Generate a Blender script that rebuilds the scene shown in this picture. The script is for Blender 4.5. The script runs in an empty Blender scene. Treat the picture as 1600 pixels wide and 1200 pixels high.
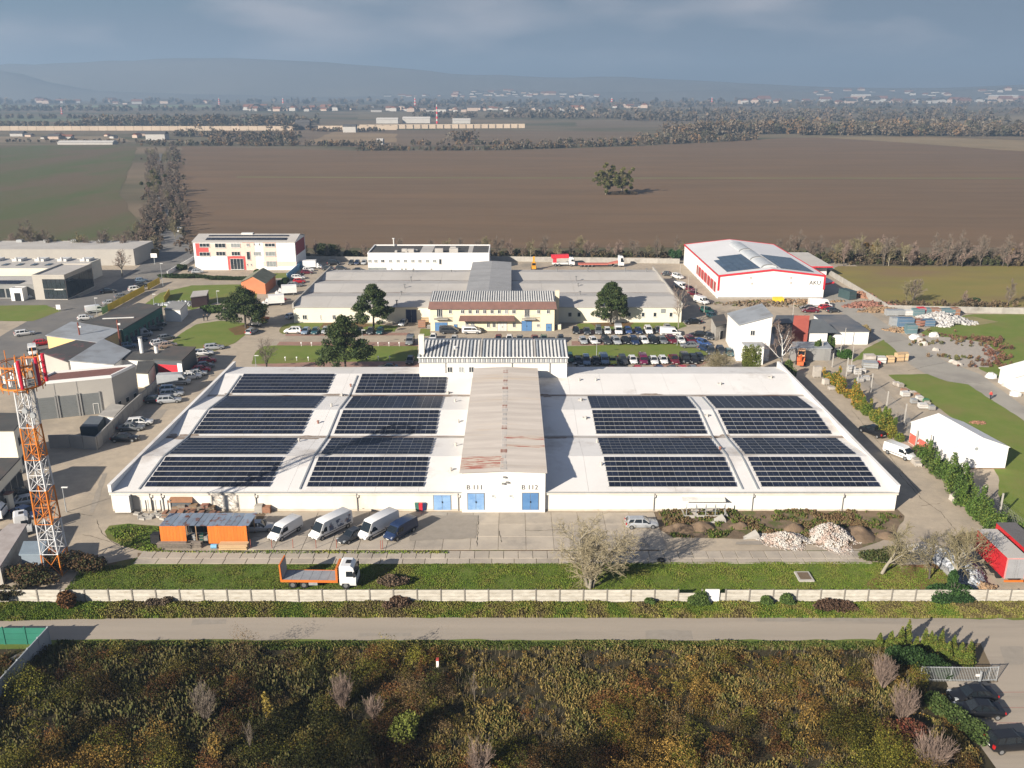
import bpy, math, random
import numpy as np
from mathutils import Vector, Matrix
R = math.radians
rnd = random.Random(7)
nr = np.random.RandomState(11)
C = bpy.context.scene.collection
SC = bpy.context.scene

# ---------------------------------------------------------------- camera, light, exposure
CAM_H, PITCH, FPX = 59.3, R(18.5), 1380.0
cam = bpy.data.cameras.new('camera'); cam.lens = 36*FPX/1600; cam.sensor_width = 36
cam.clip_start = 0.5; cam.clip_end = 40000
camo = bpy.data.objects.new('camera', cam); C.objects.link(camo)
camo.location = (0, 0, CAM_H); camo.rotation_euler = (R(90)-PITCH, 0, 0)
SC.camera = camo

SUN_EL, SUN_AZ = R(23.5), math.atan2(-.69, -.72)     # azimuth measured from +Y towards +X
w = bpy.data.worlds.new('World'); SC.world = w; w.use_nodes = True
nt = w.node_tree; nt.nodes.clear()
wo = nt.nodes.new('ShaderNodeOutputWorld'); bg = nt.nodes.new('ShaderNodeBackground')
sky = nt.nodes.new('ShaderNodeTexSky'); sky.sky_type = 'NISHITA'; sky.sun_disc = False
sky.sun_elevation = SUN_EL; sky.sun_rotation = SUN_AZ
sky.air_density = 1.0; sky.dust_density = .35; sky.ozone_density = 4.0
tc = nt.nodes.new('ShaderNodeTexCoord')
mp = nt.nodes.new('ShaderNodeMapping'); mp.inputs['Scale'].default_value = (5.2, 5.2, 20); mp.inputs['Location'].default_value = (3.4, 1.0, .2)
nz = nt.nodes.new('ShaderNodeTexNoise'); nz.inputs['Scale'].default_value = 1.0; nz.inputs['Detail'].default_value = 6
nz.inputs['Roughness'].default_value = 0.45
cr = nt.nodes.new('ShaderNodeValToRGB'); cr.color_ramp.elements[0].position = .45; cr.color_ramp.elements[1].position = .66
cl = nt.nodes.new('ShaderNodeMix'); cl.data_type = 'RGBA'
cl.inputs['B'].default_value = (5.6, 5.3, 5.6, 1)
gr = nt.nodes.new('ShaderNodeMix'); gr.data_type = 'RGBA'; gr.blend_type = 'MULTIPLY'; gr.inputs['Factor'].default_value = 1
gr.inputs['B'].default_value = (.42, .56, .74, 1)
mulf = nt.nodes.new('ShaderNodeMath'); mulf.operation = 'MULTIPLY'; mulf.inputs[1].default_value = .8
L = nt.links.new
L(tc.outputs['Generated'], mp.inputs['Vector']); L(mp.outputs[0], nz.inputs['Vector']); L(nz.outputs['Fac'], cr.inputs[0])
L(sky.outputs[0], gr.inputs['A']); base = nt.nodes.new('ShaderNodeMix'); base.data_type = 'RGBA'; base.blend_type = 'DARKEN'; base.inputs['Factor'].default_value = 1; base.inputs['B'].default_value = (1.6, 2.2, 3.0, 1); L(gr.outputs['Result'], base.inputs['A']); L(base.outputs['Result'], cl.inputs['A']); L(cr.outputs[0], mulf.inputs[0]); L(mulf.outputs[0], cl.inputs['Factor'])
cap = nt.nodes.new('ShaderNodeMix'); cap.data_type = 'RGBA'; cap.blend_type = 'DARKEN'; cap.inputs['Factor'].default_value = 1; cap.inputs['B'].default_value = (5.4, 5.4, 6.0, 1)
L(cl.outputs['Result'], cap.inputs['A']); L(cap.outputs['Result'], bg.inputs['Color']); bg.inputs['Strength'].default_value = 0.05
L(bg.outputs[0], wo.inputs['Surface'])

sl = bpy.data.lights.new('sun', 'SUN'); sl.energy = 5.0; sl.angle = R(.53); sl.color = (1, .905, .78)
so = bpy.data.objects.new('sun', sl); C.objects.link(so)
sd = Vector((math.sin(SUN_AZ)*math.cos(SUN_EL), math.cos(SUN_AZ)*math.cos(SUN_EL), math.sin(SUN_EL)))
so.rotation_euler = sd.to_track_quat('Z', 'Y').to_euler(); so.location = (-100, 0, 150)

vs = SC.view_settings; vs.view_transform = 'Standard'; vs.look = 'None'; vs.gamma = 1; vs.exposure = 1.02
vs.use_curve_mapping = False
SC.cycles.volume_bounces = 0; SC.cycles.max_bounces = 5; SC.cycles.diffuse_bounces = 1; SC.cycles.glossy_bounces = 2
SC.cycles.transparent_max_bounces = 8

# ---------------------------------------------------------------- survey: photo rows and columns to metres on the site plan
CP, SP = math.cos(PITCH), math.sin(PITCH)
def ray(px, py):
    u = (px-800)/FPX; v = (600-py)/FPX
    return u, CP + v*SP, -SP + v*CP
def G(px, py, h=0.0):
    x, y, z = ray(px, py); t = (h-CAM_H)/z
    return (x*t, y*t)
def FX(px, py, Y):
    x, y, z = ray(px, py); t = Y/y
    return (x*t, CAM_H + z*t)
def ZH(yb, yt):
    Y = G(800, yb)[1]; return FX(800, yt, Y)[1]

# ---------------------------------------------------------------- materials
MATS = {}
def _nodes(name):
    m = bpy.data.materials.new(name); m.use_nodes = True
    t = m.node_tree; b = t.nodes['Principled BSDF']
    return m, t, b
def rgba(c): return (c[0], c[1], c[2], 1)
def mat(name, c1, c2=None, scale=.6, detail=5, rough=.8, bump=0, bscale=8, stretch=(1, 1, 1), c3=None, scale3=.05, lo3=.5, hi3=.65,
        metal=0, spec=.3, coords='pos', rand=0, coat=0, lo=.35, hi=.65, brough=.6, bdist=.05):
    if name in MATS: return MATS[name]
    m, t, b = _nodes(name); MATS[name] = m; N = t.nodes; K = t.links.new
    b.inputs['Roughness'].default_value = rough; b.inputs['Metallic'].default_value = metal
    b.inputs['Specular IOR Level'].default_value = spec
    if coat: b.inputs['Coat Weight'].default_value = coat; b.inputs['Coat Roughness'].default_value = .08
    if coords == 'pos': src = N.new('ShaderNodeNewGeometry').outputs['Position']
    else: src = N.new('ShaderNodeTexCoord').outputs['Object']
    mpn = N.new('ShaderNodeMapping'); mpn.inputs['Scale'].default_value = stretch; K(src, mpn.inputs['Vector'])
    if c2 is None: c2 = tuple(min(1, x*.86) for x in c1)
    n1 = N.new('ShaderNodeTexNoise'); n1.inputs['Scale'].default_value = scale; n1.inputs['Detail'].default_value = detail; n1.inputs['Roughness'].default_value = brough
    K(mpn.outputs[0], n1.inputs['Vector'])
    r1 = N.new('ShaderNodeMapRange'); r1.inputs['From Min'].default_value = lo; r1.inputs['From Max'].default_value = hi; K(n1.outputs['Fac'], r1.inputs['Value'])
    mx = N.new('ShaderNodeMix'); mx.data_type = 'RGBA'; K(r1.outputs[0], mx.inputs['Factor'])
    mx.inputs['A'].default_value = rgba(c1); mx.inputs['B'].default_value = rgba(c2)
    out = mx.outputs['Result']
    if c3 is not None:
        n3 = N.new('ShaderNodeTexNoise'); n3.inputs['Scale'].default_value = scale3; n3.inputs['Detail'].default_value = 5; n3.inputs['Roughness'].default_value = .65
        K(mpn.outputs[0], n3.inputs['Vector'])
        r3 = N.new('ShaderNodeMapRange'); r3.inputs['From Min'].default_value = lo3; r3.inputs['From Max'].default_value = hi3; K(n3.outputs['Fac'], r3.inputs['Value'])
        m3 = N.new('ShaderNodeMix'); m3.data_type = 'RGBA'; K(r3.outputs[0], m3.inputs['Factor']); K(out, m3.inputs['A']); m3.inputs['B'].default_value = rgba(c3)
        out = m3.outputs['Result']
    if rand:
        oi = N.new('ShaderNodeObjectInfo'); rr = N.new('ShaderNodeMapRange'); rr.inputs['To Min'].default_value = 1-rand; rr.inputs['To Max'].default_value = 1+rand
        K(oi.outputs['Random'], rr.inputs['Value'])
        hv = N.new('ShaderNodeHueSaturation'); K(rr.outputs[0], hv.inputs['Value']); K(out, hv.inputs['Color']); out = hv.outputs[0]
    K(out, b.inputs['Base Color'])
    if bump:
        n2 = N.new('ShaderNodeTexNoise'); n2.inputs['Scale'].default_value = bscale; n2.inputs['Detail'].default_value = 4; K(mpn.outputs[0], n2.inputs['Vector'])
        bp = N.new('ShaderNodeBump'); bp.inputs['Strength'].default_value = bump; bp.inputs['Distance'].default_value = bdist
        K(n2.outputs['Fac'], bp.inputs['Height']); K(bp.outputs[0], b.inputs['Normal'])
    return m
def leafmat(name, rough=.7, trans=.0):
    if name in MATS: return MATS[name]
    m, t, b = _nodes(name); MATS[name] = m
    a = t.nodes.new('ShaderNodeAttribute'); a.attribute_name = 'tint'; t.links.new(a.outputs['Color'], b.inputs['Base Color'])
    b.inputs['Roughness'].default_value = rough; b.inputs['Specular IOR Level'].default_value = .15
    return m

# ---------------------------------------------------------------- mesh builder
class MB:
    def __init__(s): s.v = []; s.f = []; s.m = []; s.mi = 0
    def face(s, pts, mi=None):
        n = len(s.v); s.v += [tuple(p) for p in pts]; s.f.append(tuple(range(n, n+len(pts)))); s.m.append(s.mi if mi is None else mi)
    def box(s, x0, x1, y0, y1, z0, z1, mi=None, skip=''):
        mi = s.mi if mi is None else mi
        a = len(s.v)
        s.v += [(x0,y0,z0),(x1,y0,z0),(x1,y1,z0),(x0,y1,z0),(x0,y0,z1),(x1,y0,z1),(x1,y1,z1),(x0,y1,z1)]
        fs = {'b':(0,3,2,1),'t':(4,5,6,7),'s':(0,1,5,4),'e':(1,2,6,5),'n':(2,3,7,6),'w':(3,0,4,7)}
        for k, q in fs.items():
            if k in skip: continue
            s.f.append(tuple(a+i for i in q)); s.m.append(mi)
        return s
    def hexa(s, b4, t4, mi=None):
        mi = s.mi if mi is None else mi
        a = len(s.v); s.v += [tuple(p) for p in b4] + [tuple(p) for p in t4]
        for q in ((3,2,1,0),(4,5,6,7),(0,1,5,4),(1,2,6,5),(2,3,7,6),(3,0,4,7)):
            s.f.append(tuple(a+i for i in q)); s.m.append(mi)
    def prism(s, poly, z0, z1, mi=None, topmi=None):
        mi = s.mi if mi is None else mi
        n = len(poly); a = len(s.v)
        zz = z1 if hasattr(z1, '__len__') else [z1]*n
        s.v += [(p[0], p[1], z0) for p in poly] + [(p[0], p[1], zz[i]) for i, p in enumerate(poly)]
        for i in range(n):
            j = (i+1) % n; s.f.append((a+i, a+j, a+n+j, a+n+i)); s.m.append(mi)
        s.f.append(tuple(a+n+i for i in range(n))); s.m.append(mi if topmi is None else topmi)
        s.f.append(tuple(a+n-1-i for i in range(n))); s.m.append(mi)
    def tube(s, p0, p1, r0, r1=None, seg=6, mi=None, cap=True):
        mi = s.mi if mi is None else mi
        r1 = r0 if r1 is None else r1
        p0 = Vector(p0); p1 = Vector(p1); d = p1-p0
        if d.length < 1e-6: return
        q = d.to_track_quat('Z', 'Y'); a = len(s.v)
        for (p, r) in ((p0, r0), (p1, r1)):
            for i in range(seg):
                t = 2*math.pi*i/seg; o = q @ Vector((r*math.cos(t), r*math.sin(t), 0)); s.v.append(tuple(p+o))
        for i in range(seg):
            j = (i+1) % seg; s.f.append((a+i, a+j, a+seg+j, a+seg+i)); s.m.append(mi)
        if cap:
            s.f.append(tuple(a+seg+i for i in range(seg))); s.m.append(mi)
            s.f.append(tuple(a+seg-1-i for i in range(seg))); s.m.append(mi)
    def mesh(s, name, mats, smooth=False):
        me = bpy.data.meshes.new(name); me.from_pydata(s.v, [], s.f)
        for m in (mats if isinstance(mats, (list, tuple)) else [mats]): me.materials.append(m)
        if any(s.m): me.polygons.foreach_set('material_index', s.m)
        if smooth: me.polygons.foreach_set('use_smooth', [True]*len(s.f))
        me.update()
        if smooth: me.set_sharp_from_angle(angle=R(smooth if smooth > 1 else 60))
        return me
    def build(s, name, mats, parent=None, loc=(0,0,0), rz=0, smooth=False):
        return add(name, s.mesh(name, mats, smooth), parent, loc, rz)
def add(name, me, parent=None, loc=(0,0,0), rz=0):
    o = bpy.data.objects.new(name, me); C.objects.link(o)
    if parent is not None: o.parent = parent
    o.location = loc; o.rotation_euler = (0, 0, rz) if not hasattr(rz, '__len__') else rz
    return o
def tag(o, label=None, cat=None, group=None, kind=None):
    if label: o['label'] = label
    if cat: o['category'] = cat
    if group: o['group'] = group
    if kind: o['kind'] = kind
    return o
def thing(name, label, cat, loc=(0,0,0), rz=0, group=None):
    o = bpy.data.objects.new(name, None); C.objects.link(o); o.location = loc; o.rotation_euler = (0, 0, rz)
    return tag(o, label, cat, group)
KIDS = {}
def copy_tree(o, loc, rz=0, label=None, cat=None, group=None, scale=None):
    if o.name not in KIDS:
        kids = [c for c in C.objects if c.parent == o]
        KIDS[o.name] = [(c, [g for g in C.objects if g.parent == c]) for c in kids]
    r = o.copy(); C.objects.link(r); r.location = loc; r.rotation_euler = (0, 0, rz)
    tag(r, label, cat, group)
    if scale: r.scale = (scale,)*3 if not hasattr(scale, '__len__') else scale
    for c, gs in KIDS[o.name]:
        k = c.copy(); C.objects.link(k); k.parent = r
        for g in gs:
            h = g.copy(); C.objects.link(h); h.parent = k
    return r
def fastmesh(name, verts, faces4, mats, tint=None, mi=None, smooth=False):
    """verts (n,3), faces4 (m,k) arrays"""
    me = bpy.data.meshes.new(name); n = len(verts); m, k = faces4.shape
    me.vertices.add(n); me.vertices.foreach_set('co', np.asarray(verts, np.float32).ravel())
    me.loops.add(m*k); me.loops.foreach_set('vertex_index', faces4.astype(np.int32).ravel())
    me.polygons.add(m); me.polygons.foreach_set('loop_start', np.arange(0, m*k, k, dtype=np.int32))
    try: me.polygons.foreach_set('loop_total', np.full(m, k, np.int32))
    except Exception: pass
    for mm in (mats if isinstance(mats, (list, tuple)) else [mats]): me.materials.append(mm)
    if mi is not None: me.polygons.foreach_set('material_index', mi.astype(np.int32))
    if smooth: me.polygons.foreach_set('use_smooth', np.ones(m, bool))
    if tint is not None:
        a = me.attributes.new('tint', 'FLOAT_COLOR', 'POINT')
        cc = np.ones((n, 4), np.float32); cc[:, :3] = tint; a.data.foreach_set('color', cc.ravel())
    me.update(); me.validate(); return me
def cards(P, S, tint, up=0.0, aspect=1.0, rs=nr):
    """one randomly turned quad per point; up=1 makes blades that stand upright"""
    n = len(P); S = np.broadcast_to(S, (n,))
    a = rs.normal(size=(n, 3)); b = rs.normal(size=(n, 3))
    if up > 0:
        a[:, 2] *= (1-up); b = b*(1-up)*.6 + np.array([0, 0, 1.0])*up*2
    a /= np.linalg.norm(a, axis=1)[:, None]; b -= (a*b).sum(1)[:, None]*a; b /= np.linalg.norm(b, axis=1)[:, None]
    A = a*(S*.5)[:, None]; B = b*(S*.5*aspect)[:, None]
    V = np.stack([P-A-B, P+A-B, P+A*.55+B, P-A*.55+B], 1).reshape(-1, 3)
    F = np.arange(n*4).reshape(-1, 4); T = np.repeat(tint, 4, 0)
    return V, F, T
# smooth value noise on the plan, for natural patchiness
class VN:
    def __init__(s, seed, cell): s.g = np.random.RandomState(seed).rand(256, 256); s.c = cell
    def __call__(s, x, y):
        x = np.asarray(x)/s.c+1000.3; y = np.asarray(y)/s.c+1000.7
        xi = np.floor(x).astype(int); yi = np.floor(y).astype(int); fx = x-xi; fy = y-yi
        fx = fx*fx*(3-2*fx); fy = fy*fy*(3-2*fy); g = s.g; a = lambda i, j: g[i % 256, j % 256]
        return (a(xi,yi)*(1-fx)+a(xi+1,yi)*fx)*(1-fy)+(a(xi,yi+1)*(1-fx)+a(xi+1,yi+1)*fx)*fy
def sheet(name, pts, z, m, px=True, jit=0, kind='structure', step=2.0):
    q = [G(*p) for p in pts] if px else list(pts)
    if jit:
        o = []
        for i in range(len(q)):
            a = Vector(q[i]); b = Vector(q[(i+1) % len(q)]); n = max(1, min(60, int((b-a).length/step)))
            for k in range(n):
                p = a.lerp(b, k/n); o.append((p.x+rnd.uniform(-jit, jit), p.y+rnd.uniform(-jit, jit)))
        q = o
    me = bpy.data.meshes.new(name); me.from_pydata([(p[0], p[1], z) for p in q], [], [tuple(range(len(q)))]); me.update()
    if me.polygons[0].normal.z < 0: me.flip_normals()
    me.materials.append(m)
    return tag(add(name, me), kind=kind)
# ---------------------------------------------------------------- the setting: plain, fields, hills, roads, lawns
m_plain = mat('plain_soil', (.13,.10,.065), (.20,.15,.095), scale=.004, detail=8, c3=(.075,.075,.035), scale3=.0022, lo3=.45, hi3=.6, stretch=(1,2.2,1), rough=.95)
m_field = mat('ploughed_soil', (.130,.084,.048), (.160,.106,.062), scale=.05, stretch=(.3,1.5,1), detail=14, brough=.7, c3=(.178,.112,.062), scale3=.02, lo3=.45, hi3=.7, rough=.95)
m_green = mat('winter_crop', (.075,.095,.028), (.10,.092,.040), scale=.02, stretch=(1.5,.5,1), detail=8, c3=(.12,.088,.05), scale3=.014, lo3=.45, hi3=.6, rough=.95)
m_lawn = mat('lawn_grass', (.125,.180,.026), (.165,.195,.040), scale=.25, detail=8, c3=(.19,.165,.055), scale3=.06, lo3=.5, hi3=.75, rough=.95, bump=.5, bscale=9, bdist=.06)
m_lawnb = mat('rough_grass', (.095,.145,.022), (.15,.165,.038), scale=.3, detail=9, c3=(.115,.08,.035), scale3=.10, lo3=.52, hi3=.66, rough=.95, bump=.6, bscale=6, bdist=.08)
m_meadow = mat('dry_meadow', (.235,.185,.055), (.19,.175,.045), scale=.06, detail=9, c3=(.21,.145,.07), scale3=.03, stretch=(.6,1.6,1), rough=.95)
m_yard = mat('yard_concrete', (.46,.385,.29), (.36,.305,.235), scale=.5, detail=12, brough=.72, c3=(.27,.235,.19), scale3=.07, lo3=.47, hi3=.68, rough=.9, bump=.4, bscale=2.5)
m_slab = mat('slab_concrete', (.44,.385,.31), (.36,.315,.26), scale=.35, detail=9, c3=(.25,.225,.195), scale3=.16, lo3=.52, hi3=.72, rough=.9, rand=.10, bump=.1, bscale=5)
m_road = mat('worn_asphalt', (.36,.31,.25), (.31,.27,.22), scale=.2, stretch=(.12,2,1), detail=8, c3=(.25,.22,.185), scale3=.11, lo3=.5, hi3=.66, rough=.9, bump=.1, bscale=12)
m_asph = mat('grey_asphalt', (.19,.18,.165), (.15,.145,.14), scale=.15, detail=8, c3=(.24,.22,.19), scale3=.05, lo3=.5, hi3=.7, rough=.9)
m_pink = mat('red_paving', (.34,.20,.15), (.27,.17,.135), scale=.6, detail=7, rough=.9)
m_dirt = mat('bare_earth', (.20,.145,.095), (.13,.095,.06), scale=.5, detail=9, c3=(.09,.10,.03), scale3=.3, lo3=.52, hi3=.62, rough=.95, bump=.6, bscale=4, bdist=.1)
m_earth = mat('heaped_earth', (.19,.135,.09), (.13,.092,.06), scale=.9, detail=9, rough=.95, bump=.6, bscale=4, bdist=.1)
m_leaf_litter = mat('leaf_litter', (.19,.10,.045), (.12,.09,.03), scale=.8, detail=8, rough=.95)
m_straw = mat('stubble', (.27,.20,.115), (.21,.16,.09), scale=.02, rough=.95)
m_gravel = mat('pale_gravel', (.42,.38,.33), (.33,.30,.26), scale=1.5, detail=8, rough=.95)
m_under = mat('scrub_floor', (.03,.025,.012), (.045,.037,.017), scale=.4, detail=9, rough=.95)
m_hill = mat('hazed_wooded_hill', (.125,.125,.12), (.15,.145,.135), scale=.003, detail=9, c3=(.17,.16,.14), scale3=.0016, lo3=.58, hi3=.66, rough=.95)  # distance haze mixed into the colour: woods paled and greyed towards the sky

# ground: fine grid so that it is one sheet to the horizon
sheet('ground', [(-11000,-300),(11000,-300),(11000,11000),(-11000,11000)], -0.02, m_plain, px=False)
sheet('ploughed_field', [(285,228),(560,236),(760,236),(1010,228),(1120,222),(1250,214),(1450,213),(1750,224),(2100,240),(2400,386),(300,388),(262,330)], .05, m_field, jit=1, step=20)
sheet('winter_crop_field', [(-900,223),(215,228),(205,262),(185,300),(213,345),(225,392),(-500,400)], .05, m_green, jit=1, step=20)
sheet('stubble_strip', [(1270,214.2),(1450,214.2),(1800,226),(1800,248),(1560,234),(1400,222)], .10, m_straw, jit=1, step=20)
sheet('field_track', [(370,276),(800,277.5),(1600,278),(2000,278),(2000,279.6),(1600,279.6),(800,279),(370,277.6)], .10, mat('track_grass',(.20,.18,.08),(.13,.13,.05),scale=.02,stretch=(.4,1,1),rough=.95))
# fields on the far side of the motorway
for i, (pts, c) in enumerate([
    ([(330,196),(560,203),(800,204),(1000,206),(1000,221),(760,228),(560,230),(330,222)], (.17,.12,.075)),
    ([(520,206),(620,209),(620,222),(470,226)], (.27,.19,.11)),
    ([(1060,206),(1400,208),(1400,214),(1060,216)], (.19,.15,.09)),
    ([(1180,183),(1270,184),(1260,192),(1190,192)], (.36,.26,.16)),
    ([(1340,182),(1700,180),(1700,190),(1400,193)], (.24,.19,.12)),
    ([(0,182),(420,183),(380,192),(0,190)], (.15,.16,.09)),
    ([(560,175),(900,176),(960,184),(560,186)], (.19,.15,.09)),
    ([(-200,214),(180,213),(210,222),(-200,224)], (.26,.20,.13)),
    ([(-300,166),(330,164),(330,168),(-300,171)], (.20,.24,.13)),
    ([(900,190),(1180,188),(1180,199),(900,200)], (.17,.13,.085))]):
    sheet('far_field', pts, .06+.01*i, mat('far_field_soil_%d' % i, c, tuple(x*.78 for x in c), scale=.008, detail=8, stretch=(.5,2,1), rough=.95), jit=3, step=30)

# yard and roads
sheet('yard', [(-700,402),(1000,402),(1320,405),(1400,450),(1500,478),(1900,484),(2300,700),(2500,966),(-900,966)], .01, m_yard)
sheet('village_road', [(270,340),(288,372),(306,392),(306,405),(262,430),(215,458),(150,492),(90,530),(10,600),(-90,680),(-220,700),(-60,560),(40,503),(110,470),(170,446),(215,418),(236,398),(252,380),(250,345)], .02, m_asph, jit=.15)
sheet('avenue_road', [(250,345),(240,300),(243,262),(249,240),(253,240),(250,262),(249,300),(270,345)], .09, m_asph)
sheet('side_street', [(-200,455),(120,462),(150,470),(130,484),(90,480),(-200,478)], .03, m_asph)
sheet('front_road', [(-500,972),(0,970),(160,966),(400,964),(900,965),(1300,964.5),(1600,968),(2300,968),(2300,1006),(1600,1004),(1400,1003.5),(800,1002.5),(200,1003),(-500,1003)], .035, m_road, jit=.28, step=1.2)
sheet('visitor_parking', [(1530,1001),(2300,1001),(2300,1300),(1600,1300),(1556,1200),(1500,1122),(1478,1082),(1480,1074),(1560,1066)], .031, m_road)
sheet('diagonal_drive', [(1290,468),(1288,430),(1306,446),(1330,470),(1420,530),(1480,566),(1530,584),(1620,650),(1900,840),(1900,1000),(1620,680),(1560,640),(1500,604),(1452,588),(1400,556),(1352,518)], .02, mat('drive_concrete',(.36,.335,.29),(.31,.29,.25),scale=.15,detail=9,c3=(.27,.25,.22),scale3=.07,rough=.9))
for nm, pts, mm in [
    ('lawn', [(264,552),(262,540),(283,521),(306,507),(345,501),(384,505),(387,520),(368,536),(336,548),(300,552)], m_lawn),
    ('lawn', [(393,569),(397,552),(412,541),(430,540),(652,541),(656,564),(500,566)], m_lawn),
    ('lawn', [(885,541),(1000,538),(1068,537),(1090,545),(1125,553),(1090,557),(889,558)], m_lawn),
    ('lawn', [(436,517),(441,509),(456,504.5),(560,504.5),(622,510),(616,518),(560,520),(440,522)], m_lawn),
    ('lawn', [(893,515),(903,506),(1000,502),(1063,500.5),(1073,510),(1052,517),(960,517)], m_lawn),
    ('lawn', [(652,526),(658,514),(672,514),(673,525)], m_lawn),
    ('lawn', [(1389,586),(1448,584.5),(1480,596),(1512,601),(1548,624),(1610,664),(1760,770),(1900,960),(1760,960),(1600,850),(1560,800),(1562,745),(1490,655),(1440,618),(1404,600)], m_lawn),
    ('lawn', [(1440,520),(1470,500),(1520,491),(1800,491),(1900,700),(1640,640),(1596,608),(1530,577),(1520,560),(1470,545)], m_lawn),
    ('lawn', [(1330,566),(1352,545),(1380,531),(1404,552),(1396,560),(1340,562)], m_lawn),
    ('lawn', [(-100,478),(72,477),(96,486),(52,502),(-100,501)], m_lawn),
    ('lawn', [(222,478),(250,458),(300,446),(400,444),(402,470),(366,480),(340,472),(300,484)], m_lawn),
    ('lawn', [(400,428),(455,426),(452,434),(400,436)], m_lawn),
    ('meadow', [(1308,416),(2200,416),(2200,480),(1386,480),(1340,450),(1300,424)], m_meadow),
    ('front_lawn', [(150,884),(215,872),(300,881),(640,881),(860,881),(1100,877),(1360,877),(1480,892),(1500,938),(100,942),(120,900)], m_lawnb),
    ('verge', [(-500,936),(2300,936),(2300,968),(1600,970),(1300,967),(400,967),(150,969),(0,973),(-500,975)], m_lawnb),
    ('lower_verge', [(-100,1000),(1400,1000),(1400,1014),(-100,1014)], m_lawnb),
    ('grass_island', [(166,830),(170,822),(200,818),(250,822),(252,862),(400,861),(700,861),(700,866),(400,864),(230,863),(190,854),(170,842)], m_lawnb),
    ('rubble_verge', [(1026,797),(1400,794),(1412,806),(1400,838),(1340,858),(1180,842),(1130,841),(1050,839),(1030,828)], m_dirt),
    ('leaf_litter', [(505,505),(560,503),(580,508),(560,514),(500,512)], m_leaf_litter),
    ('leaf_litter', [(356,514),(388,506),(390,522),(368,524)], m_leaf_litter),
    ('leaf_litter', [(920,505),(990,503),(985,511),(930,510)], m_leaf_litter),
    ('leaf_litter', [(1380,886),(1480,880),(1500,938),(1330,938)], m_leaf_litter),
    ('sand_patch', [(1486,497),(1520,495),(1560,503),(1520,510),(1486,503)], mat('dry_grass',(.30,.25,.12),(.22,.2,.09),scale=.3,rough=.95)),
    ('gravel_bed', [(1428,534),(1440,524),(1490,528),(1540,536),(1562,552),(1545,574),(1500,574),(1470,560)], m_gravel)]:
    z = {'lawn':.04,'meadow':.03,'front_lawn':.05,'verge':.03,'lower_verge':.045,'grass_island':.055,'rubble_verge':.05}.get(nm, .065)
    sheet(nm, pts, z, mm, jit=.18 if nm not in ('meadow',) else .5, step=1.6)
for i, pts in enumerate([[(437,534),(650,535),(655,541),(432,540)], [(400,566),(655,565),(655,575),(440,575),(402,571)], [(893,533),(1066,531),(1070,537),(893,540)],
            [(905,516),(1056,515),(1060,520),(905,522)], [(1020,567),(1110,565),(1090,574),(1020,575)], [(446,521),(640,520),(640,524),(446,525)]]):
    sheet('red_paving', pts, .03+.001*i, m_pink)
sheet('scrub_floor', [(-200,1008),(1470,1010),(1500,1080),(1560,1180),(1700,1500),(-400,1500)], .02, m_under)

# slab lane in front of the halls: every slab its own piece
lane = sheet('service_lane', [(215,884),(1370,877),(1372,860),(215,864)], .030, m_dirt)
def slab_mesh(w, d):
    b = MB(); b.hexa([(-w/2,-d/2,0),(w/2,-d/2,0),(w/2,d/2,0),(-w/2,d/2,0)], [(-w/2+.03,-d/2+.03,.07),(w/2-.03,-d/2+.03,.07),(w/2-.03,d/2-.03,.07),(-w/2+.03,d/2-.03,.07)])
    return b.mesh('slab', m_slab)
yA = G(800, 882)[1]; yB = G(800, 861)[1]
sm = slab_mesh(1.90, (yB-yA)*.55)
x0 = G(215, 872)[0]; x1 = G(1362, 872)[0]; n = int((x1-x0)/1.95)
for i in range(n):
    o = add('slab', sm, lane, (x0+1.95*(i+.5), yB-(yB-yA)*.30+rnd.uniform(-.03,.03), .01+rnd.uniform(0,.012)), rnd.uniform(-.006,.006))
sm2 = slab_mesh(2.9, (yB-yA)*.40)
for i in range(int((x1-x0)/2.95)):
    add('slab', sm2, lane, (x0+2.95*(i+.5), yA+(yB-yA)*.22, .0+rnd.uniform(0,.012)), rnd.uniform(-.004,.004))
apron = sheet('apron', [(400,861),(1030,861),(1030,800),(400,803)], .028, m_dirt)
ya = G(800, 859.5)[1]; yb = G(800, 801)[1]; xa = G(400, 830)[0]; xb = G(1032, 830)[0]
nx, ny = 15, 3
sa = slab_mesh((xb-xa)/nx-.02, (yb-ya)/ny-.02)
for i in range(nx):
    for j in range(ny):
        add('slab', sa, apron, (xa+(xb-xa)*(i+.5)/nx, ya+(yb-ya)*(j+.5)/ny, -.005+rnd.uniform(0,.012)), rnd.uniform(-.003,.003))

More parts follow.
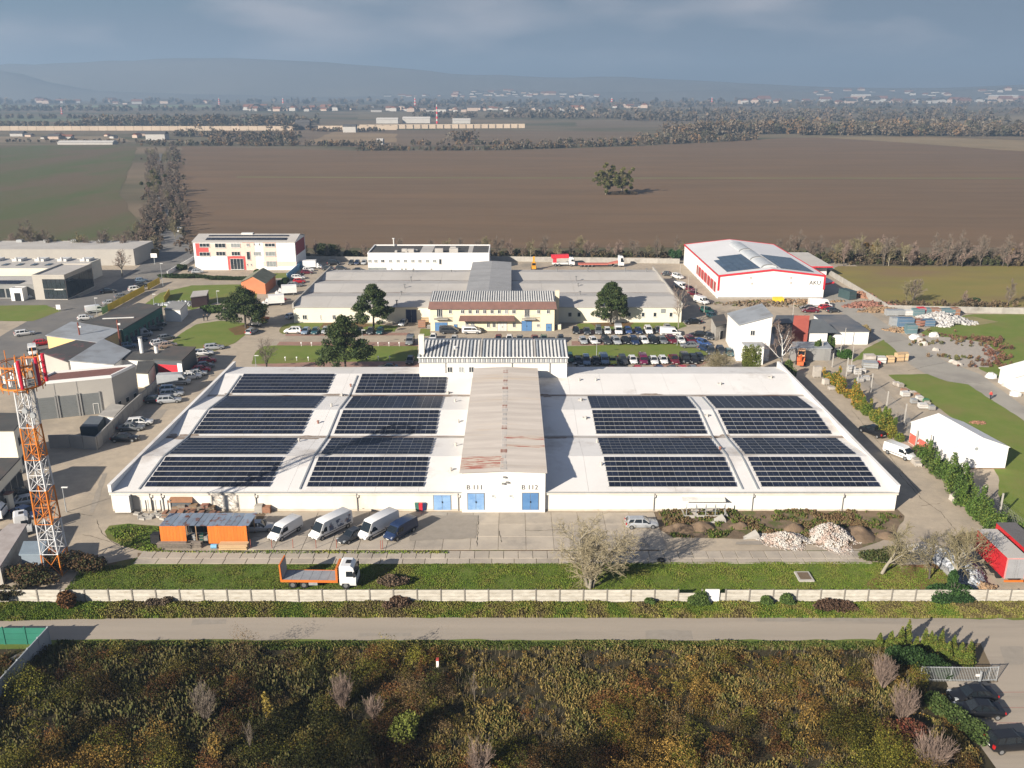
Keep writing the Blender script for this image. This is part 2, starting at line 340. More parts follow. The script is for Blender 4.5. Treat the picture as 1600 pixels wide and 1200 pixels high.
# hills that close the horizon
HILLF = []
def ridge(name, dist, pts, depth, seed):
    """pts: (photo column, skyline row)"""
    n = 160; xs = np.linspace(-2400, 4000, n); rows = np.interp(xs, [p[0] for p in pts], [p[1] for p in pts])
    vn = VN(seed, 260); vf = VN(seed+3, 90); V = []; F = []
    lv = [0, .12, .3, .5, .7, .86, 1.0]
    for i, x in enumerate(xs):
        X, Z = FX(x, rows[i], dist+depth*.5)
        for j, s in enumerate(lv):
            Y = dist + depth*s
            z = Z*math.sin(math.pi*min(1, s)*.5/.5*.5)**.9 if s <= .5 else Z*math.cos(math.pi*(s-.5))**.8
            z = max(0, z)*(1+.14*(vn(X, Y)-.5)+.06*(vf(X, Y)-.5)) - 2
            V.append((X, Y, z))
    VA = np.array(V).reshape(n, len(lv), 3)
    def height(X, Y, VA=VA):
        j = int(np.clip(np.searchsorted([dist+depth*s for s in lv], Y)-1, 0, len(lv)-2)); f = (Y-VA[0,j,1])/(VA[0,j+1,1]-VA[0,j,1])
        if f < 0 or f > 1: return -99
        return float(np.interp(X, VA[:,j,0], VA[:,j,2])*(1-f)+np.interp(X, VA[:,j+1,0], VA[:,j+1,2])*f)
    HILLF.append(height)
    k = len(lv)
    for i in range(n-1):
        for j in range(k-1): F.append((i*k+j, (i+1)*k+j, (i+1)*k+j+1, i*k+j+1))
    me = bpy.data.meshes.new(name); me.from_pydata(V, [], F); me.materials.append(m_hill); me.polygons.foreach_set('use_smooth', [True]*len(F)); me.update()
    return tag(add(name, me), kind='structure')
ridge('hill_ridge', 5000, [(-2400,110),(-200,95),(0,88),(120,83),(200,77),(360,75),(420,80),(560,90),(700,104),(860,115),(960,113),(1100,121),(1300,131),(1500,134),(1700,122),(2200,100),(4000,100)], 1400, 5)
ridge('near_hill', 4600, [(-2400,112),(-100,100),(0,104),(60,122),(140,140),(500,150),(740,145),(860,138),(1000,143),(1120,136),(1250,138),(1400,146),(1520,136),(1700,124),(4000,125)], 600, 9)

# haze box round everything
hz = MB(); hz.box(-11100, 11100, -310, 11100, -1.2, 345)
hm = bpy.data.materials.new('haze_air'); hm.use_nodes = True; ht = hm.node_tree
ht.nodes.clear(); ho = ht.nodes.new('ShaderNodeOutputMaterial'); hv = ht.nodes.new('ShaderNodeVolumePrincipled')
hv.inputs['Color'].default_value = (.43, .61, .84, 1); hv.inputs['Density'].default_value = .00025; hv.inputs['Anisotropy'].default_value = .15
ht.links.new(hv.outputs[0], ho.inputs['Volume'])
tag(hz.build('haze', hm), kind='stuff')
# ---------------------------------------------------------------- shared building materials
m_white = mat('white_render', (.80,.785,.74), (.74,.71,.65), scale=.25, stretch=(1,1,.35), detail=9, c3=(.60,.55,.47), scale3=.12, lo3=.62, hi3=.85, rough=.85)
m_white_worn = mat('worn_white_render', (.78,.745,.68), (.68,.62,.54), scale=.35, stretch=(1,1,.25), detail=9, c3=(.52,.44,.35), scale3=.14, lo3=.56, hi3=.8, rough=.9)
m_white_cl = mat('clean_white_cladding', (.82,.81,.79), (.79,.78,.76), scale=.15, rough=.6)
m_roofw = mat('white_membrane', (.77,.75,.72), (.70,.68,.65), scale=.12, detail=9, c3=(.42,.37,.32), scale3=.10, lo3=.54, hi3=.78, rough=.7)
m_roofpale = mat('pale_membrane', (.50,.475,.44), (.44,.415,.38), scale=.1, detail=9, c3=(.34,.33,.32), scale3=.07, lo3=.55, hi3=.75, rough=.75)
m_cream = mat('cream_render', (.78,.69,.50), (.73,.64,.46), scale=.2, detail=7, rough=.9)
m_pale_cream = mat('pale_cream_render', (.76,.72,.60), (.70,.66,.55), scale=.2, detail=7, rough=.9)
m_grey_r = mat('grey_render', (.42,.40,.36), (.38,.36,.33), scale=.2, rough=.9)
m_grey_d = mat('grey_render_dark', (.28,.28,.27), (.24,.24,.235), scale=.2, rough=.9)
m_brown = mat('brown_tiles', (.20,.11,.09), (.16,.09,.075), scale=.8, rough=.8)
m_gravelroof = mat('red_gravel_roof', (.21,.10,.085), (.17,.085,.07), scale=1.2, detail=9, rough=.95)
m_dark_roof = mat('dark_felt_roof', (.085,.085,.08), (.065,.065,.065), scale=.2, detail=9, c3=(.11,.09,.08), scale3=.12, rough=.9)
m_tin = mat('zinc_sheet', (.33,.35,.37), (.28,.30,.32), scale=.3, detail=8, c3=(.24,.24,.24), scale3=.15, rough=.55, spec=.4)
m_anth = mat('anthracite_sheet', (.10,.11,.12), (.085,.095,.105), scale=.3, rough=.55)
m_fibre = mat('fibre_cement_sheet', (.41,.375,.345), (.34,.31,.285), scale=.3, stretch=(.3,2,1), detail=9, c3=(.36,.30,.24), scale3=.12, lo3=.55, hi3=.7, rough=.9, rand=.07)
m_rust = mat('rusty_sheet', (.30,.14,.10), (.22,.11,.085), scale=1.5, stretch=(.4,3,1), detail=8, rough=.9)
m_rib = mat('grey_ribbed_sheet', (.40,.43,.46), (.33,.36,.39), scale=.4, detail=7, rough=.6)
m_pane = mat('window_glass', (.035,.045,.055), (.02,.028,.035), scale=.8, rough=.08, spec=.6)
m_paneg = mat('pale_window_glass', (.30,.32,.32), (.22,.24,.24), scale=.8, rough=.15, spec=.6)
m_frame = mat('window_frame_white', (.70,.69,.66), rough=.5)
m_blue = mat('blue_door_paint', (.10,.22,.42), (.08,.18,.36), scale=.6, rough=.6)
m_blue2 = mat('faded_blue_door_paint', (.26,.42,.64), (.20,.34,.56), scale=.6, c3=(.12,.25,.48), scale3=.4, rough=.6)
m_navy = mat('navy_door_paint', (.025,.04,.10), rough=.5)
m_redp = mat('red_trim_paint', (.62,.035,.05), (.55,.03,.045), scale=.5, rough=.5)
m_redw = mat('red_facade', (.58,.10,.09), (.54,.09,.08), scale=.3, rough=.8)
m_pinkw = mat('pink_facade', (.80,.56,.48), (.77,.53,.45), scale=.3, rough=.8)
m_pipe = mat('grey_pipe', (.22,.22,.22), rough=.6)
m_steel = mat('galvanised_steel', (.42,.44,.45), (.36,.38,.39), scale=2, rough=.45, metal=.3)
m_dark = mat('dark_opening', (.02,.022,.025), rough=.8)
m_cell = mat('solar_cells', (.010,.014,.028), (.014,.019,.036), scale=.5, rough=.35, spec=.16, rand=.3)
m_alu = mat('aluminium_frame', (.20,.21,.225), rough=.5, metal=.2)
m_black = mat('black_letters', (.02,.02,.02), rough=.6)
m_wood = mat('weathered_wood', (.30,.20,.12), (.22,.15,.09), scale=2, rough=.9, rand=.15)
m_conc = mat('raw_concrete', (.42,.40,.36), (.34,.32,.29), scale=.7, detail=9, c3=(.25,.23,.2), scale3=.4, lo3=.55, hi3=.75, rough=.95, rand=.08)

def window(par, Y, px0, py0, px1, py1, pane=None, frame=None, bars=1, off=.05, yref=None):
    """a window on a wall that faces the camera; corners read off the survey photo; par sits at the origin"""
    xa, za = FX(px0, py1, Y); xb, zb = FX(px1, py0, Y)
    w = MB(); t = .09; y0, y1 = Y-off-.03, Y+.02
    w.box(xa, xb, y0, y1, za, za+t); w.box(xa, xb, y0, y1, zb-t, zb); w.box(xa, xa+t, y0, y1, za+t, zb-t); w.box(xb-t, xb, y0, y1, za+t, zb-t)
    for k in range(bars):
        xm = xa+(xb-xa)*(k+1)/(bars+1); w.box(xm-.04, xm+.04, y0, y1, za+t, zb-t)
    w.box(xa-.08, xb+.08, Y-off-.12, Y+.01, za-.08, za-.004)
    o = w.build('window', frame or m_frame, par)
    p = MB(); p.box(xa+t, xb-t, Y-off+.01, Y+.01, za+t, zb-t); p.build('pane', pane or m_pane, o)
    return o
def door(par, Y, px0, py0, px1, py1, m, leaves=2, off=.06, frame=None):
    xa, za = FX(px0, py1, Y); xb, zb = FX(px1, py0, Y); za = max(za, .02)
    d = MB(); n = leaves; wv = (xb-xa)/n
    for k in range(n):
        d.box(xa+wv*k+.03, xa+wv*(k+1)-.03, Y-off, Y+.01, za, zb)
        for q in range(3):
            zz = za+(zb-za)*(q+.5)/3; d.box(xa+wv*k+.12, xa+wv*(k+1)-.12, Y-off-.03, Y-off+.005, zz-.04, zz+.04)
    o = d.build('door', m, par)
    f = MB(); f.box(xa-.08, xa+.02, Y-off+.02, Y+.012, za, zb+.1); f.box(xb-.02, xb+.08, Y-off+.02, Y+.012, za, zb+.1); f.box(xa+.02, xb-.02, Y-off+.02, Y+.012, zb+.005, zb+.1)
    f.build('door_frame', frame or m_pipe, o)
    h = MB(); h.box((xa+xb)/2-.06, (xa+xb)/2+.06, Y-off-.12, Y-off-.04, (za+zb)/2-.15, (za+zb)/2+.1); h.build('handle', m_black, o)
    return o
def text(par, s, x, Y, z, size, m=None, name='lettering', depth=.01, rot=None):
    c = bpy.data.curves.new(name, 'FONT'); c.body = s; c.size = size; c.extrude = depth; c.align_x = 'CENTER'; c.align_y = 'CENTER'
    c.materials.append(m or m_black)
    tmp = bpy.data.objects.new(name, c); me = bpy.data.meshes.new_from_object(tmp); bpy.data.objects.remove(tmp)
    o = bpy.data.objects.new(name, me); C.objects.link(o); o.parent = par; o.location = (x, Y, z); o.rotation_euler = rot or (R(90), 0, 0)
    return o
def pane_wall(b, x0, x1, y, z0, z1): b.box(x0, x1, y, y+.3, z0, z1)

# solar module mesh (framed, two half-cell fields)
def module_mesh(w=1.70, d=1.12):
    b = MB(); t = .035
    b.box(-w/2, w/2, -d/2, d/2, 0, t, mi=1, skip='b')
    for s in (0, 1):
        xa = -w/2+.028 + s*(w/2-.012); xb = xa+w/2-.044
        b.face([(xa, -d/2+.028, t+.004), (xb, -d/2+.028, t+.004), (xb, d/2-.028, t+.004), (xa, d/2-.028, t+.004)], 0)
    return b.mesh('solar_panel', [m_cell, m_alu])
MOD = module_mesh()
def solar_array(label, x0, x1, rows, zf, tilt, group, cols=None, mesh=None, pitch=1.72, dirn=1):
    """rows: list of Y; zf(Y) roof height; tilt: modules' own slope about X"""
    xc = (x0+x1)/2; yc = sum(rows)/len(rows)
    t = thing('solar_array', label, 'solar array', (xc, yc, zf(yc)), 0, group)
    n = cols or max(1, int(round((x1-x0)/pitch))); p = (x1-x0)/n
    for y in rows:
        for i in range(n):
            add('solar_panel', mesh or MOD, t, (x0+p*(i+.5)-xc, y-yc, zf(y)-zf(yc)+.16), (tilt, 0, 0))
        rl = MB(); rl.box(x0-xc-.1, x1-xc+.1, y-yc-.42, y-yc-.36, zf(y-.4)-zf(yc)+.02, zf(y-.4)-zf(yc)+.09); rl.build('mounting_rail', m_alu, t)
    return t

# ================================================================ main hall
def main_hall():
    Y0 = 118.0; XL, XR = -59.0, 56.6
    ze = FX(800, 768, Y0)[1]; bay = 21.3; zr = ze+1.05; Yb = Y0+2.5*bay+8
    def zf(y):
        s = ((y-Y0) % bay)/bay; return ze + (zr-ze)*(1-abs(2*s-1))
    root = thing('warehouse', 'long white single-storey warehouse with four solar fields on its roof and blue doors', 'warehouse', (0, 0, 0))
    xl, xr = -7.35, 4.85     # central raised aisle
    wl = MB()
    wl.box(XL, xl, Y0, Y0+.4, 0, ze-.02); wl.box(XL, XL+.4, Y0+.4, Yb, 0, ze-.02); wl.box(XL+.4, XR-.4, Yb-.4, Yb, 0, ze-.05)
    wl.build('wall', m_white_worn, root)
    w2 = MB(); w2.box(xr, XR, Y0, Y0+.4, 0, ze-.02); w2.box(XR-.4, XR, Y0+.4, Yb, 0, ze-.02); tag(w2.build('wall', m_white, root), label='cleaner white front wall right of the B 112 door')
    # plinth and pilaster seams
    pl = MB(); pl.box(XL+.01, xl, Y0-.03, Y0-.002, 0, .35); pl.box(xr, XR-.01, Y0-.03, Y0-.002, 0, .3); pl.build('plinth', mat('plinth_render', (.60,.53,.44), (.48,.42,.34), scale=.5, rough=.95), root)
    # eave band
    eb = MB()
    for a, b2 in ((XL-.1, xl-.02), (xr+.02, XR+.1)):
        eb.box(a, b2, Y0-.28, Y0-.032, ze-.45, ze+.02); 
    eb.build('eave_band', mat('eave_render', (.70,.66,.58), (.60,.55,.47), scale=.5, stretch=(1,1,.3), rough=.9), root)
    gt = MB()
    for a, b2 in ((XL, xl-.05), (xr+.05, XR)): gt.box(a, b2, Y0-.40, Y0-.282, ze-.10, ze+.04)
    gt.build('gutter', m_steel, root)
    # roof fields: each slope a membrane sheet set of its own
    ks = [Y0-.28, Y0+bay*.5, Y0+bay, Y0+bay*1.5, Y0+bay*2, Y0+bay*2.5, Yb]
    for (a, b2) in ((XL+.35, xl), (xr, XR-.35)):
        for k in range(len(ks)-1):
            n = 8; xs = [a+(b2-a)*i/n for i in range(n+1)]
            for i in range(n):
                r = MB(); y0, y1 = ks[k], ks[k+1]; z0, z1 = (ze if k % 2 == 0 else zr), (zr if k % 2 == 0 else ze)
                g = .015
                r.hexa([(xs[i], y0, z0-.15), (xs[i+1], y0, z0-.15), (xs[i+1], y1, z1-.15), (xs[i], y1, z1-.15)],
                       [(xs[i]+g, y0+g, z0), (xs[i+1]-g, y0+g, z0), (xs[i+1]-g, y1-g, z1), (xs[i]+g, y1-g, z1)])
                r.build('roof_sheet', m_roofw, root)
    # valley gutters with ponded dirt: real shallow strips
    mud = mat('valley_dirt', (.30,.26,.22), (.44,.42,.40), scale=.5, stretch=(.3,2,1), detail=9, c3=(.17,.11,.08), scale3=.22, lo3=.52, hi3=.62, rough=.95)
    for k in (1, 2):
        for (a, b2) in ((XL+.4, xl-.05), (xr+.05, XR-.4)):
            v = MB(); v.box(a, b2, Y0+bay*k-.55, Y0+bay*k+.55, ze+.02, ze+.065); v.build('valley_gutter', mud, root)
    for i in range(26):
        k = rnd.choice((1, 2)); y = Y0+bay*k+rnd.uniform(-.9,.9); x = rnd.choice((rnd.uniform(-58,-54), rnd.uniform(-36,-30.5), rnd.uniform(-13,-7.6), rnd.uniform(5,14), rnd.uniform(33.5,37), rnd.uniform(5,54) if k == 2 else rnd.uniform(5,12))); L_ = rnd.uniform(.6,2.6); g = MB(); n = 12; q = []
        for j in range(n): a = 2*math.pi*j/n; xx, yy = x+L_*math.cos(a)*rnd.uniform(.6,1), y+.55*math.sin(a)*rnd.uniform(.5,1); q.append((xx, yy, max(zf(yy), ze+.065)+.02))
        if min(p[0] for p in q) > XL+.4 and max(p[0] for p in q) < XR-.4 and not (xl-.1 < max(p[0] for p in q) and min(p[0] for p in q) < xr+.1): g.face(q); g.build('dirt_patch', mat('roof_dirt', (.24,.18,.135), (.36,.31,.27), scale=1.5, detail=9, rough=.95), root)
    # parapets left and right
    zp = FX(800, 757, Y0)[1]
    for (a, b2) in ((XL-.12, XL+.33), (XR-.33, XR+.12)):
        p = MB(); p.box(a, b2, Y0-.30, Yb, ze-.02, zp); p.build('parapet', m_white_cl, root)
        cpg = MB(); cpg.box(a-.05, b2+.05, Y0-.34, Yb+.03, zp+.003, zp+.07); cpg.build('coping', m_roofw, root)
    bp = MB(); bp.box(XL-.1, xl-9, Yb-.35, Yb+.1, ze-.04, zr+.35); bp.box(xr+6.5, XR, Yb-.35, Yb+.1, ze-.04, zr+.35); 
    # central raised aisle
    zt = FX(800, 735, Y0)[1]; Ye = 167.2; Yf = Y0-.55
    a = MB(); a.box(xl, xr, Yf, Yf+.4, 0, zt-.05); a.box(xl, xl+.35, Yf+.4, Ye, ze-.4, zt-.05); a.box(xr-.35, xr, Yf+.4, Ye, ze-.4, zt-.05)
    tag(a.build('wall', m_white, root), label='taller white wall of the raised centre aisle between the blue doors')
    zrid = zt+.28; xm = (xl+xr)/2
    gb = MB(); gb.prism([(xl+.01, Yf+.02), (xr-.01, Yf+.02), (xr-.01, Yf+.35), (xm, Yf+.35), (xl+.01, Yf+.35)], zt-.06, zt-.04)
    gb.hexa([(xl, Yf, zt-.06), (xr, Yf, zt-.06), (xr, Yf+.3, zt-.06), (xl, Yf+.3, zt-.06)], [(xm-.4, Yf, zrid-.1), (xm+.4, Yf, zrid-.1), (xm+.4, Yf+.3, zrid-.1), (xm-.4, Yf+.3, zrid-.1)])
    gb.build('gable', m_white, root)
    ns = 44; dy = (Ye-Y0+1.0)/ns
    for s in (0, 1):
        for i in range(ns):
            y0 = Yf-.3+dy*i; r = MB(); xe = (xl-.25) if s == 0 else (xr+.25)
            lift = .03*(i % 2)
            zz = [zt+lift, zrid+lift]
            q = [(xe, y0, zz[0]), (xm, y0, zz[1]), (xm, y0+dy+.08, zz[1]), (xe, y0+dy+.08, zz[0])]
            # three shallow waves per sheet
            for wv in range(4):
                f0, f1 = wv/4, (wv+1)/4; fm = (f0+f1)/2
                L_ = lambda f, dz: ((xe, y0+(dy+.06)*f, zz[0]+dz), (xm, y0+(dy+.06)*f, zz[1]+dz))
                A = L_(f0, 0); B = L_(fm, .07); D = L_(f1, 0)
                r.face([A[0], B[0], B[1], A[1]]); r.face([B[0], D[0], D[1], B[1]])
            e0 = L_(0, -.06); r.face([(xe, y0, zz[0]-.08), (xm, y0, zz[1]-.08), (xm, y0, zz[1]), (xe, y0, zz[0])])
            rusty = (s == 0 and 1 <= i <= 4) or (s == 1 and i in (11,)) or (s == 1 and i in (8,) )
            mm = mat('rust_streaked_sheet', (.40,.35,.30), (.34,.30,.26), scale=.3, stretch=(.3,4,1), detail=9, c3=(.25,.085,.065), scale3=.9, lo3=.50, hi3=.56, rough=.9) if rusty else m_fibre
            r.build('roof_sheet', mm, root)
    for i in range(24):
        r = MB(); y0 = Yf+2.0*i+.2
        if y0 > Ye-2: break
        w = rnd.uniform(.35, .6)
        r.hexa([(xm-w, y0, zrid-.03), (xm+w, y0, zrid-.03), (xm+w, y0+1.7, zrid-.03), (xm-w, y0+1.7, zrid-.03)], [(xm-w*.8, y0, zrid+.05), (xm+w*.8, y0, zrid+.05), (xm+w*.8, y0+1.7, zrid+.05), (xm-w*.8, y0+1.7, zrid+.05)])
        r.build('ridge_cap', m_rust if i % 5 == 3 or i in (18, 20) else m_roofpale, root)
    # doors, lettering, downpipes
    door(root, Y0, 678, 771, 704, 796.5, m_blue2); door(root, Yf, 731, 771, 756.5, 796.5, m_blue2); door(root, Yf, 816, 770.5, 841.5, 796.5, m_blue)
    for s, px in (('B 111', 741.5), ('B 112', 827.5)):
        x, z = FX(px, 761.5, Yf); text(root, s, x, Yf-.06, z, 1.05, mat('faded_grey_paint', (.12,.12,.13), rough=.9))
    for px, m_ in ((770.5, m_frame), (798, m_frame)): window(root, Yf, px-2.8, 773, px+2.8, 777, pane=m_paneg, bars=0, off=.02)
    for (px, py) in ((788, 745), (792, 753), (786, 755)):
        x, z = FX(px, py, Yf); b = MB(); b.box(x-.2, x+.25, Yf-.35, Yf-.002, z-.08, z+.1); b.build('floodlight', m_pipe, root)
    for px in (236, 254, 400, 558, 716, 1022, 1176, 1317):
        x, _ = FX(px, 780, Y0); b = MB(); b.tube((x, Y0-.16 if 0 else Y0-.34, ze-.2), (x, Y0-.34, ze-.75), .07, seg=6); b.tube((x, Y0-.34, ze-.75), (x, Y0-.10, ze-1.0), .07, seg=6); b.tube((x, Y0-.10, ze-1.0), (x, Y0-.10, .1), .07, seg=6)
        b.build('downpipe', m_pipe, root)
    # roof vents
    for (px, py) in ((467,686),(497,660),(518,636),(534,614),(548,602),(700,611),(711,626),(716,659),(712,695),(704,735),(933,688),(915,655),(908,624),(905,595),(939,728),(931,595),(1126,600),(1105,652),(1125,703),(1205,592)):
        x, y = G(px, py, ze+.7); z = zf(y)
        v = MB(); v.tube((x, y, z-.05), (x, y, z+.45), .16, seg=8); v.tube((x, y, z+.45), (x, y, z+.62), .30, .05, seg=8)
        if rnd.random() < .5: v.box(x-.5, x+.5, y+.2, y+.8, z-.05, z+.22)
        v.build('roof_vent', m_roofpale if rnd.random() < .6 else m_rust, root)
    # conduit runs beside the arrays
    for (xa_, ya_, yb_) in ((-55.0, Y0+.5, Y0+2.4*bay), (-31.3, Y0+.5, Y0+2.4*bay), (34.0, Y0+.5, Y0+1.9*bay), (36.3, Y0+.5, Y0+1.9*bay)):
        y = ya_; b = MB()
        while y < yb_:
            b.hexa([(xa_-.12, y, zf(y)+.02), (xa_+.12, y, zf(y)+.02), (xa_+.12, y+2.1, zf(y+2.1)+.02), (xa_-.12, y+2.1, zf(y+2.1)+.02)], [(xa_-.12, y, zf(y)+.16), (xa_+.12, y, zf(y)+.16), (xa_+.12, y+2.1, zf(y+2.1)+.16), (xa_-.12, y+2.1, zf(y+2.1)+.16)]); y += 2.15
        b.build('cable_tray', m_steel, root)
    # arrays
    sl_ = math.atan((zr-ze)/(bay/2))
    cols = [('far left', -54.4, -36.0, 5), ('centre left', -30.4, -13.1, 5), ('centre right', 14.4, 33.3, 4), ('far right', 37.0, 54.6, 4)]
    names = ['block nearest the camera', 'second block from the camera', 'third block from the camera', 'fourth block from the camera', 'block farthest from the camera']
    for cn, a1, b1, nb in cols:
        for k in range(nb):
            yb0 = Y0+bay*.5*k; front = k % 2 == 0
            nrow = 6 if front else 5
            lo = yb0+(1.0 if k == 0 else .85 if front else .65); hi = yb0+bay/2-(.4 if front else .9)
            nn = nrow if front else 6
            p = (hi-lo)/nn; rows = [lo+p*(i+.5) for i in range(nn)]
            solar_array('solar panels in the %s column of the warehouse, %s' % (cn, names[k]), a1, b1, rows, zf, (sl_+R(7)) if front else (-sl_+R(5)), 'solar arrays on the white warehouse roof')
    return zf, ze
zf_main, ze_main = main_hall()

# ================================================================ generic blocks
def block(name, label, X0, X1, Y0, Y1, h, wm, rm, cat='building', parapet=.35, group=None, base_m=None):
    root = thing(name, label, cat, (0, 0, 0), 0, group)
    b = MB(); b.box(X0, X1, Y0, Y1, 0, h, skip='b'); b.build('wall', wm, root)
    r = MB(); r.box(X0+.3, X1-.3, Y0+.3, Y1-.3, h+.003, h+.10, skip='b'); r.build('roof', rm, root)
    if parapet:
        p = MB(); t = .3
        p.box(X0-.04, X1+.04, Y0-.04, Y0+t, h+.004, h+parapet); p.box(X0-.04, X1+.04, Y1-t, Y1+.04, h+.004, h+parapet)
        p.box(X0-.04, X0+t, Y0+t, Y1-t, h+.004, h+parapet); p.box(X1-t, X1+.04, Y0+t, Y1-t, h+.004, h+parapet); p.build('parapet', wm, root)
    return root
def polyblock(name, label, pts, h, wm, rm, cat='building', hs=None, over=.25, group=None, trim=None):
    """pts: plan corners; hs: roof height at each corner"""
    root = thing(name, label, cat, (0, 0, 0), 0, group)
    hs = hs or [h]*len(pts)
    area = sum(pts[i][0]*pts[(i+1) % len(pts)][1]-pts[(i+1) % len(pts)][0]*pts[i][1] for i in range(len(pts)))
    if area < 0: pts = pts[::-1]; hs = hs[::-1]
    b = MB(); b.prism(pts, 0, hs); b.build('wall', wm, root)
    cx = sum(p[0] for p in pts)/len(pts); cy = sum(p[1] for p in pts)/len(pts)
    q = []
    for p in pts:
        d = Vector((p[0]-cx, p[1]-cy)); d = d*(1+over/max(d.length, .1)); q.append((cx+d.x, cy+d.y))
    n = len(q); r = MB(); a = len(r.v)
    r.v += [(q[i][0], q[i][1], hs[i]+.01) for i in range(n)] + [(q[i][0], q[i][1], hs[i]+.22) for i in range(n)]
    for i in range(n):
        j = (i+1) % n; r.f.append((i, j, n+j, n+i)); r.m.append(0)
    r.f.append(tuple(range(n, 2*n))); r.m.append(0); r.f.append(tuple(range(n-1, -1, -1))); r.m.append(0)
    r.build('roof', rm, root)
    return root
def gable_block(name, label, o, ux, uy, L_, W, h, hr, wm, rm, cat='building', axis=0, over=.3, group=None, sheets=1):
    """rectangle from corner o along unit ux (length L_) and uy (W); ridge runs along ux"""
    root = thing(name, label, cat, (0, 0, 0), 0, group)
    P = lambda a, b, z: (o[0]+ux[0]*a+uy[0]*b, o[1]+ux[1]*a+uy[1]*b, z)
    w = MB(); w.face([P(0,0,0), P(L_,0,0), P(L_,0,h), P(0,0,h)]); w.face([P(L_,W,0), P(0,W,0), P(0,W,h), P(L_,W,h)])
    w.face([P(0,W,0), P(0,0,0), P(0,0,h), P(0,W/2,hr), P(0,W,h)]); w.face([P(L_,0,0), P(L_,W,0), P(L_,W,h), P(L_,W/2,hr), P(L_,0,h)])
    w.build('wall', wm, root)
    for s in (0, 1):
        for k in range(sheets):
            a0 = -over+(L_+2*over)*k/sheets; a1 = -over+(L_+2*over)*(k+1)/sheets-(.03 if sheets > 1 else 0)
            b0 = -over if s == 0 else W+over; zb = h-(hr-h)/(W/2)*over
            r = MB()
            lo = [P(a0, b0, zb), P(a1, b0, zb), P(a1, W/2, hr), P(a0, W/2, hr)]
            if s: lo = [lo[1], lo[0], lo[3], lo[2]]
            r.hexa([(p[0], p[1], p[2]+.01) for p in lo], [(p[0], p[1], p[2]+.14) for p in lo]); r.build('roof', rm, root)
    return root, P

# ---------------- striped-roof building behind the hall
def striped():
    Y = 169.4; XL_ = FX(655, 567, Y)[0]; XR_ = FX(886, 567, Y)[0]; h = FX(800, 557, Y)[1]; hr = h+1.2; Yr = Y+7.4; Ye = Y+12
    root = thing('striped_roof_building', 'white two-storey building with a grey ribbed metal roof standing behind the white warehouse', 'building', (0, 0, 0))
    b = MB(); b.box(XL_, XR_, Y, Ye, 0, h-1.3, skip='b'); b.build('wall', m_white, root)
    f = MB(); f.box(XL_-.2, XR_+.2, Y-.25, Ye+.1, h-1.29, h-1.2); f.box(XL_-.1, XR_+.1, Y-.1, Ye, h-1.19, h-.02)
    f.build('fascia', mat('fascia_sheet', (.45,.45,.45), (.38,.38,.38), scale=.5, rough=.8), root)
    # vertical slats on the fascia
    n = 60
    for i in range(n):
        s = MB(); x = XL_+(XR_-XL_)*(i+.5)/n; s.box(x-.11, x+.11, Y-.22, Y-.102, h-1.18, h-.05); s.build('fascia_slat', m_frame if i % 2 else m_rib, root)
    # ribbed roof in three sections
    secs = [(XL_-.3, FX(751, 557, Y)[0]-.15), (FX(751, 557, Y)[0]+.15, FX(836, 557, Y)[0]-.15), (FX(836, 557, Y)[0]+.15, XR_+.3)]
    for a, c in secs:
        nr_ = int((c-a)/.72); p = (c-a)/nr_
        base = MB(); base.hexa([(a, Y-.5, h-.12), (c, Y-.5, h-.12), (c, Yr, hr-.12), (a, Yr, hr-.12)], [(a, Y-.5, h), (c, Y-.5, h), (c, Yr, hr), (a, Yr, hr)])
        base.hexa([(a, Yr, hr-.12), (c, Yr, hr-.12), (c, Ye+.5, h+.2), (a, Ye+.5, h+.2)], [(a, Yr, hr), (c, Yr, hr), (c, Ye+.5, h+.32), (a, Ye+.5, h+.32)])
        o = base.build('roof_section', mat('rib_shade_sheet', (.21,.235,.26), (.17,.19,.21), scale=.4, rough=.7), root)  # base sheet coloured dark to stand for the shadow between the ribs
        for i in range(nr_):
            x = a+p*(i+.5); r = MB()
            r.hexa([(x-.20, Y-.5, h+.003), (x+.20, Y-.5, h+.003), (x+.20, Yr, hr+.003), (x-.20, Yr, hr+.003)], [(x-.12, Y-.5, h+.22), (x+.12, Y-.5, h+.22), (x+.12, Yr, hr+.22), (x-.12, Yr, hr+.22)])
            r.build('rib', m_frame if i % 7 else m_rib, o)
    for a in (751, 836):
        x = FX(a, 557, Y)[0]; s = MB(); s.hexa([(x-.17, Y-.55, h-.1), (x+.17, Y-.55, h-.1), (x+.17, Yr, hr-.1), (x-.17, Yr, hr-.1)], [(x-.17, Y-.55, h+.28), (x+.17, Y-.55, h+.28), (x+.17, Yr, hr+.28), (x-.17, Yr, hr+.28)]); s.build('joint_strip', m_roofpale, root)
    g = MB(); g.tube((XL_-.3, Y-.6, h-.05), (XR_+.3, Y-.6, h-.05), .12, seg=6); g.build('gutter', m_frame, root)
    for px in (703, 721, 736.5): window(root, Y, px-4, 573, px+4, 582, pane=m_pane if px != 721 else m_paneg)
    for px in (696, 800, 859): 
        x = FX(px, 570, Y)[0]; d = MB(); d.tube((x, Y-.15, h-1.3), (x, Y-.15, 5), .06, seg=5); d.build('downpipe', m_pipe, root)
    c = MB(); xa = FX(655, 560, Y)[0]; c.box(xa-.1, xa+1.0, Y+.5, Y+1.7, 0, FX(800, 523, Y+1)[1]); c.build('chimney', m_pale_cream, root)
    v = MB(); x, y = FX(711, 550, Y+3)[0], Y+3; v.tube((x, y, h), (x, y, h+1.1), .15, seg=8); v.tube((x, y, h+1.1), (x, y, h+1.3), .28, seg=8); v.build('roof_vent', m_frame, root)
striped()

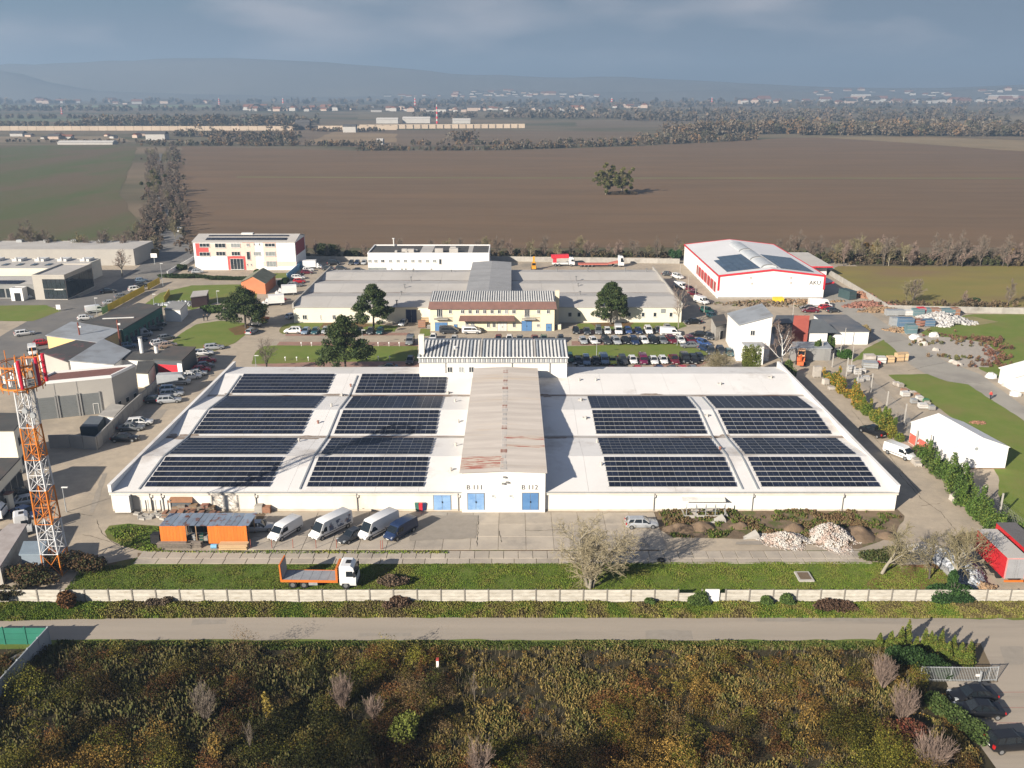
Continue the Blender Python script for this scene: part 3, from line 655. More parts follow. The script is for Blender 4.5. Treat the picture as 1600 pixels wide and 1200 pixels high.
# ---------------- cream office building with blue doors
def cream_office():
    Y = G(800, 517)[1]; X0 = FX(673, 517, Y)[0]; X1 = FX(866, 517, Y)[0]; h = FX(800, 482, Y)[1]; h2 = FX(800, 471, Y+1.2)[1]; Yr = Y+9
    hr = FX(800, 456, Yr)[1]
    root = thing('office_building', 'cream two-storey office with a brown roof band, small balconies and blue doors', 'office building')
    b = MB(); b.box(X0, X1, Y, Yr+5, 0, h, skip='b'); b.build('wall', m_cream, root)
    m = MB(); m.hexa([(X0-.5, Y-.5, h-.1), (X1+.6, Y-.5, h-.1), (X1+.6, Y+1, h-.1), (X0-.5, Y+1, h-.1)], [(X0-.2, Y+.9, h2), (X1+.3, Y+.9, h2), (X1+.3, Y+1.6, h2), (X0-.2, Y+1.6, h2)]); m.build('roof_band', m_brown, root)
    bl = MB(); bl.box(X0, X1, Y+1.62, Yr+4.8, h+.01, h2-.15, skip='b'); bl.build('attic', m_cream, root)
    n = 52; rb = MB(); rb.hexa([(X0-.1, Y+.92, h2+.01), (X1+.2, Y+.92, h2+.01), (X1+.2, Yr, hr), (X0-.1, Yr, hr)], [(X0-.1, Y+.92, h2+.12), (X1+.2, Y+.92, h2+.12), (X1+.2, Yr, hr+.1), (X0-.1, Yr, hr+.1)])
    rb.hexa([(X0-.1, Yr, hr-.1), (X1+.2, Yr, hr-.1), (X1+.2, Yr+5.2, h2-.3), (X0-.1, Yr+5.2, h2-.3)], [(X0-.1, Yr, hr+.1), (X1+.2, Yr, hr+.1), (X1+.2, Yr+5.2, h2-.1), (X0-.1, Yr+5.2, h2-.1)])
    ro = rb.build('roof', MATS['rib_shade_sheet'], root)  # same darkened sheet, rib shadow put into its colour
    for i in range(n):
        x = X0+(X1-X0)*(i+.5)/n; r = MB(); r.hexa([(x-.17, Y+.92, h2+.125), (x+.17, Y+.92, h2+.125), (x+.17, Yr, hr+.105), (x-.17, Yr, hr+.105)], [(x-.1, Y+.92, h2+.32), (x+.1, Y+.92, h2+.32), (x+.1, Yr, hr+.3), (x-.1, Yr, hr+.3)]); r.build('rib', m_frame, ro)
    for a, c in ((705,730),(800,828),(858,886),(915,943),(973,1000),(1030,1058),(1087,1113),(1143,1170),(1200,1230),(1395,1420),(1470,1497)):
        window(root, Y, 560+a/5, 484, 560+c/5, 490, pane=m_paneg if a == 1143 else m_pane, bars=1)
    for a, c in ((1002,1028),(1046,1073),(1203,1230)): window(root, Y, 560+a/5, 504, 560+c/5, 511.5)
    for a, c in ((835,860),(878,905)): window(root, Y, 560+a/5, 504, 560+c/5, 511, pane=m_paneg)
    window(root, Y, 838, 506, 844, 511, bars=3)
    for a, c in ((612,655),(1296,1338)):
        window(root, Y, 560+a/5, 483.5, 560+c/5, 495.5, bars=2)
        xa = FX(560+a/5-4, 495, Y)[0]; xc = FX(560+c/5+9, 495, Y)[0]; z = FX(800, 497, Y)[1]
        bb = MB(); bb.box(xa, xc, Y-1.3, Y-.05, z-.18, z); o = bb.build('balcony', m_conc, root)
        rl = MB(); rl.box(xa, xc, Y-1.3, Y-1.24, z+.85, z+.92)
        k = 12
        for i in range(k+1):
            x = xa+(xc-xa)*i/k; rl.box(x-.02, x+.02, Y-1.29, Y-1.25, z+.01, z+.85)
        rl.build('railing', m_pipe, o)
    cz = FX(800, 493, Y)[1]; cz2 = FX(800, 501.5, Y-2)[1]; xa = FX(719, 498, Y)[0]; xc = FX(801, 498, Y)[0]
    cp = MB(); cp.hexa([(xa-.3, Y-2.0, cz2-.1), (xc+.6, Y-2.0, cz2-.1), (xc+.3, Y-.02, cz-.1), (xa, Y-.02, cz-.1)], [(xa-.3, Y-2.0, cz2), (xc+.6, Y-2.0, cz2), (xc+.3, Y-.02, cz), (xa, Y-.02, cz)]); cp.build('canopy', m_brown, root)
    door(root, Y, 777.5, 504, 792, 517, m_frame, leaves=3); door(root, Y, 815, 501.5, 831, 517, m_blue); door(root, Y, 853, 506, 862, 517, m_blue, leaves=1)
    door(root, Y, 680, 504, 699, 517, m_blue, leaves=3); door(root, Y, 709.5, 507, 714.5, 517, m_blue, leaves=1)
    c = MB(); xa = FX(867, 500, Y+7)[0]; c.box(xa, xa+1.0, Y+6, Y+7.2, 0, FX(800, 453.5, Y+6.6)[1]); c.build('chimney', m_cream, root)
cream_office()

# ---------------- low halls behind the office (two wings and a raised spine)
def rear_halls():
    Y0 = G(800, 504)[1]; h = FX(800, 480, Y0)[1]; Y1 = G(800, 422, h)[1]; XL_ = FX(460, 504, Y0)[0]; XR_ = FX(1064, 503, Y0)[0]
    xs0, xs1 = -12.4, -.4; nb = 3; bay = (Y1-Y0)/nb
    root = thing('factory_hall', 'wide low cream-walled factory hall with pale flat roofs, behind the cream office', 'factory hall')
    for a, c in ((XL_, xs0), (xs1, XR_)):
        b = MB(); b.box(a, c, Y0, Y1, 0, h-.05, skip='b'); b.build('wall', m_pale_cream, root)
        for k in range(nb*2):
            y0 = Y0+bay*k/2-(.3 if k == 0 else 0); y1 = Y0+bay*(k+1)/2; z0, z1 = (h, h+.9) if k % 2 == 0 else (h+.9, h)
            n = 5
            for i in range(n):
                x0_, x1_ = a-.2+(c-a+.4)*i/n, a-.2+(c-a+.4)*(i+1)/n-.03
                r = MB(); r.hexa([(x0_, y0, z0-.04), (x1_, y0, z0-.04), (x1_, y1, z1-.04), (x0_, y1, z1-.04)], [(x0_, y0+.02, z0+.1), (x1_, y0+.02, z0+.1), (x1_, y1-.02, z1+.1), (x0_, y1-.02, z1+.1)]); r.build('roof_sheet', m_roofpale, root)
        for k in range(1, nb):
            v = MB(); y = Y0+bay*k; v.box(a, c, y-.5, y+.5, h+.11, h+.16); v.build('valley_gutter', MATS['valley_dirt'], root)
    for x0_, x1_ in ((XL_-.15, XL_+.2), (XR_-.2, XR_+.15)):
        p = MB(); p.box(x0_, x1_, Y0-.2, Y1+.1, h+.11, h+.95) if 0 else p.box(x0_, x1_, Y0-.2, Y1+.1, h-.5, h+1.15); p.build('parapet', m_conc, root)
    zt = h+2.3
    s = MB(); s.box(xs0, xs1, Y0+3, Y1+.5, 0, zt, skip='b'); s.build('wall', m_grey_r, root)
    n = 14
    for i in range(n):
        y0 = Y0+3+(Y1-Y0-2)*i/n; y1 = y0+(Y1-Y0-2)/n-.04; xm = (xs0+xs1)/2
        for q0, q1, z0, z1 in ((xs0-.2, xm, zt, zt+.4), (xm, xs1+.2, zt+.4, zt)):
            r = MB(); r.hexa([(q0, y0, z0+.01), (q1, y0, z1+.01), (q1, y1, z1+.01), (q0, y1, z0+.01)], [(q0, y0, z0+.12), (q1, y0, z1+.12), (q1, y1, z1+.12), (q0, y1, z0+.12)]); r.build('roof_sheet', mat('grey_roof_sheet', (.33,.33,.33), (.29,.29,.29), scale=.3, rough=.8, rand=.06), root)
    for a, c in ((473,479.5),(519.5,524.5),(535,540),(500,501.5)): window(root, Y0, a, 492, c, 499, bars=1)
    for a, c in ((887.5,893.5),(902,907.5),(980,986),(1002,1007.5),(1020.5,1026),(1045.5,1051),(932,938)): window(root, Y0, a, 488, c, 495, bars=0)
    door(root, Y0, 635, 484, 650.5, 504, m_navy)
    sx, sz = FX(1036, 486, Y0); sg = MB(); sg.box(sx-.6, sx+.6, Y0-.12, Y0-.01, sz-.5, sz+.6); sg.build('sign_board', m_paneg, root)
    for (px, py) in ((645,426),(642,437),(632,449),(627,460),(620,474),(705,426),(870,424),(900,436),(903,447),(906,460),(918,423),(977,423),(1010,424)):
        x, y = G(px, py, h+.8); v = MB(); v.tube((x, y, h), (x, y, h+1.5), .16, seg=6); v.tube((x, y, h+1.5), (x, y, h+1.7), .34, seg=6); v.build('roof_vent', m_pipe, root)
rear_halls()

# ---------------- white block behind
def white_block():
    Y = G(800, 423)[1]; X0 = FX(575.5, 423, Y)[0]; X1 = FX(764.5, 423, Y)[0]; h = FX(800, 397, Y)[1]; Y1 = G(800, 384, h)[1]
    r = block('white_office_block', 'plain white flat-roofed office block with a dark roof standing behind the low halls', X0, X1, Y, Y1, h, m_white_cl, m_dark_roof, 'office block', .45)
    for a in (90,136,190,250,310,367,425,480,540,595): window(r, Y, 560+a/5-2.6, 405.5, 560+a/5+2.6, 410, pane=m_pane if a == 190 else m_paneg)
    window(r, Y, 686, 404.5, 690, 413, bars=0)
    for a, c in ((575.5,603),): 
        xa, z = FX(a, 418, Y); xb, _ = FX(c, 418, Y); g = MB(); g.box(xa, xb, Y-.2, Y-.01, z-.9, z+.0); g.build('glazed_strip', m_paneg, r)
    for a in (612,628,634,646,674): window(r, Y, a-1.4, 419, a+1.4, 423, pane=m_paneg, bars=0)
    for (px, py, s) in ((632,392,.9),(636,393,.5),(642,393,1.1),(650,392,.5),(686,393,1.4),(708,389,1.0),(709,393,1.5),(619,393,.4)):
        x, y = G(px, py, h+.3); b = MB(); b.box(x-s, x+s, y-.8, y+.8, h+.12, h+.4+s*.7); b.build('roof_unit', m_roofpale, r)
    for px0, px1 in ((658,677),(732,739)):
        xa, y = G(px0, 391, h); xb, _ = G(px1, 391, h); b = MB(); b.box(xa, xb, Y+.6, Y1-.6, h+.104, h+.13); b.build('roof_patch', m_roofpale, r)
    v = MB(); x = FX(616, 384, Y1)[0]; v.tube((x, Y1-1, h), (x, Y1-1, h+2.6), .25, seg=6); v.tube((x, Y1-1, h+2.6), (x, Y1-1, h+2.9), .5, seg=6); v.build('ventilation_pipe', m_frame, r)
white_block()

# ---------------- red and white three-storey block
def red_white():
    Y = G(800, 422)[1]; X0 = FX(306, 422, Y)[0]; X1 = FX(463.6, 422, Y)[0]; h = FX(800, 378, Y)[1]; W = 15.2
    root, P = gable_block('apartment_office_block', 'three-storey white and pink block with a red entrance frame and rooftop solar panels', (X0, Y), (1, 0), (0, 1), X1-X0, W, h, h+1.5, m_white_cl, m_roofpale, 'office block')
    def pan(px0, py0, px1, py1, m, off=.04, nm='facade_panel'):
        xa, za = FX(px0, py1, Y); xb, zb = FX(px1, py0, Y); b = MB(); b.box(xa, xb, Y-off, Y-.003, max(za, .05), zb); b.build(nm, m, root)
    Zp = lambda y: y
    pan(307, 380, 327, 400, m_redw); pan(327.2, 380, 382, 400, m_pinkw, .05); pan(357.3, 400.3, 383, 421.5, m_redw, .08)
    pan(382.3, 379, 397, 421.5, m_pinkw, .03); pan(413, 379, 431, 408, m_pinkw, .035); pan(412, 408.5, 463, 416, m_pinkw, .03)
    for a, c, y0, y1 in ((312,327,380,386),(336,352,380,387),(361,375,380,386.5),(385,389.5,380,385),(414,429.5,380,385.5),
                         (312,328,394,400),(338,352,393,399.5),(362,375,393,399.5),(396.5,407,393.5,399.5),(415,430,393,400),(386,390.5,393,406),(416.5,431.5,408,416.5)):
        window(root, Y-.1, a, y0, c, y1, pane=m_paneg if a % 2 else m_pane, bars=2 if c-a > 8 else 0)
    for a in (397, 405): window(root, Y-.05, a-.9, 380, a+.9, 383, bars=0)
    for a in (386.5, 392.5): window(root, Y-.05, a-.9, 412, a+.9, 415, bars=0)
    window(root, Y-.12, 361, 404, 380, 421, pane=m_pane, bars=3)
    rp = MB(); rp.box(X1+.003, X1+.06, Y+1, Y+W-1, h*.5, h-.4); rp.build('facade_panel', mat('dark_red_facade', (.30,.06,.07), rough=.8), root)
    sl = math.atan(1.5/(W/2)); zf = lambda y: h+.14+(y-Y)*1.5/(W/2)
    solar_array('long double row of dark solar panels on the roof of the red and white block', FX(322, 374, Y+2)[0], FX(448, 374, Y+2)[0], [Y+1.6, Y+2.7, Y+5.2], zf, sl, 'solar arrays on other roofs')
    b = MB(); x = FX(385, 366, Y+6)[0]; b.box(x-2, x+2, Y+6.6, Y+8.2, h+1.2, h+2.0); b.build('roof_unit', m_frame, root)
red_white()

# ---------------- red-trimmed white hall on the right
def trimmed_hall():
    Y = G(800, 466.5)[1]; X0, X1 = 61.1, 92.5; Xm = FX(1206, 440, Y)[0]; h = FX(1122, 431, Y)[1]; hr = FX(1206, 421.5, Y)[1]; Y1 = Y+54.5
    root = thing('sports_hall_shed', 'large white industrial hall with red roof edges, arched rooflights and two blue solar fields', 'industrial hall')
    w = MB(); w.face([(X0,Y,0),(X1,Y,0),(X1,Y,h),(Xm,Y,hr),(X0,Y,h)]); w.face([(X1,Y1,0),(X0,Y1,0),(X0,Y1,h),(Xm,Y1,hr),(X1,Y1,h)]); w.face([(X1,Y,0),(X1,Y1,0),(X1,Y1,h),(X1,Y,h)]); w.face([(X0,Y1,0),(X0,Y,0),(X0,Y,h),(X0,Y1,h)])
    w.build('wall', m_white_cl, root)
    n = 9
    for k in range(n):
        y0 = Y+.1+(Y1-Y-.2)*k/n; y1 = Y+.1+(Y1-Y-.2)*(k+1)/n-.03
        for a, za, c, zc in ((X0+.1, h, Xm, hr), (Xm, hr, X1-.1, h)):
            r = MB(); r.hexa([(a, y0, za+.01), (c, y0, zc+.01), (c, y1, zc+.01), (a, y1, za+.01)], [(a, y0, za+.12), (c, y0, zc+.12), (c, y1, zc+.12), (a, y1, za+.12)]); r.build('roof_sheet', mat('white_roof_sheet', (.72,.72,.72), (.67,.67,.67), scale=.1, rough=.6), root)
    def bar(p, q, t=.28):
        b = MB(); p = Vector(p); q = Vector(q); b.hexa([(p.x, p.y-.12, p.z-t), (q.x, q.y-.12, q.z-t), (q.x, q.y+.25, q.z-t), (p.x, p.y+.25, p.z-t)], [(p.x, p.y-.12, p.z+.2), (q.x, q.y-.12, q.z+.2), (q.x, q.y+.25, q.z+.2), (p.x, p.y+.25, p.z+.2)]); b.build('red_trim', m_redp, root)
    bar((X0-.2, Y-.13, h), (Xm, Y-.13, hr)); bar((Xm, Y-.13, hr), (X1+.2, Y-.13, h)); 
    for x in (X0-.15, X1+.15):
        b = MB(); b.box(x-.12, x+.12, Y+.13, Y1+.2, h-.25, h+.2); b.build('red_trim', m_redp, root)
    bar((X0-.2, Y1+.13, h), (Xm, Y1+.13, hr)); bar((Xm, Y1+.13, hr), (X1+.2, Y1+.13, h))
    b = MB(); b.box(X0-.2, X0+.35, Y-.12, Y-.005, h*.35, h-.29); b.box(X1-.35, X1+.2, Y-.12, Y-.005, h*.4, h-.29); b.build('corner_trim', m_redp, root)
    pb = MB(); pb.box(X0+.1, X1-.1, Y-.05, Y-.003, 0, .5); pb.build('plinth', m_conc, root)
    # left wall: red framed window bands
    k = 10
    for i in range(k):
        y0 = Y+3+i*2.9
        f = MB(); f.box(X0-.09, X0-.003, y0, y0+2.5, 1.2, 4.2); o = f.build('window', m_redp, root); p = MB(); p.box(X0-.14, X0-.095, y0+.25, y0+2.25, 1.5, 3.9); p.build('pane', mat('red_tinted_glass', (.28,.06,.05), rough=.3), o)
    for i in range(12):
        y0 = Y+1+i*4.6; f = MB(); f.box(X0-.16, X0-.003, y0, y0+.35, 0, h-.3) ; f.build('wall_rib', m_frame, root)
    # arched rooflights
    for y0, y1 in ((Y+4, Y+15.5), (Y+17, Y+30), (Y+31.5, Y+46)):
        b = MB(); ns = 8; rr = 2.3; zc = hr-.15
        for i in range(ns):
            t0 = math.pi*i/ns; t1 = math.pi*(i+1)/ns
            p = lambda t, y: (Xm-rr*math.cos(t), y, zc+.95*math.sin(t)); b.face([p(t0, y0), p(t1, y0), p(t1, y1), p(t0, y1)])
        b.face([(Xm-rr*math.cos(math.pi*i/ns), y0, zc+.95*math.sin(math.pi*i/ns)) for i in range(ns+1)])
        b.build('rooflight', mat('rooflight_plastic', (.52,.54,.55), (.46,.48,.49), scale=.8, rough=.35), root)
        a = MB()
        for i in range(ns):
            t0 = math.pi*i/ns; t1 = math.pi*(i+1)/ns; p = lambda t, y, r_: (Xm-r_*math.cos(t), y, zc+(.95+(r_-2.3))*math.sin(t))
            a.hexa([p(t0,y0-.15,2.25),p(t1,y0-.15,2.25),p(t1,y0+.1,2.25),p(t0,y0+.1,2.25)], [p(t0,y0-.15,2.42),p(t1,y0-.15,2.42),p(t1,y0+.1,2.42),p(t0,y0+.1,2.42)])
        a.build('rooflight_rim', m_pipe, root)
    x, z = FX(1273.5, 442, Y); text(root, 'AKU', x, Y-.04, z, 1.7)
    for px, py in ((1173,434),(1175,443),(1236,434),(1236,442)):
        x, z = FX(px, py, Y); b = MB(); b.box(x-.3, x+.3, Y-.08, Y-.003, z-.3, z+.3); b.build('wall_vent', m_roofpale, root)
    # solar fields
    bl = mat('blue_solar_cells', (.035,.06,.10), (.045,.075,.12), scale=.5, rough=.2, spec=.5, rand=.25)
    b = MB(); b.box(-1.05,1.05,-.82,.82,0,.03,mi=1,skip='b'); b.face([(-1.03,-.8,.034),(1.03,-.8,.034),(1.03,.8,.034),(-1.03,.8,.034)],0); md = b.mesh('solar_panel', [bl, m_alu])
    an = math.atan2(hr-h, Xm-X0)
    for side, x0_, x1_, lab in ((1, 64.2, 74.0, 'left'), (-1, 80.2, 90.2, 'right')):
        t = thing('solar_array', 'blue solar field on the %s slope of the red-edged white hall' % lab, 'solar array', (0, 0, 0), 0, 'solar arrays on the red-edged hall')
        nx_ = 5
        for i in range(nx_):
            for j in range(14):
                if side == 1 and i == 0 and j > 10: continue
                x = x0_+(x1_-x0_)*(i+.5)/nx_; y = Y+4+j*1.68; z = h+.2+(x-X0 if side == 1 else X1-x)*(hr-h)/(Xm-X0)
                add('solar_panel', md, t, (x, y, z), (0, -an*side, 0))
    # low annex on the right rear
    r2 = thing('hall_annex', 'low grey-roofed annex with a red edge, right behind the red-edged hall', 'building')
    xa, xb = 92.8, 105; ya_, yb_ = Y+34, Y+52; b = MB(); b.box(xa, xb, ya_, yb_, 0, 3.4, skip='b'); b.build('wall', m_white_cl, r2)
    b = MB(); b.hexa([(xa-.1, ya_-3, 3.4), (xb+.8, ya_-3, 3.4), (xb+.8, yb_, 3.4), (xa-.1, yb_, 3.4)], [(xa-.1, ya_-3, 3.65), (xb+.8, ya_-3, 3.65), (xb-1.5, yb_-2, 5.0), (xa-.1, yb_-2, 5.0)]); b.build('roof', m_roofpale, r2)
    b = MB(); b.box(xa, xb+.85, ya_-3.12, ya_-3.003, 3.3, 3.72); b.build('red_trim', m_redp, r2)
    r3 = thing('entrance_canopy', 'small red and white slanted canopy on the shaded side of the red-edged hall', 'canopy')
    b = MB(); b.hexa([(92.8, Y+3, 3.4), (96.5, Y+3.5, 4.0), (96.5, Y+9, 4.0), (92.8, Y+9, 3.4)], [(92.8, Y+3, 3.7), (96.5, Y+3.5, 4.4), (96.5, Y+9, 4.4), (92.8, Y+9, 3.7)]); b.build('canopy_roof', m_frame, r3)
    b = MB(); b.hexa([(92.8, Y+2.8, 3.3), (96.6, Y+3.3, 3.9), (96.6, Y+3.45, 3.9), (92.8, Y+2.95, 3.3)], [(92.8, Y+2.8, 3.75), (96.6, Y+3.3, 4.45), (96.6, Y+3.45, 4.45), (92.8, Y+2.95, 3.75)]); b.build('red_trim', m_redp, r3)
trimmed_hall()
# ================================================================ buildings on the left
def side_windows(root, p, q, zs, n, w=1.2, m=None, frame=None, off=.04, start=.5):
    """windows on the wall from plan point p to q (seen side on its right), one row per (z0,z1)"""
    p = Vector(p); q = Vector(q); d = (q-p); L_ = d.length; d /= L_; nrm = Vector((d.y, -d.x))
    for z0, z1 in zs:
        for i in range(n):
            c = L_*(i+.5)/n; a = p+d*(c-w/2); b2 = p+d*(c+w/2)
            def hx(e0, e1, za, zb, grow=0):
                A = a-d*grow; B = b2+d*grow
                return ([(A.x+nrm.x*e0, A.y+nrm.y*e0, za), (B.x+nrm.x*e0, B.y+nrm.y*e0, za), (B.x+nrm.x*e1, B.y+nrm.y*e1, za), (A.x+nrm.x*e1, A.y+nrm.y*e1, za)],
                        [(A.x+nrm.x*e0, A.y+nrm.y*e0, zb), (B.x+nrm.x*e0, B.y+nrm.y*e0, zb), (B.x+nrm.x*e1, B.y+nrm.y*e1, zb), (A.x+nrm.x*e1, A.y+nrm.y*e1, zb)])
            f = MB(); f.hexa(*hx(off, .004, z0-.08, z1+.08, .08)); o = f.build('window', frame or m_frame, root)
            g = MB(); g.hexa(*hx(off+.03, off+.004, z0, z1)); g.build('pane', m or m_pane, o)

# ---------------- grey hall with three roller doors
def door_hall():
    A = G(52, 657.5); B = G(182, 643.5); Cc = G(218, 624); h = 6.9
    d1 = Vector((B[0]-A[0], B[1]-A[1])); 
    D = (A[0]+Cc[0]-B[0], A[1]+Cc[1]-B[1])
    r = polyblock('door_hall', 'grey rendered hall with three tall dark roller doors and a red gravel roof', [A, B, Cc, D], h, m_grey_r, m_gravelroof, 'industrial hall', over=-.25)
    r.data = None if False else r.data
    pr = MB()
    for (p, q) in ((A, B), (B, Cc), (Cc, D), (D, A)):
        p_ = Vector(p); q_ = Vector(q); d = (q_-p_).normalized(); n = Vector((d.y, -d.x))
        pr.hexa([(p_.x+n.x*.06-d.x*.06, p_.y+n.y*.06-d.y*.06, h+.01), (q_.x+n.x*.06, q_.y+n.y*.06, h+.01), (q_.x-n.x*.3, q_.y-n.y*.3, h+.01), (p_.x-n.x*.3, p_.y-n.y*.3, h+.01)],
                [(p_.x+n.x*.06-d.x*.06, p_.y+n.y*.06-d.y*.06, h+.55), (q_.x+n.x*.06, q_.y+n.y*.06, h+.55), (q_.x-n.x*.3, q_.y-n.y*.3, h+.55), (p_.x-n.x*.3, p_.y-n.y*.3, h+.55)])
    pr.build('parapet', m_white_cl, r)
    u = d1.normalized(); n = Vector((u.y, -u.x)); L_ = d1.length
    for i, (s0, s1) in enumerate(((.075,.29), (.335,.55), (.60,.82))):
        a = Vector(A)+u*L_*s0; c = Vector(A)+u*L_*s1
        b = MB(); z1 = 4.3; k = 9
        for j in range(k):
            z0_ = .05+(z1-.05)*j/k; z1_ = .05+(z1-.05)*(j+1)/k-.03
            b.hexa([(a.x+n.x*.05, a.y+n.y*.05, z0_), (c.x+n.x*.05, c.y+n.y*.05, z0_), (c.x-n.x*.1, c.y-n.y*.1, z0_), (a.x-n.x*.1, a.y-n.y*.1, z0_)],
                   [(a.x+n.x*.05, a.y+n.y*.05, z1_), (c.x+n.x*.05, c.y+n.y*.05, z1_), (c.x-n.x*.1, c.y-n.y*.1, z1_), (a.x-n.x*.1, a.y-n.y*.1, z1_)])
        o = b.build('roller_door', mat('grey_roller_door', (.17,.18,.18), (.15,.16,.16), scale=.6, rough=.6), r)
        for e in (a-u*.25, c):
            fr = MB(); fr.hexa([(e.x+n.x*.18, e.y+n.y*.18, 0), (e.x+u.x*.25+n.x*.18, e.y+u.y*.25+n.y*.18, 0), (e.x+u.x*.25+n.x*.002, e.y+u.y*.25+n.y*.002, 0), (e.x+n.x*.002, e.y+n.y*.002, 0)],
                    [(e.x+n.x*.18, e.y+n.y*.18, z1+.2), (e.x+u.x*.25+n.x*.18, e.y+u.y*.25+n.y*.18, z1+.2), (e.x+u.x*.25+n.x*.002, e.y+u.y*.25+n.y*.002, z1+.2), (e.x+n.x*.002, e.y+n.y*.002, z1+.2)])
            fr.build('door_frame', m_grey_d, o)
        if i == 2:
            w = MB(); e = c-u*1.3
            for (q0, q1, z0_, z1_) in ((0,.09,.05,2.2),(.9,.99,.05,2.2),(.09,.9,2.1,2.2)):
                w.hexa([(e.x+u.x*q0+n.x*.1, e.y+u.y*q0+n.y*.1, z0_), (e.x+u.x*q1+n.x*.1, e.y+u.y*q1+n.y*.1, z0_), (e.x+u.x*q1+n.x*.052, e.y+u.y*q1+n.y*.052, z0_), (e.x+u.x*q0+n.x*.052, e.y+u.y*q0+n.y*.052, z0_)],
                       [(e.x+u.x*q0+n.x*.1, e.y+u.y*q0+n.y*.1, z1_), (e.x+u.x*q1+n.x*.1, e.y+u.y*q1+n.y*.1, z1_), (e.x+u.x*q1+n.x*.052, e.y+u.y*q1+n.y*.052, z1_), (e.x+u.x*q0+n.x*.052, e.y+u.y*q0+n.y*.052, z1_)])
            w.build('wicket_frame', m_frame, o)
    for s in (.31, .575):
        a = Vector(A)+u*L_*s; b = MB(); b.hexa([(a.x-u.x*.03+n.x*.03, a.y-u.y*.03+n.y*.03, 4.6), (a.x+u.x*.03+n.x*.03, a.y+u.y*.03+n.y*.03, 4.6), (a.x+u.x*.03+n.x*.003, a.y+u.y*.03+n.y*.003, 4.6), (a.x-u.x*.03+n.x*.003, a.y-u.y*.03+n.y*.003, 4.6)],
              [(a.x-u.x*.03+n.x*.03, a.y-u.y*.03+n.y*.03, h), (a.x+u.x*.03+n.x*.03, a.y+u.y*.03+n.y*.03, h), (a.x+u.x*.03+n.x*.003, a.y+u.y*.03+n.y*.003, h), (a.x-u.x*.03+n.x*.003, a.y-u.y*.03+n.y*.003, h)]); b.build('wall_joint', m_pipe, r)
    side_windows(r, B, Cc, [(.8, 1.7)], 3, .9)
door_hall()

def wall_run(name, label, pts, h, t, m, cat='wall', piece=2.5, post=True, planks=0, zbase=0.0):
    root = thing(name, label, cat, (0, 0, 0))
    for k in range(len(pts)-1):
        p = Vector(pts[k]); q = Vector(pts[k+1]); L_ = (q-p).length; n = max(1, int(round(L_/piece))); d = (q-p)/L_; nn = Vector((d.y, -d.x))*t/2; s = L_/n
        for i in range(n):
            a = p+d*(s*i+.06); b2 = p+d*(s*(i+1)-.06); hh = h
            rows = max(1, planks)
            for j in range(rows):
                z0 = zbase+hh*j/rows; z1 = zbase+hh*(j+1)/rows-(.03 if rows > 1 else 0)
                b = MB(); b.hexa([(a.x+nn.x, a.y+nn.y, z0), (b2.x+nn.x, b2.y+nn.y, z0), (b2.x-nn.x, b2.y-nn.y, z0), (a.x-nn.x, a.y-nn.y, z0)], [(a.x+nn.x, a.y+nn.y, z1), (b2.x+nn.x, b2.y+nn.y, z1), (b2.x-nn.x, b2.y-nn.y, z1), (a.x-nn.x, a.y-nn.y, z1)])
                b.build('panel' if rows == 1 else 'plank', m, root)
            if post:
                b = MB(); e = p+d*s*i; b.box(e.x-.09, e.x+.09, e.y-.09, e.y+.09, 0, h+.08+zbase); b.build('post', m, root)
    return root
m_wallg = mat('grey_block_wall', (.33,.32,.30), (.29,.28,.265), scale=.4, rough=.95, rand=.05)
wall_run('yard_wall', 'tall plain grey wall running back from the fork beside the silver parked cars', [G(153, 702), G(200, 653), G(246, 611)], 2.4, .25, m_wallg, post=False)
wall_run('yard_wall', 'grey wall with a corner behind the mast, in front of the dark skip', [G(78, 700), G(111, 699), G(153, 703)], 2.4, .25, m_wallg, post=False)
gr = thing('open_container', 'dark blue-black open steel container standing behind the grey wall', 'container')
q = [G(127,683), G(155,683), G(167,665), G(143,665)]
b = MB(); b.prism(q, 0, 1.9); b.build('container_body', mat('dark_blue_steel', (.04,.06,.075), (.03,.045,.06), scale=.5, rough=.6), gr)
b = MB(); qq = [tuple(Vector(q[i])*.93+Vector((sum(p[0] for p in q)/4, sum(p[1] for p in q)/4))*.07) for i in range(4)]; b.prism(qq, 1.91, 2.0); b.build('cover', mat('grey_tarpaulin', (.12,.14,.16), rough=.6), gr)
polyblock('low_shed', 'low flat white shed tucked against the grey wall below the roller-door hall', [G(158,665), G(180,668), G(196,650), G(176,647)], 1.9, m_white_cl, m_conc, 'shed')

def bl(name, label, pts, h, wm, rm, **k): return polyblock(name, label, [G(*p) for p in pts], h, wm, rm, **k)
def blr(name, label, pts, h, wm, rm, **k): return polyblock(name, label, [G(p[0], p[1], h) for p in pts], h, wm, rm, **k)
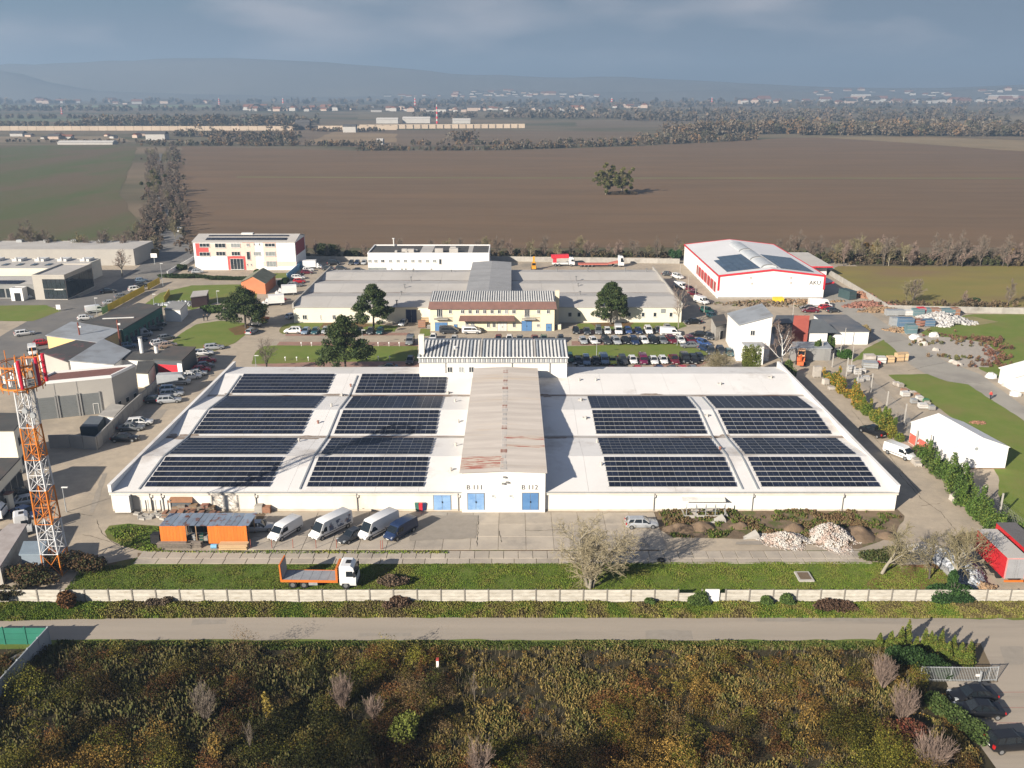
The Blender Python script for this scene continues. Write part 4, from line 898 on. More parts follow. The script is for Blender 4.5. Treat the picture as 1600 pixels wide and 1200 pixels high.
# cream building at the left edge
r = blr('cream_house', 'cream two-storey flat-roofed building cut by the left edge, behind the mast', [(-60,674),(21,673.5),(40,648),(-20,647)], 7.5, m_pale_cream, m_dark_roof)
r2 = blr('workshop_wing', 'lower wing with large dark windows in front of the cream building', [(-70,757),(-6,757),(30,718),(-25,718)], 5.2, m_pale_cream, m_dark_roof)
p, q = G(-6, 757, 5.2), G(30, 718, 5.2); side_windows(r2, p, q, [(.9, 3.6)], 4, 2.0, frame=m_conc)
p, q = G(21, 673.5, 7.5), G(40, 648, 7.5); side_windows(r, p, q, [(.9, 2.4), (4.4, 5.8)], 2, 1.2)
r = blr('brick_outbuilding', 'small flat-roofed outbuilding with a red-edged roof beside the white lorry', [(-20,778),(12,773),(19,770),(-5,769)], 2.8, m_pale_cream, m_brown)
bl('lorry_trailer', 'old flat grey-topped trailer body parked at the left edge above the fence', [(-60,915),(6,915),(46,848),(20,848)], 2.6, m_conc, mat('dusty_trailer_roof', (.42,.38,.36), (.33,.29,.27), scale=.8, detail=8, rough=.9), cat='trailer')
bl('equipment_cabin', 'grey-blue equipment cabin inside the fence at the foot of the mast', [(38,895),(72,895),(76,876),(44,876)], 2.6, mat('cabin_blue', (.22,.27,.32), rough=.7), mat('cabin_roof', (.25,.31,.36), rough=.6), cat='cabin')
# row of roofs along the street
r = blr('green_workshop', 'long dark-roofed workshop with green walls beside the yellow fence', [(128,505),(192,515.5),(253,479.5),(216,474.5)], 4.4, mat('green_wall', (.05,.16,.13), (.04,.13,.105), scale=.3, rough=.8), m_dark_roof)
p, q = G(192,515.5,4.4), G(253,479.5,4.4); side_windows(r, p, q, [(1.2, 2.7)], 9, 1.6, frame=mat('green_frame', (.09,.26,.2), rough=.7))
b = MB(); xa, ya = G(160,499,4.6); xb, yb = G(209,497,4.6); b.hexa([(xa,ya,4.65),(xb,yb,4.65),(xb,yb+.4,4.65),(xa,ya+.4,4.65)],[(xa,ya,4.85),(xb,yb,4.85),(xb,yb+.4,4.85),(xa,ya+.4,4.85)]); b.build('roof_pipe', m_frame, r)
blr('grey_roof_workshop', 'workshop with a wide pale zinc roof and a yellow end wall beside the street', [(73,525),(152,536),(192,513.5),(112,504)], 4.3, mat('yellow_render', (.70,.50,.24), (.64,.46,.22), scale=.3, rough=.9), m_tin)
blr('dark_roof_workshop', 'dark roofed workshop with faded pink patches behind the roller-door hall', [(64,551),(106,566),(156,537),(122,532)], 4.2, m_grey_r, mat('stained_felt', (.075,.07,.068), (.06,.058,.06), scale=.3, c3=(.16,.075,.08), scale3=.2, lo3=.55, hi3=.62, detail=7, stretch=(1,1,1), rough=.9))
rr = blr('zinc_roof_shed', 'pale zinc double-pitched shed roof behind the red gravel roof', [(110,569),(178,569),(203,547),(162,535)], 3.9, m_white_cl, m_tin, hs=[4.6,3.7,3.5,4.5])
blr('dark_garage', 'low dark-roofed garage with a white parapet, two chimneys behind', [(184,562),(242,564),(262,548),(206,551)], 3.3, m_white_cl, m_dark_roof)
r = blr('red_door_shed', 'black flat-roofed shed with a bright red front beside the red cars', [(241,562),(284,564),(305,543.5),(264,542)], 4.0, m_anth, m_dark_roof)
p = G(241,562,4.0); q = G(276,563.6,4.0); b = MB(); b.hexa([(p[0]+.6,p[1]-.1,.05),(q[0],q[1]-.1,.05),(q[0],q[1]-.02,.05),(p[0]+.6,p[1]-.02,.05)],[(p[0]+.6,p[1]-.1,3.0),(q[0],q[1]-.1,3.0),(q[0],q[1]-.02,3.0),(p[0]+.6,p[1]-.02,3.0)]); b.build('red_front', m_redp, r)
b = MB(); q2 = G(283.5,564,4.0); b.hexa([(q[0]+.05,q[1]-.1,.05),(q2[0],q2[1]-.1,.05),(q2[0],q2[1]-.02,.05),(q[0]+.05,q[1]-.02,.05)],[(q[0]+.05,q[1]-.1,3.4),(q2[0],q2[1]-.1,3.4),(q2[0],q2[1]-.02,3.4),(q[0]+.05,q[1]-.02,3.4)]); b.build('white_panel', m_white_cl, r)
blr('garage_row', 'small grey gabled garage between the roller-door hall and the red-fronted shed', [(213,583),(231,584),(243,566),(216,566)], 3.1, m_pale_cream, m_dark_roof)
for px, py, lab in ((222, 552, 'white round-topped chimney left of its pair on the dark garage roof'), (245, 552, 'short pale chimney right of its pair on the dark garage roof')):
    x, y = G(px, py, 3.4); hh = 3.4 if px == 222 else 1.6
    t = thing('chimney_stack', lab, 'chimney', (x, y, 3.5)); b = MB(); b.tube((0,0,0),(0,0,hh),.42,seg=10); b.build('flue', m_white_cl, t); b = MB(); b.tube((0,0,hh+.01),(0,0,hh+.3),.5,seg=10); b.build('cowl', m_pipe, t)
def chimney_pole(px, py, h, lab):
    x, y = G(px, py); t = thing('brick_red_pole', lab, 'pole', (x, y, 0)); b = MB(); b.tube((0,0,0),(0,0,h),.22,.18,seg=8); b.build('shaft', mat('rust_red_pole', (.22,.07,.05), rough=.8), t); b = MB(); b.box(.1,.7,-.15,.15,h-1.2,h-.8); b.build('lamp', m_frame, t)
chimney_pole(129, 552, 7.5, 'rust-red pole left of its pair between the zinc roofs'); chimney_pole(190, 551, 8.0, 'rust-red pole with a small lamp beside the zinc shed')
r = polyblock('white_kiosk', 'small white hut with a dark roof on the path right of the green workshop', [G(259.5,502), G(283.5,503), G(294,491), G(272,489)], 3.2, m_white_cl, m_grey_d, cat='hut')
r = polyblock('dark_shed', 'small brown-black shed with a pale roof beside the scrap behind the white hut', [G(300,481), G(324,478), G(327,470), G(304,472)], 3.0, mat('dark_brown_wall', (.08,.05,.05), rough=.9), m_roofpale, cat='shed')
def orange_house():
    r, P = gable_block('orange_house', 'small orange-brick house with a grey-green roof and white verge beside the hedge', G(415.5, 459.5), (lambda v: (v.x, v.y))(Vector((G(433,444)[0]-G(415.5,459.5)[0], G(433,444)[1]-G(415.5,459.5)[1])).normalized()), (-.93, .25), 13, 8.5, 3.3, 5.2, mat('orange_render', (.56,.20,.10), (.50,.17,.085), scale=.4, rough=.9), mat('moss_roof', (.22,.22,.16), (.17,.17,.12), scale=.5, rough=.9))
orange_house()
# grey glazed showroom
def showroom():
    A = G(55,469); B = G(106,468.5); Y0 = B[1]; X1 = B[0]; X0 = A[0]; Y1 = Y0+18; h = 7.0
    r = block('showroom', 'modern pale grey building with a tall dark glazed corner facing the street', X0, X1, Y0, Y1, h, mat('sand_grey_cladding', (.46,.43,.38), (.43,.40,.36), scale=.3, rough=.8), m_roofpale, 'showroom', .5)
    b = MB(); xa, _ = FX(68,450,Y0); xb, _ = FX(103,450,Y0)
    n = 5
    for i in range(n):
        for (z0,z1) in ((.3,3.2),(3.35,6.2)):
            g = MB(); x0_ = xa+(xb-xa)*i/n; x1_ = xa+(xb-xa)*(i+1)/n-.12; g.box(x0_, x1_, Y0-.12, Y0-.01, z0, z1); g.build('glass_panel', m_pane, r)
    for i in range(12):
        g = MB(); y0 = Y0+.4+(Y1-Y0-.8)*i/12; g.box(X1+.01, X1+.1, y0, y0+1.3, .4, 6.2); g.build('glass_panel', m_pane, r)
    x, z = FX(94,452.5,Y0); g = MB(); g.box(x-1.6, x+1.0, Y0-.2, Y0-.125, z-.12, z+.2); g.build('sign_board', m_frame, r)
    Xl = X0-34
    r = block('showroom_wing', 'low wing of the grey showroom with dark solar panels on its front roof', Xl, X0-.1, Y0+1.5, Y0+14, 4.0, m_grey_d, m_roofpale, 'showroom wing', .3)
    for i in range(8):
        g = MB(); x0_ = X0-3-i*3.4; g.box(x0_-2.8, x0_, Y0+1.38, Y0+1.49, .4, 3.0); g.build('window', m_pane, r)
    solar_array('dark solar strip on the low wing of the grey showroom', X0-22, X0-6, [Y0+3.2+1.15*i for i in range(4)], lambda y: 4.1, R(8), 'solar arrays on other roofs')
    r = block('entrance_box', 'small white entrance box with a dark doorway on the showroom front', FX(21,460,Y0)[0], FX(40,460,Y0)[0], Y0-1.5, Y0+1.2, 3.6, m_white_cl, m_roofpale, 'entrance', .2)
    g = MB(); g.box(FX(27,460,Y0)[0], FX(36,460,Y0)[0], Y0-1.6, Y0-1.502, .05, 2.4); g.build('doorway', m_dark, r)
    r = block('sawtooth_hall', 'long pale hall with small skylights behind the showroom', Xl-20, X0+4, Y0+19, Y0+36, 5.5, m_pale_cream, m_roofpale, 'industrial hall', .2)
    for i in range(6):
        g = MB(); x0_ = X0-4-i*4.6; g.hexa([(x0_,Y0+24,5.62),(x0_+1.4,Y0+24,5.62),(x0_+1.4,Y0+27,5.62),(x0_,Y0+27,5.62)],[(x0_,Y0+24,5.8),(x0_+1.4,Y0+24,5.8),(x0_+1.4,Y0+27,5.8),(x0_,Y0+27,5.8)]); g.build('skylight', m_pane, r)
    for i in range(5):
        x0_ = X0+1-i*7.4; g = MB(); g.box(x0_-1.5, x0_+1.5, Y0+31, Y0+35, 5.62, 6.4); g.tube((x0_,Y0+31,5.9),(x0_,Y0+31,7.0),.4,seg=8); g.build('roof_vent', m_frame, r)
    Xr = G(175, 432)[0]
    r = block('rear_hall', 'grey flat-roofed hall with a worn side wall at the bend of the street', Xl-30, Xr, G(0,420)[1]+6, G(0,420)[1]+24, 5.6, m_grey_r, m_roofpale, 'industrial hall', .2)
    for i in range(6):
        x0_ = Xr-18-i*10; y_ = G(0,420)[1]+21; g = MB(); g.box(x0_-1, x0_+1, y_, y_+2, 5.7, 6.6); g.build('roof_unit', m_steel, r)
showroom()
# yellow fence along the street
m_yel = mat('yellow_fence', (.75,.55,.05), (.68,.48,.04), scale=.8, rough=.6, rand=.05)
yf = thing('yellow_fence', 'bright yellow panel fence running beside the parked cars on the street', 'fence')
P0 = Vector(G(160, 492)); P1 = Vector(G(250, 443)); dd = (P1-P0); nP = 34
for i in range(nP):
    if i in (24, 25): continue
    a = P0+dd*i/nP; c = P0+dd*((i+.9)/nP); b = MB(); b.hexa([(a.x,a.y,.1),(c.x,c.y,.1),(c.x+.05,c.y+.08,.1),(a.x+.05,a.y+.08,.1)],[(a.x,a.y,2.0),(c.x,c.y,2.0),(c.x+.05,c.y+.08,2.0),(a.x+.05,a.y+.08,2.0)])
    b.build('panel', m_yel if i > 2 else mat('green_fence_panel', (.25,.45,.15), rough=.6), yf)
y2 = thing('yellow_fence', 'short detached yellow fence piece on the grass near the scrap heap', 'fence'); a = G(257,473); c = G(265,461); b = MB(); b.hexa([(a[0],a[1],0),(c[0],c[1],0),(c[0]+.1,c[1]+.1,0),(a[0]+.1,a[1]+.1,0)],[(a[0],a[1],1.9),(c[0],c[1],1.9),(c[0]+.1,c[1]+.1,1.9),(a[0]+.1,a[1]+.1,1.9)]); b.build('panel', m_yel, y2)
wall_run('blue_fence', 'light blue sheet fence behind the row of cars near the red and white block', [G(449,438), G(474,416)], 2.2, .08, mat('blue_fence_sheet', (.20,.42,.62), (.17,.37,.56), scale=.5, rough=.6), 'fence', piece=2.0)
wall_run('concrete_wall', 'low pale concrete wall along the field behind the factory halls', [G(476,408), G(576,409)], 1.8, .2, m_conc, piece=4)
wall_run('concrete_wall', 'long pale concrete wall along the field behind the red lorries', [G(768,408), G(1062,412)], 1.8, .2, m_conc, piece=4)
wall_run('picket_wall', 'pale slatted garden fence beside the street left of the red and white block', [G(262,430), G(304,406)], 1.4, .1, m_white_cl, 'fence', piece=1.5)

# ================================================================ buildings on the right
def mono_house():
    YA = G(1158,564)[1]; YB = G(1136,532)[1]; q = [FX(1155,508,YA), FX(1210,494,YA), FX(1190,475.6,YB), FX(1137,491,YB)]
    r = polyblock('pitched_house', 'white two-storey house with a folded grey metal roof beside the parking area', [(q[0][0],YA),(q[1][0]-.4,YA),(q[2][0],YB),(q[3][0],YB)], 9, m_white_cl, m_tin, hs=[v[1] for v in q], over=.3)
    for a, c in ((1139,1141.5),(1146,1148)): pass
    window(r, YA, 1172, 516, 1180, 524)
    r = polyblock('house_annex', 'narrow lower annex with a flat grey roof on the folded-roof house', [(G(1158,564)[0]-.1,YA-3), (G(1186,564)[0],YA-3), (G(1186,564)[0],YA-.05), (G(1158,564)[0]-.1,YA-.05)], 4.3, m_white_cl, m_tin, over=.2)
    r = blr('stone_gatehouse', 'grey gatehouse with a dark doorway left of the folded-roof house', [(1119,511),(1137,506),(1131,492),(1112,496)], 3.6, m_conc, m_dark_roof)
    p = G(1119,511,3.6); q = G(1137,506,3.6); side_windows(r, p, q, [(.05, 2.2)], 1, 1.1, m=m_dark)
mono_house()
mat('faded_brick_red', (.40,.10,.07), (.33,.08,.06), scale=.5, detail=8, rough=.9)
polyblock('red_block', 'tall brick-red sloping-fronted block in the middle of the grey roofs', [G(1235,541), G(1260,541), G(1261,531), G(1237,531)], 7, MATS['faded_brick_red'], MATS['faded_brick_red'], hs=[3.2,3.2,6,6], over=.05)
def hipped():
    t = thing('hipped_house', 'small white house with a dark grey hipped roof right of the red block', 'house')
    q = [G(1263,540), G(1291,540), G(1291,528), G(1263,528)]; b = MB(); b.prism(q, 0, 3.3); b.build('wall', m_white_cl, t)
    xs = [p[0] for p in q]; ys = [p[1] for p in q]; x0_, x1_ = min(xs)-.4, max(xs)+.4; y0_, y1_ = min(ys)-.4, max(ys)+.4; cx = (x0_+x1_)/2
    b = MB(); z = 3.31; top = [(cx+.8, (y0_+y1_)/2, 5.6), (cx-1.2, (y0_+y1_)/2+1, 5.6)]
    c = [(x0_,y0_,z),(x1_,y0_,z),(x1_,y1_,z),(x0_,y1_,z)]
    b.face([c[0],c[1],top[0],top[1]]); b.face([c[1],c[2],top[0]]); b.face([c[2],c[3],top[1],top[0]]); b.face([c[3],c[0],top[1]]); b.face(c[::-1]); b.build('roof', m_anth, t)
hipped()
blr('grey_canopy_shed', 'long low grey-roofed shed in front of the hipped house', [(1234,545),(1299,545),(1291,535),(1240,535.5)], 2.8, m_grey_d, m_tin)
blr('dark_lean_shed', 'low grey lean-to with a dark roof behind the leafless birch', [(1184,539),(1212,539),(1206,522),(1186,522)], 2.8, m_grey_r, m_roofpale)
blr('flat_store', 'white flat-roofed store with a wet dark roof beside the concrete drive', [(1305,518.5),(1358,518.5),(1322,493),(1272,493)], 3.2, m_white_cl, mat('wet_felt_roof', (.20,.19,.18), (.07,.09,.12), scale=.12, detail=8, rough=.6))
blr('long_dark_shed', 'dark low-roofed shed behind the red block', [(1208,506),(1250,506),(1246,494),(1214,494)], 2.6, m_grey_d, m_anth)

# white marquee with a red panel
def marquee():
    A = Vector(G(1484, 732)); B = Vector(G(1570, 732)); Cx = B.x-A.x; L_ = G(1435,690)[1]-A.y+1
    h = FX(1484, 699, A.y)[1]; hr = FX(1522, 685, A.y)[1]
    r, P = gable_block('marquee', 'big white marquee tent with a red printed panel along its left side', (A.x+Cx, A.y), (-.17, .985), (-1, 0), 11.5, Cx, h, hr, mat('tent_fabric', (.80,.79,.77), (.76,.75,.73), scale=.3, rough=.6), MATS['tent_fabric'] if 'tent_fabric' in MATS else None, 'marquee', over=.12, sheets=5)
    b = MB(); k = lambda d, o: (A.x-.173*d+o, A.y+d); b.hexa([(*k(4.5,-.06),.1),(*k(11.2,-.06),.1),(*k(11.2,-.02),.1),(*k(4.5,-.02),.1)],[(*k(4.5,-.06),h*.5),(*k(11.2,-.06),h*.5),(*k(11.2,-.02),h*.5),(*k(4.5,-.02),h*.5)]); b.build('printed_panel', mat('red_print', (.70,.12,.08), (.78,.70,.66), scale=.9, lo=.57, hi=.60, detail=3, rough=.6), r)
    b = MB(); b.tube((A.x+Cx*.42, A.y-.06, hr*.66), (A.x+Cx*.42, A.y-.01, hr*.66), .28, seg=12); b.build('vent', m_steel, r)
    b = MB(); b.box(A.x, A.x+Cx, A.y-.25, A.y-.01, 0, .12); b.build('base_beam', m_wood, r)
marquee()
r, P = gable_block('white_tent', 'corner of a white tent at the right edge by the diagonal drive', G(1583, 612), (0, 1), (1, 0), 6, 12, 3.2, 5, MATS['tent_fabric'], MATS['tent_fabric'], 'tent')

# ================================================================ lattice mast
def mast():
    bx, by = G(90, 893); t = thing('radio_mast', 'tall orange and white lattice mast with a ring platform and red and white antennas', 'mast', (bx, by, 0))
    ztop = FX(800, 606, by)[1]; zp = ztop
    m_o = mat('mast_orange', (.72,.24,.035), (.60,.19,.03), scale=.5, rough=.7); m_w = mat('mast_white', (.72,.72,.72), (.62,.62,.62), scale=.5, rough=.6)
    bands = [(898,860,m_o),(860,814,m_w),(814,762,m_o),(762,715,m_w),(715,665,m_o),(665,610,m_w),(610,600,m_o)]
    bands = [(max(0, FX(800,a,by)[1]), FX(800,b2,by)[1], m) for a, b2, m in bands]
    H_ = bands[-1][1]; w0, w1 = 1.15, .75; W = lambda z: w0+(w1-w0)*z/H_
    for (z0, z1, m) in bands:
        for sx, sy in ((-1,-1),(1,-1),(1,1),(-1,1)):
            b = MB(); b.tube((sx*W(z0), sy*W(z0), z0), (sx*W(z1), sy*W(z1), z1), .10, seg=6); b.build('leg', m, t)
        n = max(1, int(round((z1-z0)/2.2)))
        for k in range(n):
            za = z0+(z1-z0)*k/n; zb = z0+(z1-z0)*(k+1)/n; zm = (za+zb)/2; a, c = W(za), W(zb); mm = W(zm)
            for (p, q) in (((-1,-1),(1,-1)),((1,-1),(1,1)),((1,1),(-1,1)),((-1,1),(-1,-1))):
                b = MB(); b.tube((p[0]*a,p[1]*a,za),(q[0]*c,q[1]*c,zb),.045,seg=4); b.tube((q[0]*a,q[1]*a,za),(p[0]*c,p[1]*c,zb),.045,seg=4); b.tube((p[0]*a,p[1]*a,za),(q[0]*a,q[1]*a,za),.05,seg=4); b.build('brace', m, t)
        b = MB(); b.tube((-.2,.1,z0),(-.2,.1,z1),.04,seg=4); b.tube((.2,.1,z0),(.2,.1,z1),.04,seg=4)
        k = int((z1-z0)/.5)
        for i in range(k): b.tube((-.2,.1,z0+i*.5),(.2,.1,z0+i*.5),.03,seg=4)
        b.tube((.42,.15,z0),(.42,.15,z1),.13,seg=6); b.build('ladder', m, t)
    # ring platform
    rp = 2.35; b = MB(); n = 14; pt = lambda i, r_, z: (r_*math.cos(2*math.pi*i/n), r_*math.sin(2*math.pi*i/n), z)
    b.prism([pt(i, rp, 0)[:2] for i in range(n)], H_-.1, H_); b.build('platform', mat('grating', (.22,.24,.23), (.16,.17,.16), scale=3, rough=.7), t)
    for z, rr, r_ in ((H_-.05, rp, .12), (H_+1.2, rp, .05), (H_+2.6, rp, .06), (H_+2.75, rp+.12, .05)):
        b = MB()
        for i in range(n): b.tube(pt(i, rr, z), pt(i+1, rr, z), r_, seg=5)
        b.build('ring_rail', m_o, t)
    for i in range(n):
        b = MB(); b.tube(pt(i, rp, H_-.6), pt(i, rp, H_+3.1+.8*(i % 3 == 0)), .055, seg=5); b.build('rail_post', m_o, t)
    for i in range(0, n, 2):
        b = MB(); b.tube(pt(i, rp, H_+1.3), (0, 0, H_+2.4), .05, seg=4); b.tube(pt(i, rp, H_+2.6), (0, 0, H_+1.0), .05, seg=4); b.build('strut', m_o, t)
    for s in (-.5, .5):
        b = MB(); b.tube((s, 0, H_), (s*.8, 0, H_+3.4), .09, seg=6); b.build('inner_post', m_o, t)
    for i, (ang, col) in enumerate(((-62, 0), (-18, 0), (18, 0), (100, 1), (170, 1), (235, 1), (60, 1))):
        x, y = (rp+.28)*math.cos(R(ang)), (rp+.28)*math.sin(R(ang))
        b = MB(); b.tube((x, y, H_+.1 if col == 0 else H_+.9), (x, y, H_+3.6 if col == 0 else H_+2.6), .20 if col == 0 else .14, seg=8)
        o = b.build('antenna', mat('antenna_red', (.55,.025,.05), (.50,.02,.045), scale=.5, rough=.4) if col == 0 else m_white_cl, t)
        if col == 0:
            c = MB(); c.tube((x-.20, y-.08, H_+.4), (x-.26, y-.1, H_+3.4), .13, seg=6); c.build('antenna_cover', m_white_cl, o)
    for (x, y, z) in ((1.2,-1.0,H_-3.6),(.4,-1.1,H_-3.0)):
        b = MB(); b.tube((x, y-.1, z), (x, y-.3, z), .42, .34, seg=12); b.build('dish', m_steel, t)
    for (ang) in (20, 75, 150, 200, 260, 310):
        x, y = rp*.8*math.cos(R(ang)), rp*.8*math.sin(R(ang)); b = MB(); b.box(x-.2, x+.2, y-.15, y+.15, H_+.3, H_+1.2); b.build('radio_unit', m_white_cl if ang % 2 == 0 else m_pipe, t)
mast()

# ================================================================ long concrete fence along the front road
def front_fence():
    Y = G(800, 941)[1]; h = 1.75; t = thing('concrete_fence', 'long weathered concrete plank fence between the front lawn and the road', 'fence')
    m1 = mat('fence_concrete', (.56,.53,.46), (.43,.40,.34), scale=.9, stretch=(1,1,3), detail=9, c3=(.33,.29,.22), scale3=.8, lo3=.55, hi3=.75, rough=.95, rand=.07, bump=.2, bscale=6)
    x0 = -72; p = 2.88; n = 52
    def plank(w): b = MB(); b.box(-w/2, w/2, -.04, .04, 0, h/4-.05); return b.mesh('plank', m1)
    pm = plank(p-.16); post = MB(); post.box(-.08, .08, -.1, .1, 0, h+.06); pom = post.mesh('post', mat('fence_post_dark', (.24,.22,.19), rough=.95))
    broken = {int((G(1104, 930)[0]-x0)/p), int((G(1080, 930)[0]-x0)/p)}
    for i in range(n):
        x = x0+p*i; add('post', pom, t, (x, Y, 0))
        if 0 < (x-G(1440, 930)[0]) < 6: pass
        for j in range(4):
            if i in broken and j == 3: continue
            add('plank', pm, t, (x+p/2, Y, j*h/4+.02), rnd.uniform(-.004, .004))
    return Y, h
FY, FH = front_fence()
b = MB(); x = G(1111, 940)[0]; t = thing('fence_patch', 'plain white block filling a gap in the concrete fence', 'wall', (x, FY-.15, 0)); b.box(-.85, .85, -.1, .12, 0, 1.85); b.build('wall', m_white_cl, t)
# ================================================================ vehicles
m_tyre = mat('tyre_rubber', (.02,.02,.02), rough=.9); m_rim = mat('wheel_rim', (.34,.35,.36), rough=.4, metal=.6)
m_cglass = mat('car_glass', (.015,.020,.025), rough=.06, spec=.6, coords='obj')
m_lamp = mat('headlight_glass', (.30,.32,.33), rough=.4, spec=.3); m_tail = mat('tail_light', (.45,.015,.015), rough=.3); m_plate = mat('number_plate', (.65,.65,.62), rough=.6)
m_trim = mat('black_trim', (.022,.022,.024), rough=.7)
PAINT = dict(white=(.74,.74,.73), silver=(.42,.44,.46), grey=(.17,.18,.19), dark=(.045,.05,.058), black=(.012,.013,.016), blue=(.04,.09,.25), navy=(.018,.035,.09), paleblue=(.20,.28,.38),
             red=(.45,.02,.03), maroon=(.13,.015,.03), purple=(.13,.015,.055), yellow=(.55,.56,.06), green=(.02,.09,.07), teal=(.03,.10,.12), beige=(.40,.30,.24))
def paint(c):
    if c == 'white': return mat('paint_white', PAINT[c], tuple(x*.95 for x in PAINT[c]), scale=1.2, rough=.28, spec=.5, coat=.4, coords='obj')
    return mat('paint_'+c, PAINT[c], tuple(x*.9 for x in PAINT[c]), scale=1.2, rough=.3, spec=.4, coat=.3, coords='obj', metal=.1)
def loft(stations, rings=None):
    """stations: (x, zbottom, zshoulder, ztop, halfwidth_bottom, halfwidth_shoulder, halfwidth_top)"""
    b = MB(); k = 8
    for (x, zb, zs, zt, wb, ws, wt) in stations:
        b.v += [(x,-wb,zb),(x,-ws,zb+(zs-zb)*.45),(x,-ws,zs),(x,-wt,zt),(x,wt,zt),(x,ws,zs),(x,ws,zb+(zs-zb)*.45),(x,wb,zb)]
    n = len(stations)
    for i in range(n-1):
        for j in range(k):
            j2 = (j+1) % k; a = i*k; c = (i+1)*k; b.f.append((a+j, a+j2, c+j2, c+j)); b.m.append(0)
    b.f.append(tuple(range(k-1, -1, -1))); b.m.append(0); b.f.append(tuple((n-1)*k+j for j in range(k))); b.m.append(0)
    return b
SPEC = {  # length, half width, belt height, roof height, bonnet end, windscreen top, roof end, tail glass base, bonnet z, boot z
 'hatch': (4.05,.86,.92,1.47, .95,.30,-1.35,-1.80,.90,.95),
 'sedan': (4.65,.90,.90,1.44, 1.05,.35,-1.05,-1.65,.86,.98),
 'wagon': (4.70,.90,.92,1.48, 1.05,.35,-1.85,-2.20,.87,.96),
 'suv':   (4.50,.93,1.08,1.70, 1.00,.40,-1.75,-2.05,1.04,1.05),
 'mpv':   (4.60,.92,1.05,1.82, 1.35,.60,-1.95,-2.18,1.02,1.05),
 'pickup':(5.20,.95,1.10,1.78, 1.25,.60,-.65,-.95,1.06,1.08)}
def make_car(kind):
    L_, hw, zb, zr, xb, xw, xr, xt, zh, zk = SPEC[kind]; f = L_/2
    t = thing('car_proto_'+kind, 'x', 'car', (0, 0, -500))
    st = [(-f, .42, .62, .80, hw*.70, hw*.84, hw*.72), (-f+.10, .28, .72, zk-.03, hw*.80, hw*.95, hw*.80), (-f+.55, .22, .80, zk+.02, hw*.84, hw, hw*.84), (xt+.3, .20, .80, zb+.02, hw*.85, hw, hw*.86), (0, .20, .78, zb, hw*.85, hw, hw*.88),
          (xb, .20, .76, zh+.02, hw*.85, hw, hw*.84), (xb+.35, .22, .72, zh-.03, hw*.84, hw*.99, hw*.82), (f-.28, .24, .64, zh-.16, hw*.80, hw*.95, hw*.76), (f-.04, .30, .54, .66, hw*.68, hw*.84, hw*.66), (f, .36, .50, .58, hw*.60, hw*.76, hw*.60)]
    st.sort(key=lambda s: s[0])
    body = loft(st).build('body', paint('white'), t, smooth=34)
    gw, tw = hw*.84, hw*.66
    g = MB(); g.hexa([(xt,-gw,zb-.03),(xb,-gw,zb-.03),(xb,gw,zb-.03),(xt,gw,zb-.03)], [(xr-.05,-tw,zr-.05),(xw,-tw,zr-.05),(xw,tw,zr-.05),(xr-.05,tw,zr-.05)]); g.build('windows', m_cglass, t)
    r = MB(); e = .02
    xm = (xr+xw)/2
    r.hexa([(xr-.10,-tw-e,zr-.07),(xw+.04,-tw-e,zr-.07),(xw+.04,tw+e,zr-.07),(xr-.10,tw+e,zr-.07)], [(xr+.12,-tw*.86,zr),(xw-.18,-tw*.86,zr),(xw-.18,tw*.86,zr),(xr+.12,tw*.86,zr)])
    for s in (-1, 1):
        for (xa, xc, wd) in ((xb, xw, .07), (0.0 if kind != 'pickup' else .1, (-.02 if kind != 'pickup' else .1), .06), (xt, xr-.02, .16), ((xt-.1)*.55, xr*.55, .07)):
            a = (xa, s*gw, zb-.02); c = (xc, s*tw, zr-.05); o = s*.018
            r.hexa([(a[0]-wd,a[1]-o*1.0-.012,a[2]),(a[0]+wd,a[1]-o-.012,a[2]),(a[0]+wd,a[1]+o+.012,a[2]),(a[0]-wd,a[1]+o+.012,a[2])], [(c[0]-wd,c[1]-.03,c[2]),(c[0]+wd,c[1]-.03,c[2]),(c[0]+wd,c[1]+.03,c[2]),(c[0]-wd,c[1]+.03,c[2])])
    r.build('roof', paint('white'), t)
    if kind == 'pickup':
        d = MB(); d.box(-f+.12, xt-.15, -hw*.72, hw*.72, zk+.03, zk+.06); d.build('bed_liner', m_trim, t)
    for sx in (f-.85, -f+.80):
        for s in (-1, 1):
            wb = MB(); wb.tube((0, -.11, 0), (0, .11, 0), .33, seg=14); o = wb.build('wheel', m_tyre, t, (sx, s*(hw-.085), .33)); q = MB(); q.tube((0, s*.08, 0), (0, s*.125, 0), .21, seg=10); q.build('rim', m_rim, o)
    for s in (-1, 1):
        h = MB(); h.hexa([(f-.20, s*hw*.78-.16, .56),(f-.045, s*hw*.72-.16, .56),(f-.045, s*hw*.72+.14, .56),(f-.26, s*hw*.78+.14, .56)], [(f-.34, s*hw*.78-.14, .745),(f-.14, s*hw*.70-.14, .72),(f-.18, s*hw*.70+.12, .72),(f-.42, s*hw*.78+.12, .745)]); h.build('headlight', m_lamp, t)
        h = MB(); h.box(-f-.01, -f+.14, s*hw*.80-.13, s*hw*.80+.12, .66, .86 if kind in ('sedan','hatch') else 1.02); h.build('tail_light', m_tail, t)
        h = MB(); h.box(xb-.35, xb-.16, s*(hw+.08)-.09, s*(hw+.08)+.09, zb, zb+.15); h.build('mirror', m_trim, t)
    p = MB(); p.box(f-.03, f+.03, -.52, .52, .30, .46); p.build('grille', m_trim, t)
    p = MB(); p.box(-f-.02, -f+.02, -.26, .26, .58, .69); p.box(f+.031, f+.04, -.26, .26, .34, .45); p.build('number_plate', m_plate, t)
    return t
